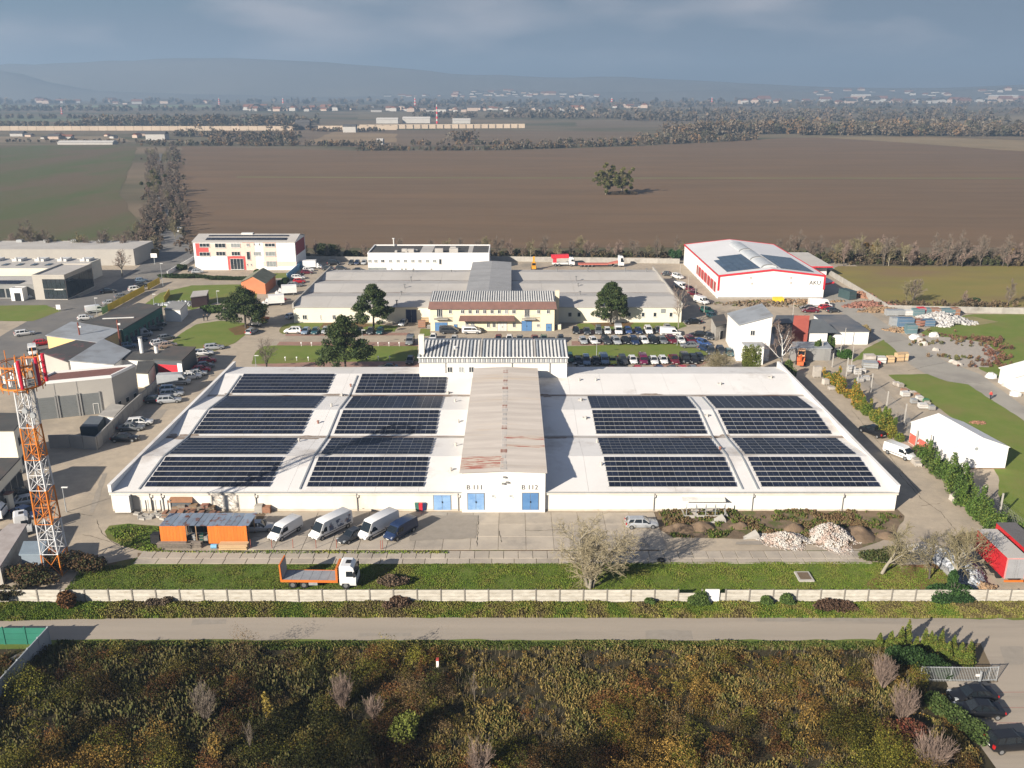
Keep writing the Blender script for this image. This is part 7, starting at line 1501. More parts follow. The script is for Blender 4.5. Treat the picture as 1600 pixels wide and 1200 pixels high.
# the wild scrub in the foreground: clumps of leaves and stalks
def scrub():
    rs = np.random.RandomState(77); poly = [G(*p) for p in [(-90,1012),(1400,1012),(1428,1050),(1475,1100),(1530,1180),(1560,1260),(-90,1260)]]
    v1, v2, v3, v4 = VN(9, 7.0), VN(10, 2.6), VN(12, 16.0), VN(14, 5.0)
    pal = np.array([[(.075,.080,.024),(.115,.110,.034)], [(.125,.088,.040),(.090,.062,.030)], [(.20,.152,.058),(.155,.12,.046)], [(.080,.105,.024),(.135,.145,.034)], [(.12,.065,.035),(.13,.08,.04)], [(.155,.13,.095),(.11,.09,.065)], [(.045,.060,.018),(.035,.045,.016)]])
    Ps, Ts, Ss = [], [], []
    def clumps(n, r0, r1, h0, h1, dens, size, thr, flat=1.0):
        X, Y = scatter(poly, n, rs); u = v1(X, Y)*.6+v2(X, Y)*.4; k = u > thr; X, Y, u = X[k], Y[k], u[k]; k = Y+r1*.8 < 84.2; X, Y, u = X[k], Y[k], u[k]
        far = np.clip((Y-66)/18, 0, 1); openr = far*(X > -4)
        H = (h0+(h1-h0)*np.clip((u-thr)/(.85-thr), 0, 1)*(.5+.8*rs.rand(len(X))))*(1-.6*openr); Rr = (r0+(r1-r0)*rs.rand(len(X)))*(.6+.5*u)*(1-.3*openr)
        kind = np.clip((v3(X, Y)*.9+v4(X, Y)*.5-.2)*7, 0, 6.99).astype(int); z = rs.rand(len(X)); kind = np.where(z < .28, rs.randint(0, 7, len(X)), kind)
        kind = np.where((openr > .35) & (rs.rand(len(X)) < .75), rs.choice([2,2,2,3,0,1], len(X)), kind); kind = np.where((X < 8) & (openr < .3) & (rs.rand(len(X)) < .4), rs.choice([0,3,6,5,6], len(X)), kind)
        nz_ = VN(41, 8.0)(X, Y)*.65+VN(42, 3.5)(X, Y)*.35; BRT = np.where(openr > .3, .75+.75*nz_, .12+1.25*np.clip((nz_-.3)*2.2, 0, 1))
        for i in range(len(X)):
            m = int(dens*Rr[i]*(Rr[i]+H[i])); d = rs.normal(size=(m,3)); d /= np.linalg.norm(d, axis=1)[:,None]; d[:,2] = np.abs(d[:,2]); r = 1-.5*rs.rand(m)**1.6
            lump = 1+.25*np.sin(d[:,0]*5+i)*np.cos(d[:,1]*5+i*2)
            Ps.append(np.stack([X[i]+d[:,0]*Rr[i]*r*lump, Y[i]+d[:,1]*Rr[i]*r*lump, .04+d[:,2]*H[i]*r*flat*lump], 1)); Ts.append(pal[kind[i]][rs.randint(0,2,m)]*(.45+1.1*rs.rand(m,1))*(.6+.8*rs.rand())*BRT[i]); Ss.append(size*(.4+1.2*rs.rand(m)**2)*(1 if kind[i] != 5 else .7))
    clumps(1500, .5, 1.6, .6, 2.4, 240, .085, .42); clumps(2600, .25, .7, .25, .9, 260, .075, .0); clumps(190, 1.2, 2.8, 1.6, 4.0, 240, .09, .44)
    P = np.concatenate(Ps); T = np.concatenate(Ts)*np.array([.95,.77,.50]); S = np.concatenate(Ss); V, F, T2 = cards(P, S, T, up=.25, aspect=.9, rs=rs)
    tag(add('wild_scrub', fastmesh('wild_scrub', V, F, m_leaf, T2)), kind='stuff')
scrub()
grass('dry_stalks', [(500,1014),(1400,1014),(1430,1060),(1490,1130),(1560,1230),(300,1230)], 130000, .10, [(.06,.05,.02),(.13,.10,.035),(.24,.18,.06),(.10,.10,.03)], 406, hgt=.55, up=.6, aspect=2.6, thin=.48)
grass('dry_stalks', [(-60,1016),(500,1014),(500,1230),(-60,1230)], 40000, .16, [(.10,.10,.035),(.13,.11,.045),(.08,.085,.03)], 407, hgt=.9, up=.8, aspect=2.4, thin=.42)
rs = np.random.RandomState(95); X, Y = scatter([G(*p) for p in [(-60,1018),(1400,1018),(1470,1110),(1540,1230),(-60,1230)]], 14000, rs); k = VN(33, 4.0)(X, Y) > .46; X, Y = X[k], Y[k]; hh = .5+1.3*rs.rand(len(X))*VN(34, 6.0)(X, Y)
P = np.stack([X, Y, hh*.6], 1); V, F, T = cards(P, .025+.015*rs.rand(len(X)), np.array([(.17,.14,.09),(.12,.09,.055),(.20,.17,.12)])[rs.randint(0,3,len(X))]*(.6+.6*rs.rand(len(X),1)), up=.82, aspect=18, rs=rs); tag(add('dry_stems', fastmesh('dry_stems', V, F, m_leaf, T)), kind='stuff')
# saplings one can tell apart
SAP = [('tall grey-stemmed leafless shrub left of the middle of the scrub',535,1110,4.4,m_twig_p,11,6),('pale twiggy shrub standing in the scrub on the left',322,1130,4.6,m_twig_g,12,5),('pale leafless bush at the bottom edge right of centre',748,1215,4.0,m_twig_p,13,5),
       ('tall fan-shaped leafless bush beside the steel gate',1408,1130,4.6,m_twig_p,14,8),('upper fan-shaped leafless bush near the thujas',1378,1078,4.0,m_twig_p,17,8),('fan-shaped leafless bush at the bottom right corner',1452,1210,4.8,m_twig_p,15,8),('thin single-stemmed sapling in the scrub right of centre',742,1100,3.8,m_twig_g,16,1),('small reddish leafless shrub in the scrub centre',585,1128,3.2,m_twig_p,18,4),
       ('slim leafless sapling left of the yellow-leaved one',392,1180,4.0,m_twig_g,19,1)]
for lab, px, py, h, mm, sd_, mu in SAP:
    x, y = G(px, py); bare_tree('leafless_shrub', lab, 'shrub', (x, y, 0), branching(sd_, h, .045, 2, [9,6], [.28,.4], .5, start=.15, up=.2, minr=.011, multi=mu*3 if mu > 1 else 1, trunk_frac=.75, gnarl=.07, fan=.42), mm, mm, 0)
bush('leafy_shrub', 'bright olive-green leafy shrub in the middle of the scrub', 'shrub', 632, 1160, [(0,0,1.6,1.3,1.3,1.5),(.6,.3,2.3,.9,.9,1.0),(-.7,0,1.0,1,1,.9)], [(.13,.15,.03),(.10,.12,.025),(.17,.18,.04)], 2600, .19, seed=51)
bush('yellow_sapling', 'slim yellow-leaved sapling in the scrub near the left', 'sapling', 418, 1130, [(0,0,2.6,.4,.4,1.2),(.2,0,1.6,.5,.5,1.0)], [(.26,.19,.04),(.20,.15,.035)], 420, .16, seed=52)
bush('yellow_sapling', 'orange-yellow leafy sapling at the lower left of the scrub', 'sapling', 340, 1190, [(0,0,1.8,.7,.6,1.5)], [(.20,.12,.03),(.15,.11,.03)], 700, .16, seed=53)
bush('red_shrub', 'red-leaved shrub between the fan-shaped bushes', 'shrub', 1420, 1150, [(0,0,.9,1.6,1.2,.8),(-2,.5,.7,1.4,1,.7)], [(.13,.04,.025),(.11,.055,.03),(.14,.085,.03)], 2400, .16, seed=54)
bush('green_shrub', 'deep green strip of shrubs between scrub and parking', 'shrub', 1495, 1130, [(-1,2,.7,1.2,1.8,.8),(0,0,.7,1.2,1.8,.8),(1,-2,.7,1.2,1.8,.8)], [(.05,.08,.02),(.07,.10,.03)], 4500, .17, seed=55)
# ================================================================ the far plain
rsf = np.random.RandomState(500)
def woods(name, runs, cols, label=None):
    """runs: (x0,y0,x1,y1, tree height, depth m, trees, card size, cards per tree)"""
    Ps, Ss, Ts = [], [], []
    for (x0, y0, x1, y1, h, dp, n, s, k) in runs:
        a = np.array(G(x0, y0)); b = np.array(G(x1, y1)); f = rsf.rand(n)[:,None]; c = a+(b-a)*f+np.stack([rsf.normal(size=n)*3, rsf.rand(n)*dp], 1)
        hh = h*(.45+.75*rsf.rand(n)); rr = hh*(.32+.2*rsf.rand(n)); pal = np.array(cols)[rsf.randint(0, len(cols), n)]
        d = rsf.normal(size=(n,k,3)); d /= np.linalg.norm(d, axis=2)[...,None]; r = (1-.5*rsf.rand(n,k)**1.3)[...,None]
        P = np.zeros((n,k,3)); P[...,0] = c[:,None,0]+d[...,0]*rr[:,None]*r[...,0]; P[...,1] = c[:,None,1]+d[...,1]*rr[:,None]*r[...,0]; P[...,2] = np.maximum(.3, hh[:,None]*.52+d[...,2]*hh[:,None]*.5*r[...,0])
        T = pal[:,None,:]*(.65+.7*rsf.rand(n,k,1)); Ps.append(P.reshape(-1,3)); Ts.append(T.reshape(-1,3)); Ss.append(np.full(n*k, s)*(.5+rsf.rand(n*k)))
    P = np.concatenate(Ps); V, F, T = cards(P, np.concatenate(Ss), np.concatenate(Ts), aspect=.8, rs=rsf)
    return tag(add(name, fastmesh(name, V, F, m_leaf, T)), kind='stuff')
BR = [(.13,.10,.07),(.15,.115,.08),(.095,.075,.05),(.17,.11,.06),(.14,.12,.09),(.08,.075,.045)]
DK = [(.11,.09,.07),(.13,.105,.075),(.14,.105,.075),(.10,.09,.07)]
woods('distant_wood', [(1000,224,1120,219,11,30,60,1.8,60),(1050,214,1260,209,17,60,150,2.4,60),(1250,211.5,1600,214,16,50,210,2.4,60),(1600,214,2000,222,16,50,150,2.6,50),(1120,204,1600,202,15,60,160,3,40),
    (560,235.5,770,235,4.5,8,90,1.2,40),(570,235,630,235.5,6,6,30,1.2,40),(770,235,1010,227,6,8,120,1.3,40),(620,229,1040,222,6,14,100,1.5,36),(1010,227,1180,219,8,12,90,1.5,36),(700,222,740,221,12,10,16,1.8,40)], BR)
woods('distant_wood', [(-100,198,140,199,9,40,70,2.4,40),(120,198,480,196,16,80,230,2.8,46),(260,204,480,204,10,30,90,2.2,40),(480,206,600,206,6,20,40,1.8,40),(220,228,600,229,6,20,150,1.5,36),(330,222,460,222,8,20,60,1.8,36),(270,214,480,216,9,20,90,2,36),(0,222,230,224,4,12,60,1.4,30)], BR)
woods('distant_wood', [(640,184,1000,186,12,90,150,4,26),(980,190,1600,190,16,120,220,4,30),(800,178,1700,178,14,150,240,5,24),(-300,174,700,174,14,200,260,6,22),(600,168,1900,167,16,300,260,8,20),(-300,163,1900,162,18,500,320,12,18),(-200,186,460,186,9,60,120,4,26)], DK)
# field-edge thickets under the leafless trees
woods('thicket', [(1300,412,1760,416,3.6,6,170,.55,120),(1320,414,1700,417,2.0,4,110,.45,80),(768,400,1065,404,2.0,4,110,.5,70),(474,402,770,402,1.8,4,80,.5,60),(-80,398,215,401,4.2,9,130,.6,110),(1195,400,1310,407,2.2,4,50,.5,70)],
      [(.085,.065,.045),(.105,.08,.055),(.07,.06,.035),(.12,.09,.05),(.06,.065,.028)])
woods('thicket', [(232,372,240,300,2.6,8,90,.6,80),(222,395,236,340,3,10,70,.6,90),(274,372,268,300,3.5,6,80,.6,80),(240,300,234,240,3,8,90,.8,60),(268,300,272,234,3,8,90,.8,60),(284,375,300,402,1.6,4,30,.4,50)],
      [(.14,.105,.075),(.16,.12,.085),(.11,.095,.06),(.12,.085,.06)])
woods('thicket', [(1388,480,1600,482,1.8,3,60,.4,50)], [(.14,.10,.06),(.10,.08,.05)])
# noise barrier of the motorway
m_nb = mat('noise_barrier_panel', (.52,.42,.32), (.46,.37,.28), scale=.05, rough=.9, rand=.06)
nb = thing('noise_barrier', 'long pale motorway noise barrier crossing the plain on the left', 'noise barrier')
for (x0, x1, yb, yt) in ((-260, 458, 204, 197), (486, 620, 203, 196.5)):
    p = Vector(G(x0, yb)); q = Vector(G(x1, yb)); n = int((q-p).length/13); h = FX(800, yt, p.y)[1]
    for i in range(n):
        a = p.lerp(q, i/n); c = p.lerp(q, (i+.97)/n); b = MB(); b.box(a.x, c.x, a.y, a.y+.4, 0, h); b.build('panel', m_nb, nb)
nb2 = thing('noise_barrier', 'lower pale barrier section crossing the plain in the centre', 'noise barrier')
p = Vector(G(562, 201.5)); q = Vector(G(820, 200)); n = 22
for i in range(n):
    a = p.lerp(q, i/n); c = p.lerp(q, (i+1)/n); b = MB(); b.box(a.x, c.x, a.y+.05*(i%2), a.y+.4, 0, 6.5); b.build('panel', m_nb, nb2)
# houses
m_h1 = mat('house_white', (.50,.48,.45), rough=.9); m_h2 = mat('house_pinkish', (.56,.44,.36), rough=.9); m_h3 = mat('roof_red', (.24,.11,.075), rough=.9); m_h4 = mat('roof_dark', (.09,.085,.085), rough=.9)
HM = []
for wm in (m_h1, m_h2):
    for rm in (m_h3, m_h4):
        w = MB(); w.box(-.5,.5,-.4,.4,0,.42,skip='b'); w.prism([(-.5,-.4),(-.5,.4),(-.499,.4),(-.499,-.4)],.42,.43)
        r = MB(); r.face([(-.56,-.46,.40),(.56,-.46,.40),(.56,0,.72),(-.56,0,.72)]); r.face([(.56,.46,.40),(-.56,.46,.40),(-.56,0,.72),(.56,0,.72)]); r.face([(.5,-.4,.42),(.5,.4,.42),(.5,0,.70)]); r.face([(-.5,.4,.42),(-.5,-.4,.42),(-.5,0,.70)])
        n = MB()
        for x in (-.3, 0, .3): n.box(x-.06, x+.06, -.412, -.402, .14, .30)
        HM.append((w.mesh('wall', wm), r.mesh('roof', rm), n.mesh('window', m_dark)))
def house(x, y, s, label, group, z=0, v=None):
    w, r, n = HM[rnd.randrange(4) if v is None else v]; t = thing('house', label, 'house', (x, y, z), rnd.choice((0, .2, -.3, 1.57, 1.3)), group); t.scale = (s, s*.9, s*rnd.uniform(.55,.8))
    add('wall', w, t); add('roof', r, t)
def town(n, x0, x1, y0, y1, s, label, group, ramp=None):
    for i in range(n):
        px = rnd.uniform(x0, x1); py = rnd.uniform(y0, y1); x, y = G(px, py); house(x, y, s*rnd.uniform(.6,1.5), label, group)
town(46, 385, 560, 170.5, 174, 22, 'pale house in the village left of the striped chimney', 'houses of the left village')
town(56, 555, 930, 170, 175, 21, 'pale house in the village around the striped chimney', 'houses of the central village')
town(16, 950, 1010, 165, 169, 22, 'small house in the hamlet right of the central village', 'houses of the right hamlet')
town(14, 60, 330, 160, 163, 30, 'small hazy house at the foot of the left hills', 'houses at the foot of the left hills')
town(60, 1150, 1620, 158.5, 162.5, 36, 'hazy house in the long town on the right plain', 'houses of the right town')
town(12, 20, 260, 210, 219, 11, 'low shed in the depot by the motorway on the left', 'sheds of the motorway depot')
# town on the slope
def on_hill(px, py):
    dx, dy, dz = ray(px, py)
    for Y in np.arange(4500, 7000, 20):
        t = Y/dy; z = CAM_H+t*dz; X = t*dx
        for f in HILLF:
            if f(X, Y) >= z: return X, Y, z
    return None
for i in range(70):
    u = rnd.gauss(0, 1); px = 790+u*70; py = rnd.uniform(150-max(0, 11-abs(u)*6), 152); q = on_hill(px, py)
    if q: house(q[0], q[1], rnd.uniform(20, 38), 'hazy house of the old town at the foot of the central hills', 'houses of the hazy old town', q[2]-3)
for i in range(22):
    q = on_hill(rnd.uniform(1250, 1600), rnd.uniform(141, 150))
    if q: house(q[0], q[1], rnd.uniform(26, 46), 'faint house on the right-hand foothill', 'houses on the right foothill', q[2]-3)
# bigger sheds
for px0, px1, yb, h, lab in ((462,484,203.5,11,'dark box-shaped building interrupting the motorway barrier'),(588,622,193,7,'long white shed left of the striped chimney'),(629,672,192.5,8,'white shed with a terrace of windows beside the striped chimney'),(707,735,193,6,'white shed right of the striped chimney'),
     (1330,1360,158.5,26,'pale pinkish apartment block in the right town'),(1545,1590,159,24,'long pinkish block at the right end of the town'),(228,258,219,7,'white gabled farmhouse with a dark roof beyond the avenue'),(90,176,226,2.2,'long low white greenhouse strip at the far edge of the green field'),
     (536,556,207,8,'dark-roofed house where the barrier breaks'),(588,598,226,4,'small white hut in the far scrub')):
    p = Vector(G(px0, yb)); q = Vector(G(px1, yb)); t = thing('shed' if h < 12 else 'apartment_block', lab, 'building', (0, 0, 0)); b = MB(); dk = 'dark box' in lab
    b.box(p.x, q.x, p.y, p.y+14, 0, h, skip='b'); b.build('wall', m_h4 if dk else (m_h2 if 'pink' in lab else m_h1), t); b = MB(); b.hexa([(p.x-.5,p.y-.5,h+.02),(q.x+.5,p.y-.5,h+.02),(q.x+.5,p.y+14.5,h+.02),(p.x-.5,p.y+14.5,h+.02)],[(p.x,p.y+5,h+1.5+h*.2),(q.x,p.y+5,h+1.5+h*.2),(q.x,p.y+9,h+1.5+h*.2),(p.x,p.y+9,h+1.5+h*.2)]); b.build('roof', m_h4 if ('dark' in lab) else m_h1, t)
# striped chimney and pylons
def tower(px, yb, yt, r, lab, striped=True, nm='chimney'):
    x, y = G(px, yb); h = FX(px, yt, y)[1]; t = thing(nm, lab, 'tower', (x, y, 0)); n = 8
    for i in range(n):
        b = MB(); b.tube((0,0,h*i/n),(0,0,h*(i+1)/n-.02), r*(1-.5*i/n), r*(1-.5*(i+1)/n), seg=8); b.build('shaft_section', (m_redp if i % 2 == 0 else m_h1) if striped else m_steel, t)
tower(683, 193, 163, 1.9, 'red and white striped chimney rising behind the central barrier')
tower(443, 168, 153, 4, 'slender red and white mast left of the central village', nm='transmitter_mast'); tower(343, 166, 153, 4, 'slender mast above the hazy woods on the left', nm='transmitter_mast'); tower(649, 170, 152, 4, 'slender mast above the central village', nm='transmitter_mast')
tower(956, 166, 153, 6, 'hazy red and white water tower right of the central village', nm='water_tower'); tower(1112, 166, 152, 4, 'slender hazy mast in the right plain', nm='transmitter_mast'); tower(97, 178, 167, 2.5, 'slender pale mast at the left edge of the plain', nm='transmitter_mast')
# ================================================================ yard furniture, stacks and rubble
m_formw = mat('orange_formwork_board', (.62,.165,.022), (.54,.14,.02), scale=.8, stretch=(6,6,.6), detail=7, rough=.7, rand=.08)
m_corr = mat('corrugated_iron', (.30,.36,.44), (.24,.29,.36), scale=.5, c3=(.22,.10,.07), scale3=.9, lo3=.55, hi3=.62, rough=.6, rand=.12)
m_card = mat('grey_pallet_wood', (.26,.22,.18), (.18,.155,.13), scale=3, rough=.9, rand=.2)
m_newwood = mat('fresh_timber', (.60,.42,.24), (.52,.36,.20), scale=1.5, stretch=(.3,3,3), rough=.8, rand=.06)
m_block = mat('orange_hollow_block', (.34,.18,.115), (.27,.14,.09), scale=2, rough=.9, rand=.1)
m_bag = mat('white_big_bag', (.62,.61,.59), (.52,.51,.49), scale=1.2, rough=.8, rand=.1)
m_stone = mat('pale_stone', (.50,.46,.41), (.38,.35,.31), scale=1, rough=.95, rand=.15)
def crate(name, label, cat, px, py, w, d, h, m, rz=0, group=None, m2=None, slats=3):
    x, y = G(px, py); t = thing(name, label, cat, (x, y+d/2, .03), R(rz), group)
    b = MB(); b.hexa([(-w/2+.04,-d/2+.04,.12),(w/2-.04,-d/2+.04,.12),(w/2-.04,d/2-.04,.12),(-w/2+.04,d/2-.04,.12)], [(-w/2+.07,-d/2+.07,h),(w/2-.05,-d/2+.05,h*.98),(w/2-.07,d/2-.07,h),(-w/2+.05,d/2-.05,h*.97)]); b.build('body', m, t)
    b = MB()
    for k in range(3): b.box(-w/2+(w-.12)*k/2, -w/2+(w-.12)*k/2+.12, -d/2, d/2, .005, .115)
    tag(b.build('runners', m2 or m_card, t), kind='stuff')
    for k in range(slats):
        z = .25+(h-.35)*k/max(1, slats-1); b = MB(); b.box(-w/2, w/2, -d/2, -d/2+.035, z-.05, z+.05); b.build('batten', m2 or m_card, t)
    return t
# orange formwork shed
x0_, y0_ = G(252, 852); x1_ = G(388, 852)[0]; t = thing('formwork_shed', 'rough shelter faced with two bright orange board panels under rusty corrugated sheets', 'shed', (0, 0, .03))
hs_ = FX(320, 824, y0_)[1]
for (pa, pb) in ((252, 292.5), (326.5, 387.5)):
    xa = FX(pa, 850, y0_)[0]; xb = FX(pb, 850, y0_)[0]; n = int((xb-xa)/.42)
    for i in range(n):
        b = MB(); xx = xa+(xb-xa)*i/n; w = (xb-xa)/n-.015; b.hexa([(xx,y0_,.25),(xx+w,y0_,.25),(xx+w,y0_+.06,.25),(xx,y0_+.06,.25)], [(xx-.1,y0_+.35,hs_),(xx+w-.1,y0_+.35,hs_),(xx+w-.1,y0_+.41,hs_),(xx-.1,y0_+.41,hs_)]); b.build('board', m_formw, t)
n = 15
for i in range(n):
    xa = x0_+(x1_-x0_+.4)*i/n; w = (x1_-x0_)/n-.02; b = MB(); z = hs_+rnd.uniform(.0,.1)
    for k in range(4):
        u0 = xa+w*k/4; u1 = xa+w*(k+1)/4; um = (u0+u1)/2; b.face([(u0-.1,y0_+.2,z),(um-.1,y0_+.2,z+.05),(um+.2,y0_+3.6,z+.30),(u0+.2,y0_+3.6,z+.25)]); b.face([(um-.1,y0_+.2,z+.05),(u1-.1,y0_+.2,z),(u1+.2,y0_+3.6,z+.25),(um+.2,y0_+3.6,z+.30)])
    b.build('roof_sheet', m_corr, t)
for i in range(6):
    xx = x0_+(x1_-x0_)*i/5
    for yy in (y0_+.6, y0_+3.4): b = MB(); b.box(xx-.06, xx+.06, yy-.06, yy+.06, 0, hs_); b.build('post', m_wood, t)
b = MB(); b.box(x0_+.1, x1_-.1, y0_+3.5, y0_+3.56, .1, hs_-.2); b.build('back_wall', m_anth, t)
for i in range(5):
    crate('pipe_bundle' if 0 else 'crate', '%s dark crate inside the open middle of the orange shelter, %s from the left' % (('green-lidded','grey','black','tall','low')[i], ordw(i)), 'crate', 296+i*6.5, 848, .6, .8, .9+.25*(i % 2), (m_anth, m_steel, m_trim, MATS['paint_green'] if 'paint_green' in MATS else m_anth, m_grey_d)[i])
def planks(name, label, px, py, L_, n, rows, m, w=.16, h=.09, rz=0, gap=.08):
    x, y = G(px, py); t = thing(name, label, 'timber stack', (x, y, .05), R(rz))
    for j in range(rows):
        for i in range(n):
            b = MB(); b.box(-L_/2+rnd.uniform(-.1,.1), L_/2+rnd.uniform(-.1,.1), i*(w+.02), i*(w+.02)+w, j*(h+gap), j*(h+gap)+h); b.build('plank', m, t)
planks('plank_stack', 'dark spaced plank stack before the left orange panel', 272, 858, 4.6, 4, 4, m_card, gap=.14); planks('plank_stack', 'dark plank stack before the open middle of the shelter', 303, 857, 2.0, 4, 4, m_card, gap=.14); planks('plank_stack', 'fresh pale timber stack before the right orange panel', 364, 860, 3.8, 5, 3, m_newwood, gap=.10, w=.22, h=.16)
crate('bin', 'black wheeled bin leaning at the left end of the orange shelter', 'bin', 243, 852, 1.3, 1.2, 1.5, m_trim, m2=m_trim); x, y = G(335, 857); t = thing('barrel', 'small blue barrel lying before the shelter', 'barrel', (x, y, .35)); b = MB(); b.tube((-.4,0,0),(.4,0,0),.32,seg=10); b.build('drum', MATS['blue_fence_sheet'], t); b = MB(); b.tube((.40,0,0),(.43,0,0),.25,seg=10); b.build('lid', m_steel, t)
# pallet stacks behind
k = 0
for i in range(14):
    px = 258+i*6.1; hh = rnd.uniform(.8, 1.35); x, y = G(px, 812); t = thing('pallet_stack', '%s pallet stack in the row behind the orange shelter, %s from the left' % (('greyish','orange-brown','tilted','tall')[i % 4], ordw(i)), 'pallet stack', (x, y+.5, .04), R(rnd.uniform(-6,6)), 'pallet stacks behind the orange shelter')
    n = int(hh/.14)
    for j in range(n):
        b = MB(); o_ = rnd.uniform(-.04,.04)
        for q in range(3): b.box(-.4+o_, .4+o_, -.55+q*.45, -.40+q*.45, j*.14, j*.14+.08)
        b.box(-.4+o_, .4+o_, -.6, .6, j*.14+.09, j*.14+.12); b.build('pallet', m_card if (i+j) % 3 else m_block, t)
for i in range(7): crate('pallet_box', '%s box on the second pallet row, %s from the left' % (('brown','grey','rusty')[i % 3], ordw(i)), 'box', 275+i*9, 803, 1.2, 1.0, 1.0+.3*(i % 2), (m_wood, m_card, m_rust)[i % 3])
x, y = G(286, 797); t = thing('tarpaulin_shed', 'small brown pitched lean-to of boards against the white warehouse wall', 'shed', (x, y, 0)); b = MB(); b.hexa([(-1.4,-.9,0),(1.6,-.9,0),(1.6,.9,0),(-1.4,.9,0)],[(-1.4,-.7,1.9),(1.6,-.7,1.9),(1.6,.9,1.9),(-1.4,.9,1.9)]); b.build('wall', m_anth, t); b = MB(); b.face([(-1.8,-1,1.7),(1.9,-1,1.7),(1.7,0,2.6),(-1.3,0,2.6)]); b.face([(1.9,1,1.8),(-1.8,1,1.8),(-1.3,0,2.6),(1.7,0,2.6)]); b.build('roof', mat('brown_boards', (.30,.15,.08), (.22,.12,.07), scale=1, rough=.9), t)
for i, (px, m_) in enumerate(((404, m_conc), (416, m_block))): crate('block_stack', ('grey block stack against the warehouse wall, left of two', 'orange brick stack against the warehouse wall, right of two')[i], 'brick stack', px, 803, 1.2, 1.2, 1.25 if i == 0 else 1.0, m_, m2=m_, slats=4)
for i in range(10):
    px = 214+i*4.5; x, y = G(px, 812-rnd.uniform(0, 9)); t = thing('concrete_piece', 'broken grey concrete piece in the pile left of the pallets', 'concrete piece', (x, y, .02), rnd.uniform(0, 3), 'broken concrete pieces left of the pallets'); b = MB(); b.hexa([(-.5,-.3,0),(.5,-.35,0),(.45,.3,0),(-.5,.35,0)],[(-.4,-.3,.22),(.5,-.3,.28),(.4,.25,.2),(-.45,.3,.3)]); b.build('chunk', m_conc, t)
x, y = G(190, 797); t = thing('wall_cabinet', 'white metal cabinet box against the left end of the warehouse wall', 'cabinet', (x+1.0, 117.5, 0)); b = MB(); b.box(-1.3,1.0,-.6,.35,.3,2.9); b.build('body', m_white_cl, t); b = MB(); b.box(1.01,1.06,-.55,.3,.5,2.8); b.build('side_door', m_steel, t)
# shelters
def shelter(px0, px1, pyb, lab, floor=True):
    x0, y = G(px0, pyb); x1 = G(px1, pyb)[0]; t = thing('glazed_shelter', lab, 'shelter', (0, 0, .02)); h = 2.2; d = 2.6
    for i in range(5):
        xx = x0+(x1-x0)*i/4
        for yy, hh in ((y, h-.15), (y+d, h)): b = MB(); b.box(xx-.05, xx+.05, yy-.05, yy+.05, 0, hh); b.build('post', m_steel, t)
    b = MB(); b.hexa([(x0-.5,y+.7,h-.12),(x1+.2,y+.7,h-.12),(x1+.4,y+d+.5,h+.1),(x0-.3,y+d+.5,h+.1)],[(x0-.5,y+.7,h-.04),(x1+.2,y+.7,h-.04),(x1+.4,y+d+.5,h+.18),(x0-.3,y+d+.5,h+.18)]); b.build('roof', m_roofw, t)
    for i in range(4):
        xx = x0+(x1-x0)*i/4; b = MB(); b.box(xx+.1, xx+(x1-x0)/4-.1, y+d-.02, y+d+.02, .5, 1.9); b.build('glass_panel', m_paneg, t)
    if floor:
        b = MB(); b.box(x0-.4, x1+.4, y-.35, y-.15, 0, .4); b.box(x0-.4, x0-.2, y-.15, y+d+1, 0, .4); b.box(x1+.2, x1+.4, y-.15, y+d+1, 0, .4); tag(b.build('kerb', m_conc, t), kind='stuff')
    for i in range(8):
        a = rnd.uniform(x0, x1-.8); yy = y+rnd.uniform(.1, 1.6); b = MB(); b.box(a, a+rnd.uniform(.4,1.0), yy, yy+.2, .02, .02+rnd.uniform(.15,.5)); b.build('rubble_piece', m_stone, t)
    b = MB(); b.box(x0+.6, x1-.6, y+.6, y+.65, .6, .66); b.box(x0+.6, x1-.6, y+.6, y+.65, 1.1, 1.16); tag(b.build('handrails', m_pipe, t), kind='stuff')
shelter(1072, 1132, 808, 'white-roofed open shelter with a kerb in the rubble strip by the warehouse'); shelter(222, 268, 801, 'white-roofed open shelter against the left end of the warehouse wall', False)
# warehouse front clutter
for i, (px, m_, lab) in enumerate(((652, MATS['green_wall'], 'green bin, left of the coloured trio near the pale blue door'), (657.5, m_redp, 'red bin, middle of the coloured trio near the pale blue door'), (663, m_navy, 'dark blue bin, right of the coloured trio near the pale blue door'), (775, mat('bin_green', (.05,.20,.09), rough=.5), 'single green bin between the two blue doors of the centre aisle'))):
    x, y = G(px, 799); t = thing('wheeled_bin', lab, 'bin', (x, y+.3, .03)); b = MB(); b.hexa([(-.25,-.28,.08),(.25,-.28,.08),(.25,.28,.08),(-.25,.28,.08)],[(-.33,-.38,1.25),(.33,-.38,1.25),(.33,.38,1.25),(-.33,.38,1.25)]); b.build('body', m_, t); b = MB(); b.hexa([(-.36,-.42,1.26),(.36,-.42,1.26),(.36,.42,1.26),(-.36,.42,1.26)],[(-.3,-.36,1.36),(.3,-.36,1.36),(.3,.38,1.42),(-.3,.38,1.42)]); b.build('lid', m_, t); b = MB(); b.tube((-.3,.3,.1),(.3,.3,.1),.1,seg=8); b.build('wheel', m_tyre, t)
for i, (px, w, m_, lab) in enumerate(((865, 1.0, m_newwood, 'small pallet leaning by the wall right of the B 112 door'), (872, .9, m_trim, 'black scrap frame by the wall right of the B 112 door'), (877, .8, m_steel, 'grey trolley by the wall right of the B 112 door'), (546, 1.8, m_redp, 'heap of red tubing against the warehouse wall'), (580, 2.6, m_newwood, 'low timber sledge against the warehouse wall'))): crate('wall_clutter' if 0 else ('pallet','scrap_heap','trolley','red_tube_heap','timber_sledge')[i], lab, 'pallet' if i == 0 else 'scrap', px, 798, w, .7, .75 if i < 3 else .5, m_, rz=rnd.uniform(-10,10), slats=2)
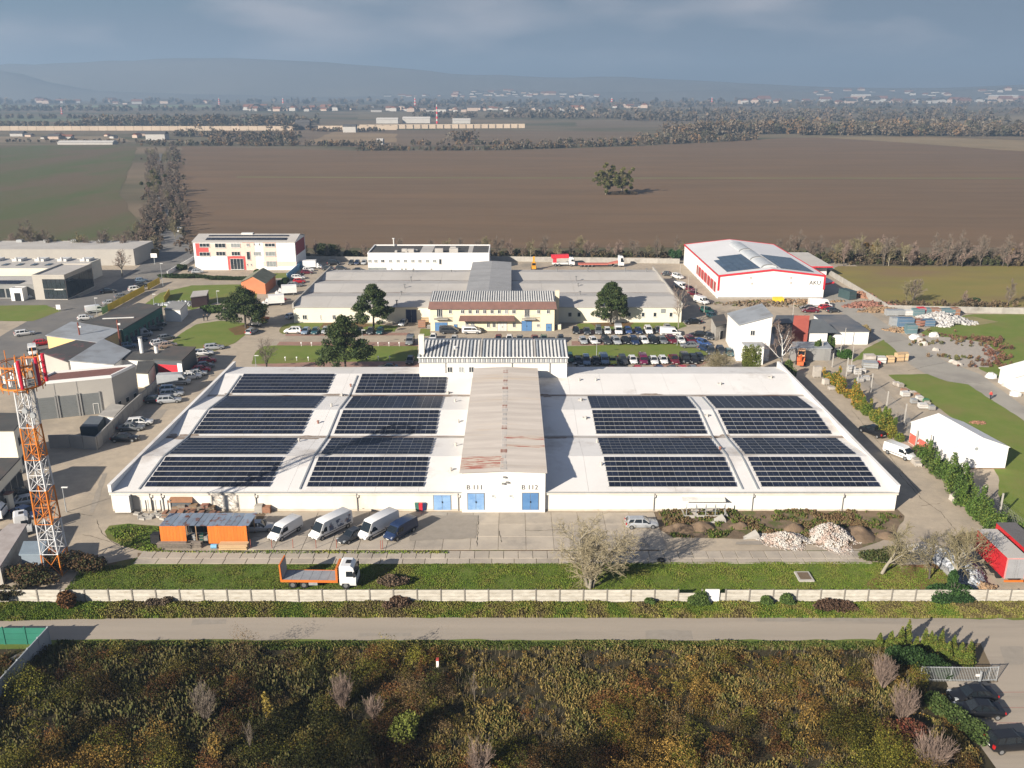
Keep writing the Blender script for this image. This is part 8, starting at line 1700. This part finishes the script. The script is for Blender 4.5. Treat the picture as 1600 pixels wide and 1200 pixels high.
for i, px in enumerate((392, 425, 458, 494, 526, 595, 598)):
    x, y = G(px, 857 if px < 590 else 859); t = thing('marker_post', 'thin red-brown marker post along the grass strip, %s from the left' % ordw(i), 'post', (x, y, 0)); b = MB(); b.tube((0,0,0),(.03,0,1.4),.045,seg=6); b.build('shaft', mat('red_post', (.32,.09,.06), rough=.8), t)
# rubble heaps
def chunks(n, cx, cy, rx, ry, h, rs, s=.22):
    a = rs.rand(n)*6.28; r = np.sqrt(rs.rand(n))*(1+.18*np.sin(3*a+cx)+.12*np.sin(5*a+cy)); X = cx+rx*r*np.cos(a); Y = cy+ry*r*np.sin(a); Z = h*np.clip(1-r**1.3, 0, 1)*(.7+.4*rs.rand(n))*(.8+.5*VN(int(abs(cx)*10) % 97, .9)(X, Y))
    V = []; F = []; cube = np.array([(-1,-1,-1),(1,-1,-1),(1,1,-1),(-1,1,-1),(-1,-1,1),(1,-1,1),(1,1,1),(-1,1,1)])*.5; fc = np.array([(3,2,1,0),(4,5,6,7),(0,1,5,4),(1,2,6,5),(2,3,7,6),(3,0,4,7)])
    for i in range(n):
        q = Matrix.Rotation(rs.rand()*6.28, 3, Vector(rs.normal(size=3)).normalized()); M_ = np.array(q); d = np.array([s*(.5+rs.rand()), s*(.4+.8*rs.rand()), s*(.25+.5*rs.rand())])
        V.append((cube*d+rs.normal(size=(8,3))*s*.06) @ M_.T+np.array([X[i], Y[i], max(.05, Z[i])])); F.append(fc+8*i)
    return np.concatenate(V), np.concatenate(F)
rsr = np.random.RandomState(88)
m_rub = mat('brick_rubble', (.46,.41,.36), (.36,.26,.215), scale=1.6, detail=3, c3=(.50,.475,.44), scale3=.9, lo3=.45, hi3=.55, rough=.95)
for (px, py, rx, ry, h, n, lab) in ((1230,849,3.3,2.0,1.3,1700,'left of the two pale heaps of brick and plaster rubble by the lane'),(1302,845,3.3,3.3,1.9,2600,'right and larger of the two pale rubble heaps by the lane')):
    x, y = G(px, py); t = thing('rubble_heap', lab, 'rubble heap', (0, 0, 0)); V, F = chunks(n, x, y+.8, rx, ry, h, rsr); V2, F2 = chunks(n//2, x, y+.6, rx*1.25, ry*1.2, h*.15, rsr, .15); tag(add('rubble', fastmesh('rubble', np.concatenate([V, V2]), np.concatenate([F, F2+len(V)]), m_rub), t), kind='stuff')
    b = MB(); n_ = 14
    for i in range(n_):
        a0, a1 = 2*math.pi*i/n_, 2*math.pi*(i+1)/n_; b.face([(x+rx*math.cos(a0), y+.8+ry*math.sin(a0), 0), (x+rx*math.cos(a1), y+.8+ry*math.sin(a1), 0), (x, y+.8, h*.9)])
    b.build('core', m_dirt, t)
def mound(px, py, rx, ry, h, lab, m, seed, kind='earth_mound'):
    x, y = G(px, py); n, k = 18, 6; vn = VN(seed, .9); V = [(0,0,h)]; F = []
    for j in range(1, k+1):
        for i in range(n):
            a = 2*math.pi*i/n; r = j/k; jx, jy = rx*r*math.cos(a), ry*r*math.sin(a); V.append((jx*(1+.2*(vn(jx,jy)-.5)), jy*(1+.2*(vn(jy,jx)-.5)), h*(1-r)**.8*(1+.5*(float(vn(jx+x,jy+y))-.5)) if j < k else -.05))
    for i in range(n): F.append((0, 1+i, 1+(i+1) % n))
    for j in range(k-1):
        for i in range(n): a = 1+j*n+i; c = 1+j*n+(i+1) % n; F.append((a, a+n, c+n, c))
    me = bpy.data.meshes.new(kind); me.from_pydata(V, [], F); me.materials.append(m); me.polygons.foreach_set('use_smooth', [True]*len(F)); me.update(); return tag(add(kind, me, None, (x, y, .03)), lab, 'mound')
mound(1342, 836, 2.2, 2.6, 1.2, 'brown earth heap leaning on the right rubble heap', m_earth, 3); mound(1062, 828, 2.8, 1.1, 1.0, 'dark overgrown earth mound nearest the silver estate', m_earth, 4); mound(1095, 826, 2.2, 1.1, 1.0, 'round brown earth mound in front of the shelter', m_earth, 5); mound(1155, 824, 1.6, .9, .9, 'small earth mound right of the shelter', m_earth, 6); mound(1240, 830, 1.8, 1.2, 1.3, 'reddish earth mound left of the rubble heaps', m_earth, 7)
mound(1385, 838, 1.5, 1.2, .7, 'low weedy mound at the right corner of the warehouse', m_earth, 8); mound(1445, 858, 3.0, 1.6, .9, 'grey gravel heap behind the smaller leafless tree', m_stone, 9); mound(1528, 842, 3.4, 1.6, 1.0, 'straw-coloured grass mound behind the red trailer', m_straw, 10)
for (px, py, lab) in ((1120,815,'pale plaster lump beside the shelter'),(1172,840,'tilted concrete wedge slab at the lane edge left of the rubble')):
    x, y = G(px, py); t = thing('concrete_block', lab, 'concrete block', (x, y, .03), .2); b = MB(); b.hexa([(-1.2,-.4,0),(1.2,-.6,0),(1.1,.6,0),(-.9,.4,0)],[(-.5,-.2,.25),(1.1,-.5,.5),(.9,.4,.95),(-.2,.2,.5)]); b.build('chunk', m_conc, t)
x, y = G(1256, 903); t = thing('concrete_slab', 'pale raised concrete slab lying alone on the front lawn', 'slab', (x, y, 0)); b = MB(); b.hexa([(-.95,-1.1,0),(1.0,-1.1,0),(.95,1.15,0),(-.95,1.15,0)],[(-.93,-1.08,.3),(.98,-1.08,.3),(.93,1.12,.3),(-.93,1.12,.3)]); b.build('slab', m_conc, t); b = MB(); b.box(-.7,.7,-.8,.85,.302,.33); b.build('inset', m_dirt, t)
x, y = G(1033, 877); t = thing('old_tyre', 'old black tyre lying at the lane edge right of the big tree', 'tyre', (x, y, .12)); b = MB()
for i in range(14): a0, a1 = 2*math.pi*i/14, 2*math.pi*(i+1)/14; b.tube((.42*math.cos(a0),.42*math.sin(a0),.06),(.42*math.cos(a1),.42*math.sin(a1),.06),.14,seg=6,cap=False)
b.build('tyre', m_tyre, t)
# silage-like white heaps by the red trailers
x, y = G(1505, 900); t = thing('tarpaulin_heap', 'long heap of crumpled white and grey sheeting beside the red trailer', 'heap', (0, 0, 0)); V, F = chunks(1300, x+.2, y+1.5, 2.3, 5.0, 1.9, rsr, .55); tag(add('sheeting', fastmesh('sheeting', V, F, mat('crumpled_sheeting', (.50,.52,.55), (.16,.18,.20), scale=1.2, detail=5, rough=.5)), t), kind='stuff')
b = MB()
for i in range(14): a0, a1 = 2*math.pi*i/14, 2*math.pi*(i+1)/14; b.face([(x+2.3*math.cos(a0), y+1.5+5*math.sin(a0), 0), (x+2.3*math.cos(a1), y+1.5+5*math.sin(a1), 0), (x+.2, y+1.5, 1.7)])
b.build('core', m_grey_d, t)
x, y = G(1532, 918); t = thing('debris_pile', 'brown pile of planks under the sheeting near the fence', 'pile', (0,0,0)); V, F = chunks(260, x, y, 1.6, .8, .5, rsr, .4); tag(add('debris', fastmesh('debris', V, F, m_wood), t), kind='stuff')

# ---------------- lower left green fence and grey slab fence
wall_run('green_sheet_fence', 'dark green sheet fence beside the road at the lower left', [G(-60, 1007), G(77, 1007)], 2.2, .06, mat('green_sheet', (.03,.17,.12), (.025,.15,.105), scale=.5, rough=.6, rand=.06), 'fence', piece=2.4, planks=3)
wall_run('grey_slab_fence', 'tall grey slab fence running from the green fence towards the camera at the left edge', [G(79, 1007), G(-2, 1098), G(-60, 1160)], 2.25, .12, mat('blue_grey_slab', (.34,.37,.39), (.29,.32,.34), scale=.6, rough=.8, rand=.06), 'fence', piece=1.9, planks=1)
sheet('garden_path', [(-40,1060),(40,1015),(52,1015),(10,1062),(-30,1100)], .05, m_gravel)
# ---------------- steel gate at the lower right
def gate(p, q, h, lab, n):
    t = thing('steel_gate', lab, 'gate'); p = Vector(p); q = Vector(q)
    for z in (.25, h-.1): b = MB(); b.tube((p.x,p.y,z),(q.x,q.y,z),.035,seg=6); b.build('rail', m_steel, t)
    for i in range(n+1):
        a = p.lerp(q, i/n); b = MB(); r = .05 if i % (n//2) == 0 else .022; b.tube((a.x,a.y,.05),(a.x,a.y,h),r,seg=5); b.build('post' if i % (n//2) == 0 else 'bar', m_steel, t)
gate(G(1437, 1065), G(1531, 1066), 1.9, 'closed grey steel bar gate behind the black saloons', 38); gate(G(1531, 1066), G(1556, 1066-1), 1.9, 'short slanting gate leaf at the right end of the steel gate', 10)
x, y = G(1529, 1067); t = thing('gate_post', 'thick post with a small white box at the right end of the gate', 'post', (x, y-.1, 0)); b = MB(); b.box(-.09,.09,-.09,.09,0,1.5); b.build('shaft', m_steel, t); b = MB(); b.box(-.5,-.1,-.06,.06,.9,1.15); b.build('box', m_frame, t)
sheet('kerb_island', [(1478,1066),(1540,1066),(1548,1072),(1482,1076)], .12, m_slab)
for i in range(4):
    py = 1082+i*24; a = G(1540+i*7, py); c = G(1640, py+2); b = MB(); b.box(a[0], c[0], a[1]-.05, a[1]+.05, .040, .044); tag(b.build('bay_line', mat('faded_red_line', (.34,.20,.17), rough=.9)), kind='structure')
x, y = G(684, 1046); t = thing('boundary_marker', 'small red and white marker post standing in the scrub', 'marker', (x, y, 0)); b = MB(); b.box(-.13,.13,-.13,.13,.3,1.15); b.build('shaft', m_white_cl, t); b = MB(); b.box(-.15,.15,-.15,.15,1.16,1.4); b.build('cap', mat('marker_red', (.40,.06,.05), rough=.7), t)

# ---------------- lamps, bollards, signs
def lamp(px, py, yt, lab, arm=.8):
    x, y = G(px, py); h = FX(px, yt, y)[1]; t = thing('street_lamp', lab, 'street lamp', (x, y, 0)); b = MB(); b.tube((0,0,0),(0,0,h),.09,.06,seg=6); b.build('pole', m_steel, t); b = MB(); b.box(-.1,arm,-.12,.12,h,h+.14); b.build('lamp_head', m_frame, t)
for px, py, yt, lab in ((567,543,516,'lamp post on the left lawn right of the front pine'),(932,556,536,'pale lamp post on the right lawn beside the silver hatchback'),(1058,540,520,'lamp post by the white van side-on in the rear row'),(401,582,556,'lamp post at the left end of the long lawn'),(255,448,412,'tall lamp post at the upper end of the yellow fence'),(152,494,466,'leaning pole beside the white van at the yellow fence'),(241,478,460,'slim lamp post on the grass behind the green workshop'),(341,480,455,'slim lamp post on the grass beside the left pine'),
    (895,580,568,'short pole at the right wall of the ribbed-roof building'),(293,596,580,'slim pole beside the white hatchbacks'),(104,800,762,'thin pole left of the warehouse drive')): lamp(px, py, yt, lab)
for i, (px, py) in enumerate([(471,541),(487,541),(573,541),(591,541),(608,541),(624,541),(446,564),(464,564),(482,564),(573,563),(591,563),(609,563),(1000,556)]):
    x, y = G(px, py); t = thing('lawn_light', 'small white lawn light on the %s edge of the left lawn, %s along it' % ('upper' if py < 550 else 'lower', ordw(i if i < 6 else i-6)) if i < 12 else 'small white lawn light on the right lawn', 'lawn light', (x, y, 0), 0, 'small white lawn lights'); b = MB(); b.tube((0,0,0),(0,0,.75),.07,seg=6); b.build('shaft', m_frame, t); b = MB(); b.tube((0,0,.76),(0,0,1.0),.19,.15,seg=8); b.build('head', m_white_cl, t)
x, y = G(242, 413); t = thing('billboard', 'white rectangular sign board on a pole at the bend of the street', 'sign', (x, y, 0)); b = MB(); b.box(-.08,.08,-.05,.05,0,2.4); b.build('pole', m_steel, t); b = MB(); b.box(-1.1,1.1,-.06,.06,2.41,3.9); b.build('board', m_white_cl, t)
x, y = G(92, 486); t = thing('info_board', 'small white board on the lawn corner before the showroom', 'sign', (x, y, 0)); b = MB(); b.box(-.6,.6,-.05,.05,.5,1.8); b.build('board', m_white_cl, t); b = MB(); b.box(-.05,.05,-.04,.04,0,.49); b.build('pole', m_steel, t)
x, y = G(874, 515); t = thing('gas_cabinet', 'small yellow cabinet right of the cream office', 'cabinet', (x, y, 0)); b = MB(); b.box(-.4,.4,-.4,.4,.1,1.3); b.build('body', m_cream, t); b = MB(); b.box(-.42,.42,-.42,.42,1.31,1.4); b.build('lid', m_frame, t)
for i, (px, py, m_, lab) in enumerate(((659,513,m_block,'stack of reddish crates left of the cream office, lower'),(664,509,m_newwood,'stack of pale crates left of the cream office, upper'),(673,515,m_steel,'grey box beside the left blue door of the office'))): crate('crate_stack', lab, 'crates', px, py, 2.0, 1.2, 2.0 if i < 2 else 1.0, m_, slats=4)
# ---------------- people
def person(px, py, rz, top, legs, lab, walk=.25):
    x, y = G(px, py); me = bpy.data.meshes.new('person'); S = 1.0
    P = [(0,0,.95),(0,0,1.2),(0,0,1.42),(0,0,1.52),(0,.01,1.66),(0,.02,1.75),(-.10,0,.9),(-.11,walk*.5,.5),(-.11,walk*.2,.09),(-.11,walk*.2+.16,.04),(.10,0,.9),(.11,-walk*.3,.5),(.11,-walk,.12),(.11,-walk+.15,.05),(-.19,0,1.40),(-.26,-.05,1.12),(-.27,.10,.88),(.19,0,1.40),(.26,.06,1.12),(.26,.18,.90)]
    E = [(0,1),(1,2),(2,3),(3,4),(4,5),(0,6),(6,7),(7,8),(8,9),(0,10),(10,11),(11,12),(12,13),(2,14),(14,15),(15,16),(2,17),(17,18),(18,19)]
    Rr = [.15,.14,.15,.06,.105,.08,.10,.07,.05,.045,.10,.07,.05,.045,.07,.05,.04,.07,.05,.04]
    me.from_pydata(P, E, []); o = tag(add('person', me, None, (x, y, .05), R(rz)), lab, 'person'); o.scale = (1.0,)*3
    m = o.modifiers.new('skin', 'SKIN'); sv = me.skin_vertices[0].data
    for i, r in enumerate(Rr): sv[i].radius = (r, r*.85)
    sv[0].use_root = True
    mat_ = bpy.data.materials.new('clothes'); mat_.use_nodes = True; nt_ = mat_.node_tree; bs = nt_.nodes['Principled BSDF']; ge = nt_.nodes.new('ShaderNodeTexCoord'); sx = nt_.nodes.new('ShaderNodeSeparateXYZ'); cr_ = nt_.nodes.new('ShaderNodeValToRGB'); nt_.links.new(ge.outputs['Object'], sx.inputs[0]); md = nt_.nodes.new('ShaderNodeMath'); md.operation = 'DIVIDE'; md.inputs[1].default_value = 2.0; nt_.links.new(sx.outputs['Z'], md.inputs[0]); nt_.links.new(md.outputs[0], cr_.inputs[0]); nt_.links.new(cr_.outputs[0], bs.inputs['Base Color']); cr_.color_ramp.interpolation = 'CONSTANT'
    e = cr_.color_ramp.elements; e[0].color = (.03,.03,.03,1); e[1].position = .05; e[1].color = rgba(legs)
    for pos, c in ((.47, top), (.755, (.45,.28,.2)), (.86, (.05,.03,.02))): q = e.new(pos); q.color = rgba(c)
    me.materials.append(mat_); dg = bpy.context.evaluated_depsgraph_get(); me2 = bpy.data.meshes.new_from_object(o.evaluated_get(dg)); o.modifiers.clear(); o.data = me2
person(1547, 624, 120, (.50,.06,.05), (.03,.035,.05), 'person in a red top and dark trousers walking on the concrete drive'); person(319, 502, 20, (.02,.022,.025), (.03,.03,.035), 'person in dark clothes on the path, left of two by the lawn'); person(324.5, 501, -20, (.03,.03,.03), (.02,.02,.025), 'person in dark clothes on the path, right of two by the lawn'); person(1100, 519, 0, (.02,.02,.025), (.02,.02,.02), 'person in dark clothes standing above the crowded parking corner', .05)

# ---------------- right-hand yard and garden
wall_run('boundary_wall', 'pale concrete boundary wall slanting along the meadow behind the drive', [G(1288, 425), G(1388, 486)], 1.7, .2, m_conc, piece=3.0); wall_run('boundary_wall', 'pale concrete boundary wall running along the meadow to the right edge', [G(1388, 486), G(1800, 495)], 1.7, .2, m_conc, piece=3.0)
crate('container', 'dark grey-green container standing by the slanting boundary wall', 'container', 1328, 469, 2.6, 5, 2.6, mat('container_green', (.05,.085,.09), rough=.6), rz=20, m2=m_anth)
for i, (px, py, w, h, m_, lab) in enumerate(((1400,494,5,1.6,m_steel,'stack of grey steel frames by the wall, far left'),(1417,494,5,1.5,m_bag,'white wrapped materials by the wall next to the steel frames'),(1436,495,3,2,mat('box_teal', (.12,.20,.22), rough=.6),'teal crate with a red box beside it'),(1441,494,2,2.2,m_redp,'bright red box between the teal containers'),(1450,494,4,2,MATS['box_teal'],'teal container right of the red box'),(1463,495,2.4,2.2,m_block,'rust-brown box between two teal containers'),(1478,495,5,2,MATS['box_teal'],'teal container nearest the right end of the row'),(1494,495,2,2.3,m_block,'rust-brown box closing the container row'),
      (1405,510,4,2.2,m_steel,'grey steel rack beside the drive, upper'),(1416,512,4,2.4,mat('box_blue', (.10,.17,.26), rough=.6),'blue-grey container beside the drive'),(1433,511,4,1.8,m_rust,'rusty container right of the blue-grey one'),(1449,511,4,1.8,MATS['box_blue'],'dark blue container right of the rusty one'),(1425,523,2.6,2.4,MATS['box_teal'],'small teal rack at the edge of the concrete drive'))): crate('storage_container' if w > 3 else 'storage_box', lab, 'container', px, py, w, 2.2, h, m_, m2=m_steel, slats=3)
def pile(px, py, rx, ry, h, n, s, m, lab, nm='scrap_pile', cat='scrap pile'):
    x, y = G(px, py); t = thing(nm, lab, cat); V, F = chunks(n, x, y, rx, ry, h, rsr, s); tag(add('pieces', fastmesh('pieces', V, F, m), t), kind='stuff')
pile(1472, 502, 7, 6, 2.0, 700, .8, mat('white_debris', (.55,.54,.52), (.35,.34,.33), scale=.8, rough=.9), 'pale heap of white debris in front of the container row')
pile(1365, 478, 8, 4, .8, 260, .9, m_rust, 'long strip of rusty scrap beside the drive, upper'); pile(1380, 486, 6, 3, .9, 200, .9, m_wood, 'strip of brown scrap and timber beside the drive, lower'); pile(1347, 463, 4, 3, 1.2, 120, .8, m_block, 'reddish scrap against the slanting wall'); pile(1408, 517, 4, 2, .6, 90, .7, m_wood, 'small heap of planks at the drive edge')
pile(1195, 475, 14, 4, .4, 200, .7, m_dirt, 'scattered brown timber and rubble before the red-edged hall, left part'); pile(1240, 472, 12, 3, .5, 160, .7, m_wood, 'scattered timber and scrap before the red-edged hall, right part'); pile(280, 476, 6, 3, .8, 200, .7, m_steel, 'mixed pale scrap behind the green workshop')
pile(1528, 661, 1.6, .7, .35, 80, .3, m_block, 'small brown debris pile on the lawn above the marquee')
crate('machine', 'yellow machine part in the scrap before the red-edged hall', 'machine', 1217, 473, 3, 2, 1.4, m_yel, m2=m_yel)
for i, (px, py, w, h, m_) in enumerate([(1402,604,1.3,.8,m_stone),(1408,606,1.2,.8,m_stone),(1414,614,1.2,.7,m_block),(1416,621,1.6,1.0,m_bag),(1428,618,1.2,.7,m_stone),(1429,632,1.2,1.0,m_steel),(1438,628,1.3,1.0,m_bag),(1448,630,1.2,.7,MATS['bin_green']),(1444,640,1.7,1.0,m_bag),(1450,636,1.0,.9,m_stone),(1457,642,1.2,.9,m_steel),(1434,620,1.0,.6,m_block)]):
    crate('bulk_box', '%s bulk box in the line along the lawn edge, %s from the top' % (('pale stone','pale stone','reddish','white','pale stone','grey','white','green','white','pale stone','grey','reddish')[i], ordw(i)), 'bulk box', px, py, w, w*.9, h, m_, rz=rnd.uniform(-20,20), group='boxes and bags along the lawn edge')
for i, (px, py, w, h, m_, lab) in enumerate([(1360,569,2.4,2.0,m_stone,'pale crate under the net fence by the little lawn'),(1378,569,2.0,1.6,m_bag,'white bag row beside the crates, left'),(1392,568,1.6,1.6,m_newwood,'pale wooden crate beside the drive'),(1406,566,1.8,2.0,m_newwood,'slatted wooden crate frame beside the drive, left'),(1414,565,1.6,2.0,m_newwood,'slatted wooden crate frame beside the drive, right'),(1331,583,1.6,1.5,m_bag,'white box inside the net fence, upper'),(1341,587,1.4,1.2,m_bag,'white bag inside the net fence with a dark mouth'),(1349,584,1.2,1.0,m_bag,'small white bag right of the dark-mouthed one'),(1345,598,1.3,.9,m_bag,'white bag inside the net fence, lower left'),(1354,596,1.6,1.0,m_bag,'white bag inside the net fence, lower right'),(1362,577,3.2,1.4,m_steel,'grey metal box below the pale crate'),(1372,572,1.2,1.0,m_redp,'small red box beside the grey metal box'),(1311,556,1.4,1.4,m_bag,'white tank beside the slim green shrub')]): crate('storage_box', lab, 'box', px, py, w, w*.8, h, m_, rz=rnd.uniform(-12,12), slats=3)
# garden of rocks and shrubs
def rock(px, py, s, m, lab, grp=None):
    x, y = G(px, py); rs = np.random.RandomState(int(px*7+py)); bm_ = MB(); n = 8; pr = []
    for lv, (z, r) in enumerate(((0,1.0),(.45,.9),(.8,.5))): pr.append([(s*r*math.cos(2*math.pi*i/n)*(.8+.4*rs.rand()), s*r*.8*math.sin(2*math.pi*i/n)*(.8+.4*rs.rand()), s*z*(.9+.2*rs.rand())) for i in range(n)])
    for l in range(2):
        for i in range(n): j = (i+1) % n; bm_.face([pr[l][i], pr[l][j], pr[l+1][j], pr[l+1][i]])
    bm_.face(pr[2]); return tag(bm_.build('boulder', m, None, (x, y, .04)), lab, 'boulder', grp)
for i, (px, py, s) in enumerate([(1429,530,1.5),(1437,534,1.3),(1443,539,1.1),(1459,526,1.3),(1462,548,.9),(1494,569,.9),(1500,571,.7),(1548,590,1.3),(1586,618,1.2),(1570,603,.8),(1488,566,.8)]): rock(px, py, s, m_frame if i in (0,3,7,8) else m_stone, '%s boulder at the edge of the gravel garden, %s from the left' % ('white' if i in (0,3,7,8) else 'pale grey', ordw(sorted([1429,1437,1443,1459,1462,1494,1500,1548,1586,1570,1488]).index(px))))
woods('garden_shrubs', [(1518,531,1548,534,1.2,1,16,.22,70),(1546,533,1562,546,1.4,1,18,.22,70),(1562,546,1562,560,1.4,1,16,.22,70),(1562,560,1545,573,1.3,1,18,.22,70),(1545,573,1526,575,1.1,1,12,.22,60),(1470,524,1520,530,.7,1,20,.2,50)], [(.19,.09,.06),(.14,.07,.05),(.16,.10,.06)])
woods('garden_shrubs', [(1448,538,1475,541,1.0,2,18,.22,60),(1478,558,1516,566,1.0,2,24,.22,60),(1500,535,1540,545,.8,4,24,.22,50),(1425,518,1440,520,.9,1,10,.22,50)], [(.13,.12,.045),(.17,.12,.06),(.10,.11,.04),(.2,.13,.07)])
# lane edge stones right of the warehouse
for i, (px, py, w, h) in enumerate([(1277,590,1.6,2.4),(1291,602,1.2,1.2),(1301,610,1.4,.6),(1434,726,1.5,.8),(1436,730,1.0,.6),(1494,785,1.2,.9),(1550,842,1.4,.9),(1561,848,1.2,.7)]): crate('stone_block', 'pale stone block at the edge of the warehouse lane, %s from the far end' % ordw(i), 'stone block', px, py, w, 1.2, h, m_stone, m2=m_stone, slats=2, rz=rnd.uniform(-15,15))
# cracks and repair patches in the yard
m_patch = mat('asphalt_patch', (.31,.275,.23), (.27,.24,.20), scale=1, rough=.95)
for pts in ([(160,740),(150,770),(138,800),(146,801),(158,770),(168,740)], [(640,806),(748,806),(742,842),(640,846)], [(890,838),(1000,836),(1016,856),(890,858)], [(228,640),(262,640),(240,668),(205,668)], [(1196,846),(1152,848),(1150,852),(1190,852)]): sheet('repair_patch', pts, .104 if pts[0][1] > 800 else .022, m_patch, jit=.12, step=1)
for pts in ([(300,968),(352,968),(350,976),(298,977)], [(1010,985),(1080,985),(1082,1000),(1008,1000)], [(1180,966),(1420,967),(1415,972),(1185,971)], [(560,990),(640,989),(642,994),(560,995)], [(1560,1010),(1600,1010),(1600,1040),(1570,1040)]): sheet('road_patch', pts, .040, m_patch, jit=.15, step=1)
def crack(pts, w=.03, z=.106):
    g = [Vector(G(*p)) for p in pts]; q = []
    for i in range(len(g)-1):
        n = max(2, int((g[i+1]-g[i]).length/.6))
        for k in range(n): p = g[i].lerp(g[i+1], k/n); q.append(Vector((p.x+rnd.uniform(-.1,.1), p.y+rnd.uniform(-.12,.12))))
    b = MB()
    for i in range(len(q)-1):
        d = (q[i+1]-q[i]).normalized(); nn = Vector((-d.y, d.x))*w*rnd.uniform(.5,1.5); b.face([(q[i].x-nn.x,q[i].y-nn.y,z),(q[i].x+nn.x,q[i].y+nn.y,z),(q[i+1].x+nn.x,q[i+1].y+nn.y,z),(q[i+1].x-nn.x,q[i+1].y-nn.y,z)])
    tag(b.build('crack', m_under), kind='structure')
for c, z in (([(748,806),(746,840),(744,858)],.106),([(780,830),(784,852)],.106),([(820,830),(880,829)],.106),([(1405,740),(1440,780),(1470,800),(1500,838)],.02),([(1440,790),(1475,786)],.02),([(150,812),(160,835),(200,862)],.02),([(130,835),(165,845),(215,858)],.02),([(100,800),(150,806)],.02),([(1330,640),(1380,700),(1440,775)],.02),([(1480,566),(1440,574),(1415,580)],.03),([(1540,600),(1500,596)],.03),([(1380,500),(1340,504)],.03),([(1420,530),(1380,536)],.03)): crack(c, z=z)
